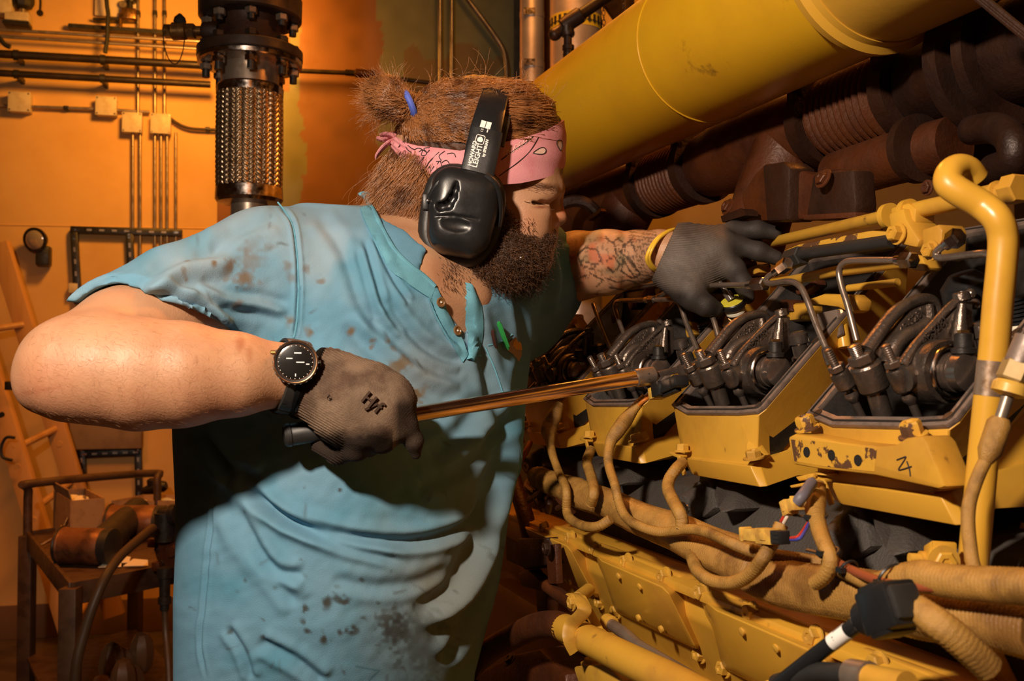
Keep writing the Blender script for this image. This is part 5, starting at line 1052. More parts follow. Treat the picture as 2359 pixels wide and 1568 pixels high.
# ---------------------------------------------------------------- torso field shared by shirt and body
T42 = math.radians(42); ct, st_ = math.cos(T42), math.sin(T42)
LV = [(505, 720, 1080, 1.33, .6), (560, 630, 1190, 1.33, .62), (620, 575, 1238, 1.33, .64), (700, 525, 1256, 1.33, .66), (800, 470, 1228, 1.33, .70), (900, 445, 1212, 1.315, .76), (1000, 440, 1200, 1.305, .82),
      (1130, 440, 1180, 1.295, .86), (1250, 437, 1165, 1.29, .88), (1350, 432, 1150, 1.29, .88), (1450, 433, 1122, 1.295, .86), (1568, 436, 1092, 1.305, .82), (1750, 445, 1075, 1.32, .75)]
tz, tx, ty, ta, tb = [], [], [], [], []
for py, L, R, d, k in LV:
    l, r = P(L, py, d), P(R, py, d); w_ = (r.x-l.x)/2; a = w_/math.sqrt(ct*ct+k*k*st_*st_)
    tz.append(l.z); tx.append((l.x+r.x)/2); ty.append(l.y); ta.append(a); tb.append(a*k)
oi = np.argsort(tz); tz, tx, ty, ta, tb = [np.array(v)[oi] for v in (tz, tx, ty, ta, tb)]
def torso(F, off=0.0):
    zf = F.Zz.ravel(); f = lambda v: np.interp(zf, tz, v).astype(np.float32)[None, None, :]
    a, b = f(ta)+off, f(tb)+off; x, y = F.X-f(tx), F.Y-f(ty)
    r = np.sqrt(((x*ct+y*st_)/a)**2+((x*st_-y*ct)/b)**2)
    d = (r-1)*np.minimum(a, b)*.95
    return -smin(-d, (tz[-1]-off*0-F.Zz)+d*0, .03) if 0 else np.maximum(d, F.Zz-tz[-1]-off)
def upper(F, off=0.0):                                 # shoulders, trapezius and chest mass
    F.add(torso(F, off), .02)
    F.add(F.chain([(640, 575, 1.23, .043+off), (930, 575, 1.33, .050+off)]), .04)
    F.add(F.cap(NP(610, 625, 1.21), NP(700, 660, 1.26), .062+off, .072+off), .04)
    F.add(F.cap(NP(960, 575, 1.36), NP(1190, 640, 1.46), .065+off, .075+off), .06)
    return F
ARM = [(165, 850, .965, .047), (283, 780, 1.035, .053), (420, 712, 1.11, .053), (590, 632, 1.2, .052)]
# ---------------------------------------------------------------- shirt
zl = .86
S = Field((-.50, 1.02, zl-.02), (.13, 1.66, 1.62), .004); upper(S)
hx = [P(x, y, .965) for x, y in ((100, 685), (140, 690), (200, 703), (285, 713), (330, 683), (380, 697), (450, 742), (560, 790))]
zh_ = np.interp(S.X.ravel(), [p.x for p in hx], [p.z for p in hx]).astype(np.float32)[:, None, None]
sl = S.chain([(185, 846, .99, .064), (283, 783, 1.035, .067), (420, 706, 1.11, .069), (600, 632, 1.19, .071)], .008)
sl = np.maximum(sl, zh_-S.Zz)
inn_ = S.chain([(165, 852, .965, .0545), (283, 783, 1.035, .0575), (335, 752, 1.065, .052)], .006)
sl = -smin(-sl, inn_, .003)
S.add(sl, .035)
S.add(S.chain([(1195, 625, 1.47, .085), (1228, 648, 1.5, .069), (1212, 735, 1.49, .052)], .03), .05)
na = np.array(V((.75, -.1, .65)).normalized()); p0 = NP(950, 612, 1.18)
pl = (S.X-p0[0])*na[0]+(S.Y-p0[1])*na[1]+(S.Zz-p0[2])*na[2]
ncut = np.maximum(-pl, S.cap(NP(850, 760, 1.33), NP(1110, 420, 1.31), .112, .112))
S.sub(ncut, .006)
S.d = np.maximum(S.d, zl-S.Zz)
VP_ = [(965, 622), (1002, 655), (1030, 715), (1072, 778), (1077, 772), (1073, 710), (1069, 655), (1062, 560), (990, 560)]
def inpoly(px, py, poly):
    c = np.zeros(px.shape, bool); n = len(poly)
    for i in range(n):
        (x0, y0), (x1, y1) = poly[i], poly[i-1]
        m = (y0 > py) != (y1 > py)
        with np.errstate(divide='ignore', invalid='ignore'): c ^= m & (px < (x1-x0)*(py-y0)/(y1-y0)+x0)
    return c
ix = np.argwhere(np.abs(S.d) < .03); pw = ix*S.h+S.lo; ppx, ppy, pdd = proj(pw)
dd, _, _ = polydist(ppx, ppy, VP_+[VP_[0]]); sd = np.where(inpoly(ppx, ppy, VP_), -dd, dd)*pdd/FPX
m_ = (pdd < 1.30); v_ = S.d[tuple(ix.T)]; S.d[tuple(ix.T)] = np.where(m_, np.maximum(v_, -sd), v_)
p, q = S.mesh(); p = smooth_pts(p, q, 3, .5)
tmp = npobj('shirt_tmp', p, q, None, None, sub=1); me = tmp.data
n = len(me.vertices); p = np.empty(n*3); me.vertices.foreach_get('co', p); p = p.reshape(-1, 3)+np.array(tmp.location)
q = np.empty(len(me.polygons)*4, int); me.polygons.foreach_get('vertices', q); q = q.reshape(-1, 4); bpy.data.objects.remove(tmp)
nn = vnormals(p, q); px, py, pd = proj(p); view = (np.array([0, 0, ZC])-p); view /= np.linalg.norm(view, axis=1, keepdims=True)
fr = np.clip((np.einsum('ij,ij->i', nn, view)-.02)/.25, 0, 1); fr = np.where(pd > 1.47, 0, fr)
FOLDS = [([(545, 1100), (600, 1150), (660, 1195), (740, 1222), (830, 1240), (930, 1247), (1010, 1235), (1090, 1200), (1155, 1120)], 13, .008), ([(575, 1130), (640, 1185), (700, 1220), (780, 1255), (860, 1275), (940, 1292)], 10, .005),
    ([(540, 1150), (580, 1230), (620, 1295), (660, 1320), (705, 1323)], 13, .006), ([(500, 1120), (560, 1240), (640, 1340), (690, 1400)], 15, .004), ([(1197, 950), (1175, 1080), (1140, 1200), (1100, 1310), (1050, 1390), (960, 1445)], 18, -.013),
    ([(1165, 1230), (1120, 1360), (1070, 1450), (1010, 1530)], 13, .008), ([(590, 1475), (680, 1520), (750, 1575)], 13, .005), ([(497, 1130), (482, 1260), (468, 1400), (462, 1480), (475, 1568)], 4, .0016), ([(520, 1440), (560, 1500), (580, 1568)], 9, .003),
    ([(640, 468), (672, 510), (684, 580), (688, 660), (684, 740), (676, 782)], 4.5, .0026), ([(838, 545), (862, 630), (888, 715), (935, 775)], 7, .0028), ([(818, 568), (850, 680), (874, 735)], 8, .0022), ([(858, 540), (908, 645), (946, 700)], 6, .0024),
    ([(730, 490), (790, 580), (830, 690), (880, 780)], 14, .003), ([(880, 680), (950, 770), (1010, 815), (1070, 832)], 12, .0055), ([(810, 720), (890, 800), (980, 868), (1065, 895)], 16, -.006), ([(700, 820), (800, 880), (900, 950)], 18, .003),
    ([(325, 684), (400, 688), (465, 715), (520, 770)], 11, .010), ([(350, 690), (390, 640), (450, 612), (560, 602)], 18, -.005), ([(215, 650), (330, 622), (430, 590), (540, 575)], 20, .004), ([(250, 615), (350, 585), (450, 545)], 16, .003),
    ([(450, 655), (520, 690), (600, 703), (665, 722)], 12, -.005), ([(1082, 700), (1105, 800), (1130, 900), (1150, 990)], 14, .006), ([(1205, 820), (1190, 900), (1160, 980), (1100, 1040)], 13, .006), ([(445, 985), (520, 1070), (600, 1110)], 16, .006),
    ([(470, 1000), (540, 1120)], 10, .004), ([(1120, 900), (1060, 990), (980, 1060)], 18, .004), ([(960, 1120), (1050, 1090), (1140, 1020)], 14, .004), ([(1010, 660), (1040, 735), (1072, 790), (1078, 832)], 5, .0022), ([(990, 680), (1020, 750), (1062, 812)], 4, .0018),
    ([(760, 1330), (850, 1350), (960, 1340), (1050, 1300)], 15, .003), ([(640, 500), (560, 530), (480, 570)], 14, .003), ([(1240, 560), (1262, 640), (1250, 740)], 12, .006), ([(1285, 560), (1300, 640), (1285, 720)], 10, .006), ([(1185, 660), (1200, 740), (1205, 800)], 10, .006)]
disp = .0016*(vnoise(px, py, 60, 21)-.5)+.0011*(vnoise(px+py*.6, py-px*.3, 22, 22)-.5)
fr2 = np.clip((np.einsum('ij,ij->i', nn, view)+.1)/.25, 0, 1)
for line, w_, A in FOLDS:
    ln = cat([(*l, ) for l in line], 4); d_, s_, t_ = polydist(px, py, [tuple(v) for v in ln]); s_ = s_*d_
    fade = np.clip(np.minimum(t_, 1-t_)*6, 0, 1); fade = fade*fade*(3-2*fade)
    disp += A*fade*(-np.exp(-(s_/w_)**2)+.8*np.exp(-((np.abs(s_)-1.9*w_)/(w_*1.1))**2))
p = p+nn*(disp*np.where(px > 1180, fr2, fr))[:, None]
col = np.tile(np.array([.135, .305, .44]), (n, 1))
def blend(c, f): 
    global col
    f = np.clip(f, 0, 1)[:, None]; col = col*(1-f)+np.array(c)*f
fbm = lambda s, k: .6*vnoise(px, py, s, k)+.28*vnoise(px, py, s/2.2, k+1)+.12*vnoise(px, py, s/5, k+2)
blend((.29, .375, .44), (fbm(150, 31)-.40)*2.4*np.clip(1.3-py/1100, .15, 1)); blend((.085, .255, .37), (fbm(90, 34)-.5)*2.5)  # random fading; paler up top, shoulder highlight painted into the cloth
blend((.20, .22, .20), np.clip(1-np.hypot((px-1010)/260, (py-1330)/330), 0, 1)*1.1*np.clip(fbm(120, 37)*1.5, 0, 1))
blend((.20, .23, .24), np.clip(1-np.hypot((px-980)/150, (py-860)/110), 0, 1)*.9)
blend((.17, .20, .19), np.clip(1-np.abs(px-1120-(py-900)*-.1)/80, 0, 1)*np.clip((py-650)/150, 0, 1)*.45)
SP = [(754, 1388, 10, .75), (778, 1381, 9, .6), (793, 1386, 10, .75), (703, 1400, 6, .7), (699, 1408, 4, .6), (888, 1422, 16, .6), (905, 1456, 26, .65), (930, 1440, 14, .4), (746, 1473, 9, .8), (783, 1456, 5, .7), (797, 1450, 5, .7), (814, 1444, 5, .7),
      (810, 1456, 7, .7), (822, 1450, 6, .6), (908, 1402, 8, .6), (919, 1419, 5, .6), (709, 1453, 6, .7), (700, 1432, 6, .6), (837, 1422, 6, .6), (607, 1466, 6, .6), (529, 1456, 4, .6), (919, 1524, 10, .4), (956, 1393, 5, .5), (871, 1388, 5, .5), (976, 1475, 55, .35),
      (783, 1128, 4, .8), (564, 1335, 4, .5), (570, 1500, 7, .3), (834, 1334, 5, .6)]
wob = 1+1.1*(vnoise(px, py, 9, 40)-.5)
for x, y, r, a in SP: blend((.055, .06, .055), a*np.clip(1.6-np.hypot(px-x, py-y)/(r*wob), 0, 1)*1.3)
SB = [(527, 615, 12, .6), (524, 640, 8, .4), (563, 641, 17, .65), (575, 600, 26, .35), (580, 570, 20, .2), (489, 613, 5, .7), (431, 604, 5, .6), (543, 699, 9, .5), (740, 648, 9, .5), (667, 739, 9, .6), (714, 764, 9, .5), (663, 612, 9, .4), (672, 640, 9, .35), (705, 620, 8, .4),
      (810, 762, 8, .7), (855, 785, 6, .6), (858, 797, 5, .6), (894, 785, 7, .6), (902, 804, 7, .4), (910, 849, 18, .6), (930, 835, 14, .55), (964, 905, 17, .7), (950, 912, 14, .4), (715, 765, 9, .4), (625, 570, 10, .25), (420, 633, 6, .4), (429, 645, 5, .5), (600, 650, 8, .3), (1035, 620, 8, .3)]
for x, y, r, a in SB: blend((.16, .105, .05), a*np.clip(1.5-np.hypot(px-x, py-y)/(r*wob), 0, 1)*1.3)
rs_ = np.random.RandomState(5)
for _ in range(70):                                    # small grease flecks and smears
    x, y = rs_.uniform(440, 1190), rs_.uniform(480, 1568); a = rs_.uniform(0, PI); u_ = (px-x)*math.cos(a)+(py-y)*math.sin(a); v_ = -(px-x)*math.sin(a)+(py-y)*math.cos(a)
    blend((.07, .075, .07), rs_.uniform(.25, .6)*np.clip(1.5-np.hypot(u_/rs_.uniform(3, 16), v_/3.2)/wob, 0, 1))
for line in ([(820, 1534), (850, 1541), (875, 1544), (862, 1556), (851, 1568)], [(640, 468), (672, 510), (684, 580), (688, 660), (684, 740), (676, 782)], [(692, 660), (688, 745), (680, 780)]):
    d_, _, _ = polydist(px, py, line); blend((.06, .17, .24), np.clip(1.4-d_/2.4, 0, 1)*.7)  # crease shade painted into the cloth colour, plus dark seam lines
shirt = npobj('shirt', p, q, m_shirt, man, col, label='faded blue henley shirt stained with grease')
shirt_bvh = BVHTree.FromPolygons([V(v) for v in p], q.tolist())
def onsurf(bvh, px, py, off=.0):
    o = V((0, 0, ZC)); r = ray(px, py).normalized(); h, nrm, _, _ = bvh.ray_cast(o, r)
    if h is None: return None, None
    if nrm.dot(r) > 0: nrm = -nrm
    return h+nrm*off, nrm
def surf_path(bvh, pts, off, k=6, dflt=1.2):
    out = []
    for x, y in cat(pts, k):
        h, _ = onsurf(bvh, x, y, off); out.append(h if h else (out[-1] if out else P(x, y, dflt)))
    for _ in range(2): out = [out[0]]+[(a+b*2+c)/4 for a, b, c in zip(out, out[1:], out[2:])]+[out[-1]]
    return out
# ---------------------------------------------------------------- body: head, neck, chest and arms in one mesh
dm = 1.32; KH = dm/FPX
parts = []
Hd = Field(NP(820, 720, 1.42)-np.array([.02, .23, .0]), NP(1345, 170, 1.42)+np.array([.03, .06, .02]), .0019)
Hd.add(Hd.ell(NP(1088, 345, dm), (.104, .080, .086)), .01)
Hd.add(Hd.ell(NP(1200, 385, dm), (.054, .066, .062)), .03)
Hd.add(Hd.ell(NP(1185, 465, dm), (.052, .060, .075)), .03)
Hd.add(Hd.chain([(1130, 560, dm, .055), (1205, 590, dm, .040)]), .03)
Hd.add(Hd.ell(NP(1210, 513, dm-.037), (.030, .024, .037)), .02)
Hd.add(Hd.ell(NP(1203, 520, dm+.036), (.034, .026, .034)), .03)
for s in (-1, 1):
    Hd.add(Hd.chain([(1250, 425, dm+s*.048, .009), (1276, 432, dm+s*.022, .011), (1279, 438, dm, .009)]), .012)
    Hd.sub(Hd.ell(NP(1270, 468, dm+s*.024), (.010, .012, .009)), .010)
    Hd.add(Hd.ell(NP(1236, 444, dm+s*.040), (.027, .016, .012)), .010)
    Hd.add(Hd.ell(NP(1232, 492, dm+s*.041), (.019, .013, .0125)), .008)
    Hd.add(Hd.ell(NP(1244, 466, dm+s*.036), (.0115, .0125, .0095)), .003)
    Hd.sub(Hd.chain([(1206, 464, dm+s*.0585, .0022), (1226, 468, dm+s*.0545, .0032), (1246, 469, dm+s*.0505, .0034), (1262, 468, dm+s*.042, .0030)]), .005)
    Hd.add(Hd.ell(NP(1267, 509, dm+s*.0125), (.0105, .008, .0082)), .004)
    Hd.sub(Hd.ell(NP(1276, 520, dm+s*.008), (.006, .004, .004)), .003)
Hd.add(Hd.chain([(1266, 446, dm, .0095), (1278, 472, dm, .0105), (1284, 498, dm, .0118)]), .008)
Hd.add(Hd.ell(NP(1281, 503, dm), (.0130, .0125, .0090)), .005)
Hd.add(Hd.chain([(1255, 540, dm-.018, .011), (1262, 541, dm, .013), (1255, 540, dm+.018, .011)]), .01)
Hd.add(Hd.chain([(1250, 563, dm-.014, .009), (1256, 564, dm, .010), (1250, 563, dm+.014, .009)]), .008)
Hd.add(Hd.chain([(900, 690, 1.335, .088), (1000, 560, 1.335, .076), (1085, 470, 1.33, .066)]), .03)
Hd.add(Hd.chain([(1020, 560, 1.27, .02), (1045, 640, 1.25, .016), (1055, 700, 1.26, .013)]), .03)   # neck tendon towards the collar bone
p, q = Hd.mesh(); parts.append((smooth_pts(p, q, 2), q))
B = Field((-.45, 1.05, .9), (.12, 1.62, 1.56), .006); upper(B, -.011); B.d = B.d+np.clip((1.36-B.Zz)*.2, 0, .028).astype(np.float32); B.add(B.chain([(900, 690, 1.335, .088), (1000, 560, 1.335, .076)]), .05)
B.add(B.chain([(985, 650, 1.215, .02), (1080, 680, 1.25, .02)]), .04)
p, q = B.mesh(); parts.append((smooth_pts(p, q, 2), q))
FA = [(168, 850, .965, .0485), (240, 852, .968, .0530), (320, 861, .976, .0550), (420, 862, .985, .0520), (540, 862, 1.002, .0425), (650, 864, 1.028, .0325), (740, 885, 1.045, .029)]
R_ = Field(NP(0, 1030, .95)-np.array([0, .12, 0]), NP(770, 560, 1.15)+np.array([.02, .15, .02]), .003)
R_.add(R_.chain(FA, .006), .01); R_.add(R_.chain(ARM, .006), .016)
R_.add(R_.ell(NP(85, 880, .962), (.018, .026, .026)), .012)
p, q = R_.mesh(); parts.append((smooth_pts(p, q, 2), q))
LF = [(1200, 650, 1.52, .056), (1330, 612, 1.46, .050), (1400, 604, 1.41, .0455), (1470, 592, 1.37, .036), (1520, 583, 1.34, .0305), (1580, 585, 1.32, .028)]
Lf = Field(NP(1190, 760, 1.5)-np.array([.02, .25, 0]), NP(1640, 500, 1.5)+np.array([.03, .08, .03]), .003); Lf.add(Lf.chain(LF, .008), .01)
p, q = Lf.mesh(); parts.append((smooth_pts(p, q, 2), q))
bp = np.concatenate([a for a, _ in parts]); off = np.cumsum([0]+[len(a) for a, _ in parts]); bq_ = np.concatenate([b+o for (_, b), o in zip(parts, off)])
px, py, pd = proj(bp); col = np.ones((len(bp), 3)); n = len(bp)
head_m = (px > 1100) & (py < 640) & (pd < 1.45); arm_m = (px < 760) & (pd < 1.12); tat = (px > 1290) & (pd > 1.25)
def rub(c, f):
    global col
    f = np.clip(f, 0, 1)[:, None]; col = col*(1-f)+col*np.array(c)*f
rub((.98, .72, .66), np.clip(1-np.hypot(px-1290, py-500)/30, 0, 1)*head_m*1.2); rub((1, .82, .78), np.clip(1-np.hypot(px-1205, py-520)/60, 0, 1)*head_m)
rub((.25, .17, .13), np.clip(1.5-np.hypot((px-1252)/26, (py-428)/6.5), 0, 1)*head_m*.8); rub((.55, .4, .35), np.clip(1.4-np.hypot((px-1246)/20, (py-477)/3.4), 0, 1)*head_m)
rub((.62, .38, .30), np.clip(1.5-np.hypot((px-553)/9, (py-790)/15)*(1+.8*(vnoise(px, py, 8, 3)-.5)), 0, 1)*arm_m*.7); rub((.62, .4, .3), np.clip(1.4-np.hypot((px-575)/8, (py-815)/18), 0, 1)*arm_m*.5)
rub((.6, .5, .42), np.clip(1.4-np.hypot((px-452)/5, (py-828)/9), 0, 1)*arm_m*.6); rub((.75, .5, .42), np.clip(1.2-np.abs(py-(905-(px-60)*.18))/5, 0, 1)*(px < 140)*arm_m*.5)
rub((1, .84, .80), np.clip((py-860)/110, 0, 1)*arm_m*.7); rub((1.05, .86, .82), np.clip(1-np.hypot(px-90, py-880)/110, 0, 1)*arm_m*.6); rub((.78, .6, .5), np.clip(1-np.hypot((px-500)/90, (py-945)/22), 0, 1)*arm_m*.5)
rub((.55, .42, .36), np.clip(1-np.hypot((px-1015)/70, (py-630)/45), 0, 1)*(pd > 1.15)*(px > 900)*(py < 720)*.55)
# tattoo: scales near the wrist, scroll lines and leaf shapes higher up
al = (px-1300)/220.; sc_ = (px > 1455+6*np.sin(py*.09)) & (px < 1512) & tat
u = (px+py*.25)/7.5; v_ = (py-px*.15)/8.0; cell = np.hypot(((u+.5*(np.floor(v_) % 2)) % 1)-.5, (v_ % 1)-.1); rub((.25, .27, .28), (np.abs(cell-.48) < .13)*sc_*.85); rub((.7, .7, .7), sc_*.5)
ln = np.zeros(n, bool)
for line in ([(1395, 545), (1410, 560), (1425, 548), (1440, 565), (1452, 552), (1462, 575)], [(1415, 560), (1420, 585), (1435, 600), (1432, 625), (1455, 640)], [(1425, 575), (1450, 600), (1470, 625)], [(1400, 600), (1415, 590), (1430, 612), (1412, 628), (1400, 615)],
             [(1395, 640), (1420, 650), (1450, 645), (1472, 655)], [(1330, 585), (1350, 570), (1375, 575), (1385, 600), (1365, 620), (1340, 612), (1330, 585)], [(1335, 640), (1360, 630), (1390, 645), (1375, 660)], [(1405, 662), (1440, 668), (1470, 660)], [(1340, 600), (1372, 610)], [(1440, 580), (1438, 560), (1430, 585)], [(1448, 590), (1475, 632), (1462, 640), (1436, 600), (1448, 590)]):
    d_, _, _ = polydist(px, py, line); ln |= (d_ < 2.0)
rub((.16, .16, .17), ln*tat*.9); nz_ = vnoise(px, py, 26, 51); rub((.45, .62, .60), np.clip((nz_-.55)*4, 0, 1)*tat*(px < 1470)*.8); rub((1.0, .55, .42), np.clip((vnoise(px, py, 22, 53)-.6)*4, 0, 1)*tat*(px < 1465)*.9)
rub((.4, .38, .36), ((np.abs(vnoise(px, py, 15, 55)-.5) < .035) & tat & (px < 1460))*.7)
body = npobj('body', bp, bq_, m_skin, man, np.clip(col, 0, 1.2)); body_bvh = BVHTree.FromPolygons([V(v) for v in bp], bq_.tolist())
# eyelashes and ear-side skin details
lash = MB()
for k in range(9):
    a = P(1230+k*3.6, 479+2.2*math.sin(k*.4), dm-.0505+.0022*k*.8); lash.tube([a, a+V((.003+.0004*k, -.004, -.0025)), a+V((.006+.0006*k, -.006, -.003))], [.0005, .0004, .0002], 5)
for pts, r in (([(1208, 464), (1222, 468), (1238, 469), (1255, 472)], [.0003, .0009, .0011, .0006]), ):
    pt = surf_path(body_bvh, pts, .0001, 5)
    lash.tube(pt, r, 6)
obj('eyelashes', lash, m_beards, man)
# ---------------------------------------------------------------- hair
def band_field(F):                                     # keeps the hair inside the bandana where the cloth presses on it
    c = P(1101, 345, dm); x = (F.X-c.x)/(.1125); y = (F.Y-c.y)/.088; r = np.sqrt(x*x+y*y); xs = np.array([P(v, 0, dm).x for v in (900, 930, 1000, 1060, 1140, 1200, 1260, 1300)])
    zt = np.interp(F.X, xs, [P(1100, v, dm).z for v in (306, 325, 338, 347, 331, 320, 298, 276)]); zb = np.interp(F.X, xs, [P(1100, v, dm).z for v in (340, 380, 403, 420, 427, 421, 408, 384)])
    return np.maximum((.975-r)*.09, np.maximum(F.Zz-zt, zb-F.Zz)).astype(np.float32)
def hair_field(h=.0026):
    F = Field(NP(800, 620, 1.40)-np.array([0, .24, 0]), NP(1330, 130, 1.42)+np.array([.02, .06, 0]), h)
    F.add(F.ell(NP(1088, 330, dm), (.104, .0845, .0865)), .01); F.add(F.ell(NP(1205, 300, dm), (.046, .068, .052)), .04)
    F.add(F.ell(NP(960, 420, 1.305), (.040, .050, .042)), .02); F.add(F.ell(NP(918, 420, 1.31), (.026, .045, .042)), .015)
    F.d = np.maximum(F.d, -band_field(F))
    F.sub(F.ell(NP(1215, 470, dm), (.062, .1, .062)), .006)
    F.add(F.chain([(950, 245, 1.275, .016), (915, 238, 1.272, .020), (890, 222, 1.27, .024), (872, 212, 1.27, .018)], .01), .006)
    return F
HF = hair_field(); hp, hq = HF.mesh(); hp = smooth_pts(hp, hq, 2)
hn = vnormals(hp, hq); px, py, pd = proj(hp)
ang = np.arctan2(py-243, px-945); fl_ = 34*ang+vnoise(px, py, 40, 61)*5
hp = hp+hn*(.0016*np.sin(fl_)*np.clip((px-950)/60, 0, 1)+.002*(vnoise(px, py*.5, 12, 63)-.5))[:, None]
hair = npobj('hair', hp, hq, m_hair, man); hair_bvh = BVHTree.FromPolygons([V(v) for v in hp], hq.tolist())
def strands(name, lines, rad, mt, parent):
    cv = bpy.data.hair_curves.new(name); cv.add_curves([len(l) for l in lines])
    pts = np.concatenate([np.array([tuple(v) for v in l]) for l in lines])-np.array(ROOT[parent.name])
    cv.attributes['position'].data.foreach_set('vector', pts.astype(np.float32).ravel())
    ra = cv.attributes.new('radius', 'FLOAT', 'POINT'); ra.data.foreach_set('value', np.concatenate([np.linspace(rad, rad*.45, len(l)) for l in lines]).astype(np.float32))
    cv.materials.append(mt); o = bpy.data.objects.new(name, cv); COL.objects.link(o); o.parent = parent; o['kind'] = 'stuff'; ROOT[o.name] = ROOT[parent.name]; return o
R3 = random.Random(9); lines = []
def jit(s): return V((R3.gauss(0, s), R3.gauss(0, s), R3.gauss(0, s)))
tie_p = (944, 243)
for _ in range(7500):                                  # combed from hairline and crown back to the tie
    x, y = R3.uniform(935, 1285), R3.uniform(182, 330)
    h, nr = onsurf(hair_bvh, x, y)
    if h is None: continue
    L = R3.uniform(.25, .75); lift = abs(R3.gauss(0, .0022))+.0006; w1 = R3.gauss(0, 4); ph = R3.uniform(0, 6); pts = []; amp = R3.uniform(0, 1.3)
    for k in range(8):
        t = k/7*L; cx = x+(tie_p[0]-x)*t; cy = y+(tie_p[1]-y)*t*t**.25+w1*math.sin(t*3)+amp*math.sin(ph+k*.9)
        g, n2 = onsurf(hair_bvh, cx, cy)
        if g is None: break
        pts.append(g+n2*lift)
    if len(pts) > 4: lines.append(pts)
for _ in range(3400):                                  # loose waves below the bandana at the nape
    x, y = R3.uniform(868, 1005), R3.uniform(345, 470); h, nr = onsurf(hair_bvh, x, y)
    if h is None: continue
    pts = []; amp = R3.uniform(.003, .009); ph = R3.uniform(0, 6); L = R3.uniform(.03, .085); dx = R3.gauss(-.1, .28)
    for k in range(9):
        t = k/8; c = h+nr*(.0012+.003*math.sin(t*3))+V((dx*L*t+amp*math.sin(ph+t*5)*min(1, t*2), -.006*t+amp*.5*math.cos(ph+t*5), -L*t)); pts.append(c)
    lines.append(pts)
for _ in range(900):                                   # fuzzy top knot
    a = P(R3.uniform(905, 945), R3.uniform(222, 268), 1.27+R3.gauss(0, .009)); th = R3.gauss(PI*.86, .42); L = R3.uniform(.025, .062); cu = R3.gauss(.2, .9); pts = []
    q_ = a; tw = R3.gauss(0, .4)
    for k in range(9): pts.append(q_+jit(.0003)); q_ = q_+V((math.cos(th), tw*.6, math.sin(th)))*(L/8); th += cu*.13
    lines.append(pts)
for _ in range(130):                                   # flyaway hairs
    x, y = R3.uniform(960, 1290), R3.uniform(180, 260); h, nr = onsurf(hair_bvh, x, y)
    if h is None: continue
    th = R3.uniform(.2, 2.6); L = R3.uniform(.015, .05); cu = R3.gauss(0, 1.4); q_ = h; pts = []
    for k in range(9): pts.append(q_); q_ = q_+V((math.cos(th), R3.gauss(0, .15), math.sin(th)))*(L/8); th += cu*.16
    lines.append(pts)
for _ in range(2200):                                  # strands wrapped over the knot itself
    x, y = R3.uniform(858, 945), R3.uniform(180, 272); h, nr = onsurf(hair_bvh, x, y)
    if h is None or x > 946: continue
    th = math.atan2(243-y, x-946)+R3.gauss(0, .25); L = R3.uniform(20, 60); cu = R3.gauss(.0, .12); lift = .0006+abs(R3.gauss(0, .0025)); pts = []; cx, cy = x, y
    for k in range(8):
        g, n2 = onsurf(hair_bvh, cx, cy)
        if g is None or cx > 960: break
        pts.append(g+n2*lift); cx += math.cos(th)*L/7; cy -= math.sin(th)*L/7; th += cu
    if len(pts) > 3: lines.append(pts)
strands('hair_strands', lines, .00024, m_hairs, man)
# ---------------------------------------------------------------- beard
F = Field(NP(1020, 720, 1.42)-np.array([0, .25, 0]), NP(1310, 470, 1.42)+np.array([.02, .05, .02]), .0024)
F.add(F.ell(NP(1158, 604, 1.295), (.056, .070, .038)), .01); F.add(F.ell(NP(1212, 592, 1.315), (.028, .050, .042)), .02)
F.add(F.chain([(1148, 480, 1.25, .011), (1150, 540, 1.252, .018), (1165, 590, 1.26, .024)]), .02)
F.add(F.chain([(1215, 556, 1.278, .012), (1244, 544, 1.288, .013), (1262, 540, 1.312, .011)]), .012); F.add(F.ell(NP(1105, 600, 1.28), (.028, .03, .028)), .03)
bp_, bq2 = F.mesh(); bp_ = smooth_pts(bp_, bq2, 1); bn = vnormals(bp_, bq2); px, py, pd = proj(bp_)
bp_ = bp_+bn*(.005*(vnoise(px*1., py, 9, 71)-.5)+.004*(vnoise(px, py, 4.5, 73)-.5))[:, None]
npobj('beard', bp_, bq2, m_beard, man); bb = BVHTree.FromPolygons([V(v) for v in bp_], bq2.tolist()); lines = []
for _ in range(3800):
    x, y = R3.uniform(1055, 1280), R3.uniform(470, 680); h, nr = onsurf(bb, x, y)
    if h is None: continue
    pts = []; L = R3.uniform(.008, .02); ph = R3.uniform(0, 6); am = R3.uniform(.0012, .003); d0 = (nr*.35+V((R3.gauss(.15, .5), 0, -.8))).normalized(); s = d0.cross(V((0, 1, 0))); s2 = d0.cross(s)
    for k in range(10): t = k/9; pts.append(h+d0*L*t+s*am*math.sin(ph+t*8)+s2*am*math.cos(ph+t*8)+nr*.001)
    lines.append(pts)
for _ in range(420):                                   # stubble down the throat and along the cheek
    if R3.random() < .6: x, y = R3.gauss(1045, 16), R3.gauss(622, 24)
    else: x, y = R3.uniform(1150, 1235), R3.uniform(500, 560)
    h, nr = onsurf(body_bvh, x, y)
    if h is None: continue
    d0 = (nr*.5+V((R3.gauss(0, .4), 0, -.7))).normalized(); L = R3.uniform(.004, .012); lines.append([h+d0*L*.6*k/5+V((R3.gauss(0, .0003), 0, 0)) for k in range(6)])
strands('beard_strands', lines, .00026, m_beards, man)
for _ in range(120):                                   # eyebrow
    x = R3.uniform(1196, 1284); y = 428+(x-1196)*.07+R3.gauss(0, 4.5); h, nr = onsurf(body_bvh, x, y, .0002)
    if h is None: continue
    d0 = V((.8, 0, R3.gauss(-.1, .25))); d0 = ((d0-nr*d0.dot(nr)).normalized()+nr*.2).normalized(); lines.append([h+d0*.007*k/4 for k in range(5)])
strands('eyebrow_strands', lines[-120:], .00012, m_beards, man)
lines = []
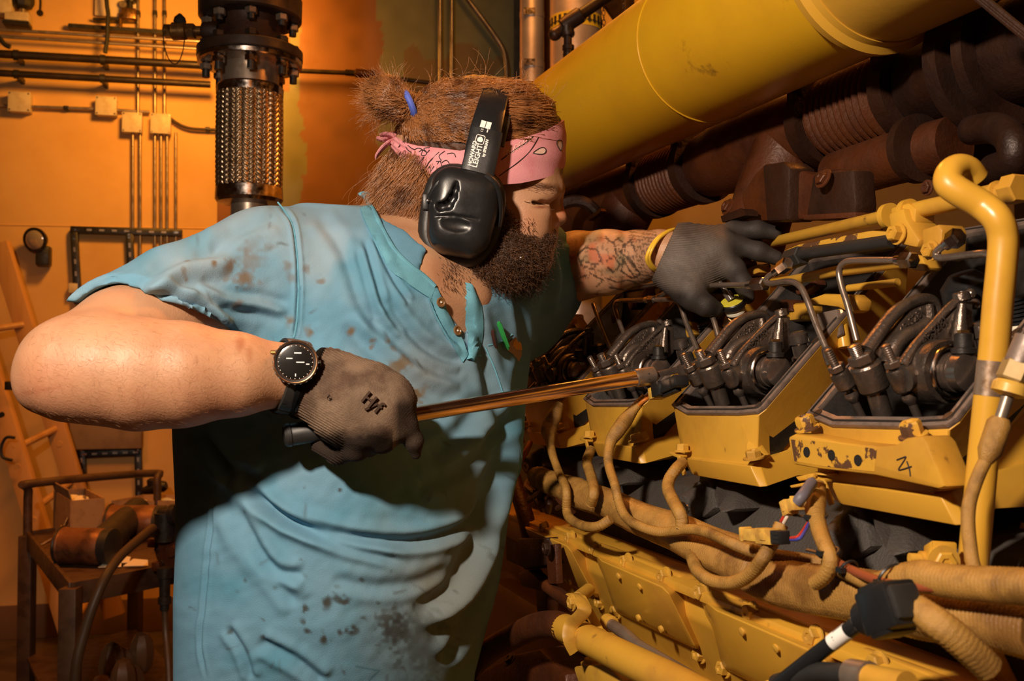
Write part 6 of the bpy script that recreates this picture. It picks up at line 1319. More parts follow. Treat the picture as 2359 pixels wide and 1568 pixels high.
for _ in range(1500):                                  # fine forearm hair
    x, y = R3.uniform(60, 640), R3.uniform(720, 985); h, nr = onsurf(body_bvh, x, y)
    if h is None: continue
    d0 = V((R3.gauss(.5, .4), 0, R3.gauss(-.5, .4))); d0 = ((d0-nr*d0.dot(nr)).normalized()+nr*.12).normalized(); L = R3.uniform(.004, .008); lines.append([h+d0*L*k/4 for k in range(5)])
strands('arm_hair', lines, .000055, mat('arm_hair_strand', (.36, .18, .08), .5, rv=0), man)
obj('hair_tie', MB().torus(P(944, 240, 1.265), V((.90, .12, .42)), .0165, .0038, 24, 8).torus(P(939, 239, 1.265), V((.90, .2, .42)), .016, .0034, 24, 8), m_bluetie, man)
obj('lip_piercing', MB().ball(P(1201, 594, 1.228), .0042, 14).cyl(P(1201, 594, 1.228), P(1203, 592, 1.26), .001, 8), m_bright, man)
# ---------------------------------------------------------------- bandana
top_ = ([900, 930, 960, 1060, 1150, 1230, 1270, 1300], [306, 325, 335, 347, 330, 311, 294, 276]); bot_ = ([900, 930, 1000, 1060, 1140, 1200, 1260, 1285, 1300], [338, 380, 403, 420, 427, 421, 408, 397, 384])
def bpos(t, f, off=0.0):                               # t angle round the head, f 0..1 bottom to top
    x = 1101+198*math.cos(t); d = dm+.0915*math.sin(t); yt = np.interp(x, *top_); yb = np.interp(x, *bot_)
    bul = 1+.02*math.sin(f*PI); rx = 1101+(198*bul+off/KH)*math.cos(t); dd_ = dm+(.0915*bul+off)*math.sin(t)
    wr = 1.1*math.sin(f*19+t*2)*max(0, math.cos(t+PI))**1+.7*math.sin(f*9+t*5)
    return P(rx, yb+(yt-yb)*f+wr, dd_)
nt_, nf = 120, 14; rs = []
for i in range(nt_):
    t = 2*PI*i/nt_; crease = lambda f: .0010*math.sin(f*22+3*math.cos(t*2))*max(0, -math.cos(t)+.1)+.0006*math.sin(f*12+t*6)
    rs.append([bpos(t, j/nf, .001+crease(j/nf)) for j in range(nf+1)]+[bpos(t, 1-j/nf, -.003) for j in range(nf+1)])
bandana = obj('bandana', MB().rings(rs, closed=True), m_pink, man, ang=60)
bverts = [V(v.co)+ROOT[man.name] for v in bandana.data.vertices]; bd_bvh = BVHTree.FromPolygons(bverts, [tuple(f.vertices) for f in bandana.data.polygons])
kn = obj('bandana_knot', MB().tube(cat([tuple(P(x, y, 1.31)) for x, y in ((930, 318), (915, 312), (900, 313), (885, 320), (868, 318))], 5), [.006, .010, .011, .009, .005], 10, flat=.5)
    .tube(cat([tuple(P(x, y, 1.30)) for x, y in ((912, 318), (902, 312), (888, 309), (874, 311))], 5), [.005, .008, .008, .003], 10, flat=.4)
    .tube(cat([tuple(P(x, y, 1.305)) for x, y in ((905, 322), (893, 330), (880, 342), (868, 358), (866, 368))], 5), [.006, .008, .008, .006, .002], 10, flat=.35), m_pink, man)
def inkline(pts, r=.0006): 
    pt = surf_path(bd_bvh, pts, .0003, 4)
    if len(pt) > 1: obj('printed_line', MB().tube(pt, r, 6), m_ink, bandana)
for k, ln in enumerate(([(1155, 368), (1185, 345), (1210, 330), (1228, 314)], [(1150, 405), (1185, 380), (1220, 350), (1240, 316)], [(918, 340), (930, 325), (938, 345), (950, 352), (940, 362), (955, 372)], [(940, 335), (955, 345), (965, 340), (985, 352), (975, 342), (990, 340)], [(990, 345), (972, 368), (960, 385)], [(1012, 350), (990, 372), (975, 398)],
    [(965, 350), (975, 345), (970, 358), (984, 356), (978, 345)], [(1025, 348), (1010, 360), (1018, 370), (1005, 372)], [(970, 395), (978, 382), (982, 398), (990, 380), (992, 396), (1000, 382)], [(1018, 375), (1030, 368), (1040, 385), (1050, 378)], [(1008, 378), (1014, 370), (1018, 382)], [(925, 372), (930, 360), (936, 376), (942, 366)], [(1030, 355), (1045, 352), (1050, 362)], [(1035, 400), (1045, 385), (1052, 396)])): inkline(ln)
def paisley(cx, cy, s, a):
    out = []
    for k in range(16):
        t = 2*PI*k/16; r = s*(1+.55*max(0, math.cos(t))**3); x = r*math.cos(t); y = s*.62*math.sin(t)*(1-.25*math.cos(t)); out.append((cx+x*math.cos(a)-y*math.sin(a), cy+x*math.sin(a)+y*math.cos(a)))
    pt = [onsurf(bd_bvh, x, y, .0003)[0] for x, y in out]
    if all(pt): obj('printed_line', MB().tube(pt, .0006, 6, closed=True), m_ink, bandana); pal = MB(); c = sum(pt, V((0, 0, 0)))/16; pal.add([c]+[v+(c-v)*.12 for v in pt], [(0, k+1, (k+1) % 16+1) for k in range(16)]); obj('printed_paisley', pal, m_cream, bandana)
for a_ in ((1246, 348, 12, 2.9), (1277, 408, 11, -.4), (1289, 332, 10, 1.4), (1165, 424, 13, .2), (1268, 402, 8, -.6)): paisley(*a_)
for k in range(7): 
    x, y = 1170+k*10, 352-k*6.5
    pt = [onsurf(bd_bvh, x+4*math.cos(j*PI/4), y+5.5*math.sin(j*PI/4), .0003)[0] for j in range(8)]
    if all(pt): obj('printed_ring', MB().tube(pt, .0005, 5, closed=True), m_cream, bandana)
# ---------------------------------------------------------------- ear muffs
em = thing('ear_muffs', 'black folding ear muffs worn over pink bandana', 'ear muffs', P(1068, 590, 1.2))
cc = P(1066, 491, 1.212); ex = V((.985, .06, -.16)).normalized(); ey = V((.10, -1, -.02)).normalized(); ez = ey.cross(ex).normalized()
if ez.z < 0: ez = -ez
F = Field(np.array(cc)-.075, np.array(cc)+.075, .0013)
x = (F.X-cc.x)*ex.x+(F.Y-cc.y)*ex.y+(F.Zz-cc.z)*ex.z; y = (F.X-cc.x)*ey.x+(F.Y-cc.y)*ey.y+(F.Zz-cc.z)*ey.z; z = (F.X-cc.x)*ez.x+(F.Y-cc.y)*ez.y+(F.Zz-cc.z)*ez.z
tp = 1-2.6*np.clip(-z, 0, .1)-.5*np.clip(y, 0, .05)*4*.6
hw = .0425*tp; hh = .0535-.10*np.clip(y, 0, .05); rr_ = .024
qx_ = np.maximum(np.abs(x)-hw+rr_, 0); qz_ = np.maximum(np.abs(z)-hh+rr_, 0); d2 = np.sqrt(qx_**2+qz_**2)-rr_
yy = y-.030-.006*(1-(x/.05)**2-(z/.06)**2); F.d = -smin(-d2, -yy, .020); F.d = np.maximum(F.d, -y-.012)
def groove(pts, k):                                    # pts: px, py, radius, sink; centred on the bulging front of the cup
    ch = []
    for a_, b_, r, s in pts:
        g = P(a_, b_, 1.19); lx, lz = (g-cc).dot(ex), (g-cc).dot(ez); yf = .036-.006*((lx/.05)**2+(lz/.06)**2)-s; ch.append((cc+ex*lx+ez*lz+ey*yf, r))
    out = None
    for (a_, ra_), (b_, rb_) in zip(ch, ch[1:]): e = F.cap(np.array(a_), np.array(b_), ra_, rb_); out = e if out is None else smin(out, e, .003)
    F.sub(out, k)
def dish(px_, py_, r, lift, k):
    g = P(px_, py_, 1.19); lx, lz = (g-cc).dot(ex), (g-cc).dot(ez); yf = .036-.006*((lx/.05)**2+(lz/.06)**2)+lift
    F.sub(F.ell(np.array(cc+ex*lx+ez*lz+ey*yf), r, (tuple(ex), tuple(ey), tuple(ez))), k)
dish(1043, 520, (.0215, .0056, .0098), .0022, .0012)
groove([(1000, 474, .0022, .0005), (1014, 479, .0048, .0022), (1030, 475, .0055, .0026), (1041, 458, .0045, .0024), (1047, 438, .0028, .0014), (1050, 424, .0015, .0006)], .002)
groove([(990, 502, .0016, 0), (1040, 500, .0016, 0), (1100, 508, .0016, 0)], .0015)
p, q = F.mesh(); p = smooth_pts(p, q, 2); cup = npobj('ear_cup', p, q, m_black, em)
cup_bvh = BVHTree.FromPolygons([V(v) for v in p], q.tolist())
F2 = MB(); ring = []
for k in range(36):
    t = 2*PI*k/36; c_, s_ = math.cos(t), math.sin(t); f = lambda v, n_: math.copysign(abs(v)**n_, v); ring.append(cc+ex*(.041*f(c_, .6))+ez*(.052*f(s_, .6))-ey*.018)
obj('cushion', MB().tube(ring, .011, 12, closed=True), m_rubber, em)
far = [cc+(v-cc)+V((0, .205, 0)) for v in ring]; obj('far_cup', MB().rings([far, [v+V((0, .025, 0)) for v in far], [cc+V((0, .245, 0))+(v-cc-V((0, .205, 0)))*.7 for v in far]]), m_black, em, bevel=.003)
def strap(pts, th):
    P_ = cat(pts, 8); rs = []; n_ = len(P_); mid = [P(*v[:3]) for v in P_]
    for i in range(n_):
        t = (mid[min(i+1, n_-1)]-mid[max(i-1, 0)]).normalized(); wv = V((1, 0, -.22)); wv = (wv-t*wv.dot(t)).normalized(); nv = t.cross(wv).normalized(); w_ = P_[i][3]*KH*.93
        if nv.dot(mid[i]-P(1090, 340, dm)) < 0: nv = -nv
        rs.append([mid[i]+wv*w_*a+nv*th*b for a, b in ((-1, -.6), (-1, .3), (-.9, .8), (-.4, 1), (.4, 1), (.9, .8), (1, .3), (1, -.6), (0, -1))])
    return MB().rings(rs)
hb = obj('headband', strap([(1096, 408, 1.196, 33), (1108, 350, 1.20, 36), (1122, 288, 1.208, 35), (1138, 228, 1.236, 32), (1149, 196, 1.276, 31), (1154, 185, 1.32, 31), (1152, 196, 1.366, 31), (1140, 240, 1.41, 31), (1120, 320, 1.425, 30), (1105, 400, 1.42, 28)], .0035), m_black, em, ang=40)
obj('band_pad', strap([(1128, 330, 1.222, 34), (1140, 285, 1.228, 33), (1154, 235, 1.252, 32), (1164, 207, 1.288, 31), (1167, 199, 1.325, 31), (1164, 210, 1.37, 30), (1150, 260, 1.40, 30)], .004), m_rubber, em, ang=40)
obj('band_slider', strap([(1090, 425, 1.192, 38), (1100, 395, 1.194, 38), (1113, 340, 1.1985, 37), (1122, 300, 1.204, 36)], .0030), m_black, em, ang=40)
yk = cat([tuple(v) for v in (P(1070, 405, 1.19), P(1038, 405, 1.185), P(1008, 425, 1.185), P(990, 455, 1.192), P(983, 478, 1.20))], 6); obj('yoke_arm', MB().tube(yk, [.0045, .004, .004, .0035, .0045], 10), m_black, em)
yk = cat([tuple(v) for v in (P(1118, 405, 1.19), P(1138, 420, 1.19), P(1150, 450, 1.195), P(1152, 490, 1.205), P(1146, 520, 1.21))], 6); obj('yoke_arm', MB().tube(yk, [.0045, .004, .004, .0035, .0045], 10), m_black, em)
obj('pivot', MB().box(P(981, 466, 1.197), (.004, 0, 0), (0, .006, 0), (0, 0, .010)), m_black, em, bevel=.002); obj('pivot_screw', MB().ball(P(985, 462, 1.19), .0028, 12), m_bright, em)
sv = [V(v.co)+ROOT[em.name] for n_ in ('headband', 'band_slider') for v in bpy.data.objects[n_].data.vertices]; sf = []; k = 0
for n_ in ('headband', 'band_slider'):
    d_ = bpy.data.objects[n_].data; sf += [tuple(v+k for v in f.vertices) for f in d_.polygons]; k += len(d_.vertices)
st_bvh = BVHTree.FromPolygons(sv, sf)
def strap_text(name, s, x, y, x2, y2, size, sx=1, bold=.0002):
    a, n_ = onsurf(st_bvh, x, y, .0006); b, _ = onsurf(st_bvh, x2, y2, .0006); X_ = b-a; Y_ = n_.cross(X_); text(name, s, a, X_, Y_, size, m_white, hb, .00015, sx=sx, bold=bold)
strap_text('printed_name', 'HOWARD', 1086, 383, 1098, 330, .0068, 1.02); strap_text('printed_name', 'LEIGHT', 1098, 387, 1111, 338, .0086, 1.02)
strap_text('printed_name', 'by SPERIAN', 1116, 362, 1127, 318, .0046, .98); strap_text('printed_mark', 'CE', 1112, 305, 1115, 294, .0042, 1, 0); strap_text('printed_mark', '=== ===', 1124, 306, 1130, 286, .0032, .7)
a, n_ = onsurf(st_bvh, 1106, 322, .0006); u_ = (onsurf(st_bvh, 1111, 305, .0006)[0]-a).normalized(); v_ = n_.cross(u_).normalized()
lg = MB()
sq = [a+u_*i*.0058+v_*j*.0052 for i, j in ((-1, -1), (1, -1), (1, 1), (-1, 1))]; lg.tube(sum([[A_.lerp(B_, t) for t in (.12, .5, .88)] for A_, B_ in zip(sq, sq[1:]+sq[:1])], []), .0006, 6, closed=True)
lg.prism([a+u_*(.0036*math.cos(t)*(1+.15*math.cos(3*t)))+v_*(.0036*math.sin(t)) for t in np.linspace(0, 2*PI, 14, endpoint=False)], n_*.0002)
a, n_ = onsurf(st_bvh, 1119, 288, .0006); 
for k in range(2): c = a+v_*(.0034-k*.0068); lg.prism([c+u_*i*.0046+v_*j*.0030 for i, j in ((-1, -1), (1, -1), (1, 1), (-1, 1))], n_*.0002)
obj('printed_logo', lg, m_white, hb, smooth=False)
# ---------------------------------------------------------------- shirt trim: collar, placket, buttons, pocket patch
cp_ = [P(838, 446, 1.335), P(846, 462, 1.30)]+surf_path(shirt_bvh, [(862, 492), (880, 530), (908, 578), (945, 614), (978, 640), (1000, 662)], .001, 5)
cp_ = [V(v) for v in cat([tuple(v) for v in cp_[::3]], 5)]
def ribbon(name, left, right, off, th, mt, parent, k=6, prof=lambda f: 0, rows=6):
    A_ = cat(left, k); B_ = cat(right, k); n_ = min(len(A_), len(B_)); rs = []
    for i in range(n_):
        up, dn = [], []
        for j in range(rows+1):
            f = j/rows; x, y = A_[i]+(B_[i]-A_[i])*f; h, nr = onsurf(shirt_bvh, x, y, 0)
            if h is None or (rs and (h-rs[-1][j]).length > .05): h = rs[-1][j] if rs else P(x, y, 1.25); nr = V((.2, -1, .1))
            o_ = off(i/(n_-1), f) if callable(off) else off; up.append(h+nr*(o_+th)); dn.append(h+nr*(o_-.001))
        rs.append(up+dn[::-1])
    m = MB().rings(rs); return obj(name, m, mt, parent, ang=50)
ribbon('collar', [(852, 474), (857, 484), (863, 495), (882, 532), (908, 578), (943, 613), (976, 640), (1001, 664)], [(830, 482), (835, 498), (842, 515), (862, 556), (888, 606), (925, 644), (958, 668), (990, 688)], 0, .0028, m_shirtd, man)
obj('collar_rim', MB().tube(cp_, .0036, 10), m_shirtd, man)
obj('back_collar', MB().tube([V(v) for v in cat([tuple(P(*v)) for v in ((838, 446, 1.335), (850, 455, 1.36), (872, 462, 1.385))], 5)], .008, 10, flat=.4), m_shirtd, man)
ribbon('placket_edge', [(1003, 662), (1020, 700), (1040, 745), (1066, 788), (1076, 815)], [(980, 668), (996, 712), (1017, 757), (1048, 805), (1066, 835)], 0, .0024, m_shirtd, man)
ribbon('placket_flap', [(1071, 655), (1075, 700), (1077, 750), (1078, 800), (1074, 828)], [(1090, 664), (1106, 700), (1113, 745), (1108, 795), (1092, 832)], lambda t, f: .0035*math.sin(f*PI*1.2)+.001, .003, m_shirtd, man)
obj('bar_tack', MB().tube(surf_path(shirt_bvh, [(1076, 818), (1098, 822)], .006, 3), .0012, 6), m_shirtd, man)
m_btn = mat('brown_button', (.20, .10, .035), .25, coat=.4)
for x, y in ((1001, 649), (1016, 696), (1053, 763)):
    a, n_ = onsurf(shirt_bvh, x-4, y, .0026); n_ = (n_+V((.3, -.4, 0))).normalized(); b_ = obj('button', MB().lathe(a, n_, [(0, .0052), (.0012, .0062), (.0024, .0058), (.0026, .0044), (.0016, .0036), (.0016, .0008)], 20), m_btn, man)
    obj('button_thread', MB().lathe(a+n_*.0016, n_, [(0, .0012), (.001, .001)], 8), m_white, b_)
for line in ([(1118, 800), (1140, 850), (1158, 905)], [(1124, 795), (1150, 790), (1180, 770)], [(640, 466), (672, 510), (684, 580), (688, 660), (684, 740), (677, 778)]):
    obj('seam_stitch', MB().tube(surf_path(shirt_bvh, line, .0002, 5), .0011, 6), m_shirtd, man)
pp = [onsurf(shirt_bvh, x, y, .0012)[0] for x, y in ((1187, 775), (1198, 790), (1201, 815), (1194, 832), (1180, 815), (1166, 806), (1172, 788))]
if all(pp): pt_ = obj('logo_patch', MB().prism(pp, V((-.0004, -.001, 0))), m_patch, man); pc = [onsurf(shirt_bvh, x, y, .0026)[0] for x, y in ((1186, 780), (1197, 793), (1199, 806), (1190, 805), (1179, 800), (1180, 788))]; obj('logo_mark', MB().prism(pc, V((-.0003, -.0008, 0))), m_patcho, pt_)
def pen(name, label, x0, y0, x1, y1, r, mt, mt2):
    a, _ = onsurf(shirt_bvh, x0, y0, r+.002); b, _ = onsurf(shirt_bvh, x1, y1, r+.002); t = thing(name, label, 'pen', b)
    obj('barrel', MB().lathe(a, b-a, [(0, r*.6), (.003, r), ((b-a).length-.006, r), ((b-a).length, r*.5)], 14), mt, t); d = (b-a).normalized(); obj('clip', MB().box(a+(b-a)*.5+V((.002, -r*1.1, 0)), d*(b-a).length*.42, V((r*.35, 0, 0)), V((0, r*.2, 0))), mt2, t, bevel=.0003)
pen('pocket_pen', 'dark brown pen clipped in the shirt pocket', 1128, 758, 1137, 802, .0032, mat('brown_plastic', (.05, .02, .015), .25), m_black); pen('pocket_pen', 'green pen clipped in the shirt pocket', 1140, 742, 1163, 806, .0032, m_green, m_green)
# ---------------------------------------------------------------- gloves
def glove(name, F, mt, dark, label, stripe):
    p, q = F.mesh(); p = smooth_pts(p, q, 2); nn = vnormals(p, q); px, py, pd = proj(p)
    a, w_, k_ = stripe(px, py); p = p+nn*(k_*np.sin(a*w_))[:, None]; c = np.ones((len(p), 3))
    f = dark(px, py, pd); c = c*(1-f[:, None])+np.array([.16, .16, .175])*f[:, None]
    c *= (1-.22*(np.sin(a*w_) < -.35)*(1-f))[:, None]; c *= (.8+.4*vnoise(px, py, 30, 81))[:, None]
    o = npobj(name, p, q, mt, man, np.clip(c, 0, 1.3), label); return o, BVHTree.FromPolygons([V(v) for v in p], q.tolist())
F = Field(NP(650, 1080, 1.10)-np.array([0, .16, 0]), NP(1000, 780, 1.10)+np.array([.01, .03, .02]), .0013)
F.add(F.chain([(712, 882, 1.042, .0355), (745, 886, 1.040, .0345), (800, 915, 1.036, .0385), (868, 924, 1.034, .034), (895, 928, 1.03, .026)], .02), .01)
F.add(F.chain([(800, 960, 1.035, .03), (855, 975, 1.03, .026)], .02), .02)
for ch in ([(898, 908, 1.03, .0165), (922, 926, 1.024, .0115), (938, 975, 1.028, .0100), (953, 1015, 1.034, .0095), (958, 1046, 1.04, .0055)],
           [(896, 945, 1.018, .017), (912, 985, 1.026, .014), (885, 1008, 1.06, .0125), (850, 998, 1.078, .0115)],
           [(870, 978, 1.016, .0165), (880, 1012, 1.028, .0135), (848, 1024, 1.062, .012), (818, 1008, 1.078, .011)],
           [(832, 1000, 1.02, .0155), (822, 1032, 1.032, .0125), (778, 1044, 1.052, .0115), (738, 1026, 1.062, .0100)],
           [(850, 885, 1.06, .016), (905, 905, 1.082, .0125), (940, 920, 1.088, .0105)]): F.add(F.chain(ch, .006), .007)
pn = NP(708, 880, 1.04); wn = np.array(V((.875, .1, -.48)).normalized())
F.d = np.maximum(F.d, -((F.X-pn[0])*wn[0]+(F.Y-pn[1])*wn[1]+(F.Zz-pn[2])*wn[2]))
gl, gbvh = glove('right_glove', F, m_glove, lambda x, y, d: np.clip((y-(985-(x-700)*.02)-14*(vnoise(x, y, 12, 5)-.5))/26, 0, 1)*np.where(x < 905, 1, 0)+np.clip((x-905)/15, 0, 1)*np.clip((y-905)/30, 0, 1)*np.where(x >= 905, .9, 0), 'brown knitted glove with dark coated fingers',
    lambda x, y: ((x*.86+y*.5) if 0 else (y*.86-x*.5), np.where(x < 790, 1.15, 1.6), np.where(x < 790, .0006, .00022)))
ck = cat([tuple(P(x, y, d)) for x, y, d in ((745, 812, 1.035), (722, 838, 1.008), (698, 878, 1.0), (682, 915, 1.005), (674, 944, 1.025), (690, 950, 1.06), (722, 900, 1.08), (745, 840, 1.07))], 5, True); obj('glove_cuff', MB().tube(ck, .0058, 10, closed=True), m_glove, man)
a, n_ = onsurf(gbvh, 838, 945, .0006); b, _ = onsurf(gbvh, 878, 916, .0006); xx = V((.55, 0, .30)); xx = (P(866, 962, 1.0)-P(838, 918, 1.0))
def glove_text(s, x, y, dx, dy, size):
    for i, ch in enumerate(s):
        a, n_ = onsurf(gbvh, x+dx*i, y+dy*i, .0019)
        if a: text('printed_mark', ch, a, n_.cross(V((.5, 0, .86))) if 0 else (V((dx, 0, -dy)).normalized()-n_*V((dx, 0, -dy)).normalized().dot(n_)), n_.cross(V((dx, 0, -dy)).normalized()), size, m_inkb, gl, .0012, bold=.0003)
m_inkb = mat('brown_ink', (.045, .022, .012), .9)
glove_text('Hyf', 830, 921, 15, 12, .018); glove_text('6', 757, 924, 8, -3, .009)
F = Field(NP(1480, 745, 1.40)-np.array([0, .2, 0]), NP(1830, 490, 1.40)+np.array([.02, .03, .02]), .0013)
F.add(F.chain([(1520, 580, 1.338, .0345), (1555, 588, 1.325, .0365), (1605, 605, 1.308, .0400), (1648, 588, 1.298, .031)], .02), .01); F.add(F.chain([(1600, 570, 1.33, .03), (1655, 558, 1.32, .022)], .02), .02)
F.add(F.chain([(1560, 625, 1.30, .032), (1580, 660, 1.285, .023)], .02), .02)
for ch in ([(1575, 645, 1.29, .024), (1597, 685, 1.272, .0165), (1625, 703, 1.268, .0135), (1648, 711, 1.272, .0105)], [(1648, 594, 1.292, .0175), (1692, 620, 1.276, .0138), (1714, 655, 1.27, .0118), (1722, 684, 1.272, .0092)],
           [(1652, 572, 1.305, .017), (1698, 566, 1.292, .0132), (1748, 579, 1.283, .0118), (1788, 594, 1.28, .0095)], [(1648, 552, 1.33, .0165), (1690, 533, 1.325, .0132), (1745, 529, 1.32, .0118), (1786, 537, 1.318, .0095)],
           [(1640, 556, 1.36, .015), (1695, 550, 1.372, .0115), (1740, 566, 1.37, .010), (1768, 585, 1.368, .008)]): F.add(F.chain(ch, .006), .009)
pn = NP(1532, 578, 1.335); wn = np.array(V((.88, -.1, -.40)).normalized()); F.d = np.maximum(F.d, -((F.X-pn[0])*wn[0]+(F.Y-pn[1])*wn[1]+(F.Zz-pn[2])*wn[2]))
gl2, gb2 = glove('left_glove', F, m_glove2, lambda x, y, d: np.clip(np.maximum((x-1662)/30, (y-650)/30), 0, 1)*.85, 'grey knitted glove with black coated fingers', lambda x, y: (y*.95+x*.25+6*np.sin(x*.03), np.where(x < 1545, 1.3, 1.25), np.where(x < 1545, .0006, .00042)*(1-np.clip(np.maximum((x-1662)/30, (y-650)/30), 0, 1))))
# ---------------------------------------------------------------- wristband, watch, wrench, dial
wb = cat([tuple(P(*v)) for v in ((1552, 530, 1.338), (1518, 546, 1.308), (1497, 574, 1.297), (1491, 600, 1.303), (1510, 622, 1.325), (1540, 606, 1.362), (1560, 562, 1.368))], 8, True)
t = thing('wristband', 'thin yellow double wristband above the grey glove', 'wristband', P(1520, 622, 1.33)); obj('loop', MB().tube(wb, .0026, 10, closed=True), m_ybandm, t)
c_ = sum((V(v) for v in wb), V((0, 0, 0)))/len(wb); obj('loop', MB().tube([V(v)+(V(v)-c_)*.01+V((.0035, 0, .001)) for v in wb], .0022, 10, closed=True), m_ybandm, t)
wt = thing('wrist_watch', 'black digital watch with round copper toned bezel on right wrist', 'watch', P(665, 940, 1.03))
fc = P(681, 834, .988); fn = V((.12, -.98, .12)).normalized(); fx = V((1, 0, 0)); fx = (fx-fn*fx.dot(fn)).normalized(); fy = fn.cross(fx); 
case = obj('case', MB().lathe(fc-fn*.012, fn, [(0, .0185), (.002, .0215), (.009, .0222), (.011, .0215)], 48, up=fy), m_black, wt, ang=30)
m_cop = mat('copper_steel', (.60, .33, .17), .2, .95)
bz = obj('bezel', MB().lathe(fc-fn*.002, fn, [(0, .0220), (.0015, .0222), (.003, .0213), (.0036, .0198), (.0028, .0178), (.001, .0176)], 48), m_black, wt)
obj('bezel_ring', MB().torus(fc+fn*.0012, fn, .0208, .0010, 56, 8), m_cop, bz); obj('inner_ring', MB().torus(fc+fn*.0006, fn, .0176, .0006, 56, 6), m_cop, bz)
for k in range(48):
    a_ = 2*PI*k/48; r_ = fx*math.cos(a_)+fy*math.sin(a_); s_ = fn.cross(r_)
    if k % 2 == 0: obj('knurl', MB().box(fc-fn*.0005+r_*.0222, r_*.0005, s_*.0010, fn*.0014), m_dark, bz)
gls = obj('dial', MB().lathe(fc, fn, [(0, .0182), (.0012, .0176), (.0016, .015), (.0017, .001)], 48), m_glass, wt)
for a_, b_, w_, h_ in ((-.006, .0035, .0030, .0005), (.0048, -.0002, .0040, .0005), (.0120, -.002, .0016, .0005), (.002, .009, .0035, .0006), (.0005, -.013, .0005, .0014)): obj('display_mark', MB().box(fc+fn*.0018+fx*a_+fy*b_, fx*w_, fy*h_-fx*h_*.0, fn*.0001), m_white, gls)
for k in range(24):
    a_ = 2*PI*k/24; r_ = fx*math.cos(a_)+fy*math.sin(a_); obj('minute_tick', MB().box(fc+fn*.0013+r_*.0160, r_*.0010, fn.cross(r_)*.0003, fn*.0001), m_white, gls)
for dy in (.010, 0, -.011): obj('push_button', MB().cyl(fc-fn*.006-fx*.020+fy*dy, fc-fn*.006-fx*.0255+fy*dy, .0024, 12, ch=.0006), m_brass, wt)
obj('crown_guard', MB().cyl(fc-fn*.006+fx*.020, fc-fn*.006+fx*.0245, .003, 12, ch=.0006), m_dark, wt)
ax = (NP(700, 874, 1.038)-NP(620, 862, 1.02)); ax = V(ax.tolist()).normalized(); wc = P(668, 868, 1.033); x_, y_ = frame(ax); bp2 = []
for k in range(49):
    a_ = 2*PI*k/48; r_ = x_*math.cos(a_)+y_*math.sin(a_); bp2.append(r_)
rs = []
for k in range(48):
    r_ = bp2[k]; dn = max(0, r_.dot((fc-wc).normalized())); R_o = .0385+.002*dn; rs.append([wc+r_*(R_o-.003)-ax*.0135, wc+r_*R_o-ax*.0125, wc+r_*(R_o+.0006)-ax*.004, wc+r_*(R_o+.0006)+ax*.004, wc+r_*R_o+ax*.0125, wc+r_*(R_o-.003)+ax*.0135])
sb = obj('strap', MB().rings(rs, closed=True), m_rubber, wt)
for k in (3, 6, 9, 12, 15, 18): obj('strap_rib', MB().tube([wc+bp2[(j) % 48]*.0392+ax*(.0125*q_/4) for q_ in range(-4, 5) for j in [((k*1)+30) % 48]], .0007, 6), m_black, sb)
# torque wrench lying along the gloved fist to the second housing
tw = thing('torque_wrench', 'long copper toned torque wrench held in the right glove', 'wrench', P(1100, 950, 1.1))
w0, w1 = P(652, 1004, 1.046), P(1604, 848, 1.212); wd = (w1-w0).normalized(); WLn = (w1-w0).length
def wp(px): 
    lo, hi = 0, 1
    for _ in range(40):
        mid = (lo+hi)/2; a_ = proj(np.array([tuple(w0.lerp(w1, mid))]))[0][0]
        if a_ < px: lo = mid
        else: hi = mid
    return w0.lerp(w1, lo)
g0 = wp(722); obj('grip', MB().lathe(w0, g0-w0, [(0, .006), (.001, .0105), (.004, .0125), (.0075, .0125), (.0085, .0112), (.0095, .0118), ((g0-w0).length+.10, .0118)], 28), m_rubber, tw)
tu0, tu1 = wp(800), wp(1463); obj('tube', MB().tube([tu0, tu1], [.0086, .0090], 32), m_copperish if 0 else mat('copper_chrome', (.85, .56, .38), .19, 1, rv=.03, bump=.03, bs=25), tw)
c0, c1 = wp(1463), wp(1508); hd = obj('collar', MB().lathe(c0, c1-c0, [(0, .0092), (.001, .0106), (.004, .0110), ((c1-c0).length-.002, .0110), ((c1-c0).length, .0095), ((c1-c0).length+.001, .004)], 32), m_copperish, tw)
for k in (-1, 1): obj('pin', MB().lathe(c0.lerp(c1, .65)+V((0, -.0098, .003*k)), V((0, -1, 0)), [(0, .0012), (.0016, .001)], 10), m_dark, hd)
s0, s1 = wp(1506), wp(1572); s_ = V((0, 0, 1)); obj('shank', MB().rings([[s0+s_*.0035-V((0, .0035, 0)), s0+s_*.0035+V((0, .0035, 0)), s0-s_*.0035+V((0, .0035, 0)), s0-s_*.0035-V((0, .0035, 0))], [s1+s_*.0065-V((0, .005, 0)), s1+s_*.0065+V((0, .005, 0)), s1-s_*.0022+V((0, .005, 0)), s1-s_*.0022-V((0, .005, 0))]]), m_steel, tw, bevel=.001)
rc = P(1590, 846, 1.2); ra = V((-.36, -.05, .93)).normalized(); obj('ratchet_head', MB().lathe(rc-ra*.007, ra, [(0, .013), (.002, .0162), (.012, .0162), (.014, .014), (.014, .009), (.010, .009)], 36), m_steel, tw); obj('drive_socket', MB().lathe(rc+ra*.004, ra, [(0, .009), (.012, .009), (.014, .0075), (.014, .005), (.008, .005)], 12), m_dark, tw)
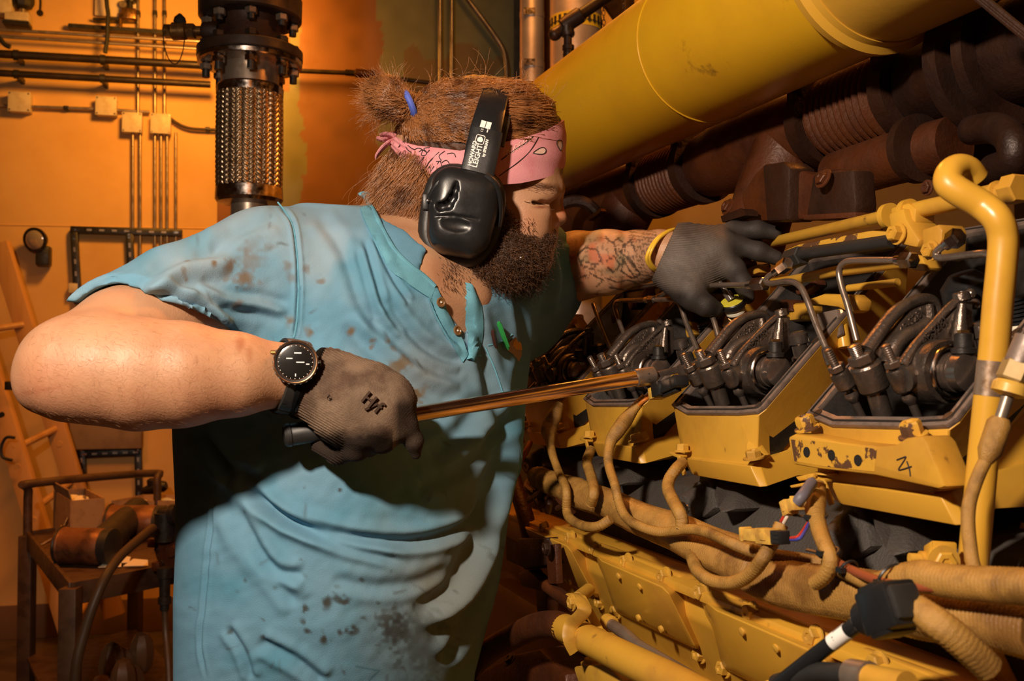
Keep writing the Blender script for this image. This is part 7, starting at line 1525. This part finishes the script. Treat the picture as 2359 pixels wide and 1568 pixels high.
# dial indicator pinched between thumb and finger
dl = thing('dial_gauge', 'yellow faced dial held between gloved thumb and finger', 'gauge', P(1697, 730, 1.275)); ga = (P(1678, 690, 1.265)-P(1697, 716, 1.265)); ga = V((-.38, -.42, .82)).normalized(); gc = P(1686, 692, 1.275)
obj('body', MB().lathe(gc-ga*.010, ga, [(0, .013), (.001, .0158), (.008, .0165), (.0095, .0155)], 36), m_black, dl); obj('face', MB().lathe(gc-ga*.0005, ga, [(0, .0153), (.0004, .0150), (.0006, .001)], 36), mat('dial_face', (.62, .55, .05), .4), dl)
obj('base_ring', MB().lathe(gc-ga*.018, ga, [(0, .009), (.0005, .0128), (.004, .0130), (.005, .0115), (.008, .0115)], 36), mat('cream_ring', (.72, .68, .55), .4), dl); obj('needle', MB().box(gc+ga*.0004+V((.002, 0, .001)), V((.007, .001, .002)), V((0, .0006, .0003)), ga*.0002), m_ink, dl)
obj('stem', MB().lathe(gc-ga*.045, ga, [(0, .0025), (.004, .0055), (.018, .0055), (.019, .004), (.028, .004)], 12), m_steel, dl)
obj('plunger', MB().lathe(gc+ga*.0005, (P(1645, 632, 1.29)-gc), [(.0, .0055), (.012, .0055), (.013, .0035), (.034, .0035), (.035, .005), (.042, .005)], 14), mat('clear_plastic', (.1, .08, .07), .08, coat=1), dl)
# ---------------------------------------------------------------- trousers and boots (below the frame, standing on the floor)
hipz = .90; cx_, cy_ = float(np.interp(hipz, tz, tx)), 1.33
for s, nm in ((-1, 'left'), (1, 'right')):
    h = V((cx_+s*.10*ct, cy_+s*.10*st_, hipz)); k = h+V((.02, -.02, -.42)); f = k+V((-.02, .03, -.40))
    obj('trouser_leg', MB().tube(cat([tuple(h), tuple(k), tuple(f)], 6), [.125, .10, .085], 20), m_navy, man)
    b = V((f.x, f.y, 0)); obj('boot', MB().tube(cat([(b.x-.04, b.y+.04, .06), (b.x, b.y, .07), (b.x+.08, b.y-.08, .05), (b.x+.14, b.y-.14, .035)], 5), [.05, .062, .052, .034], 16).tube([b+Z*.05, b+Z*.2], .062, 16), m_boot, man)
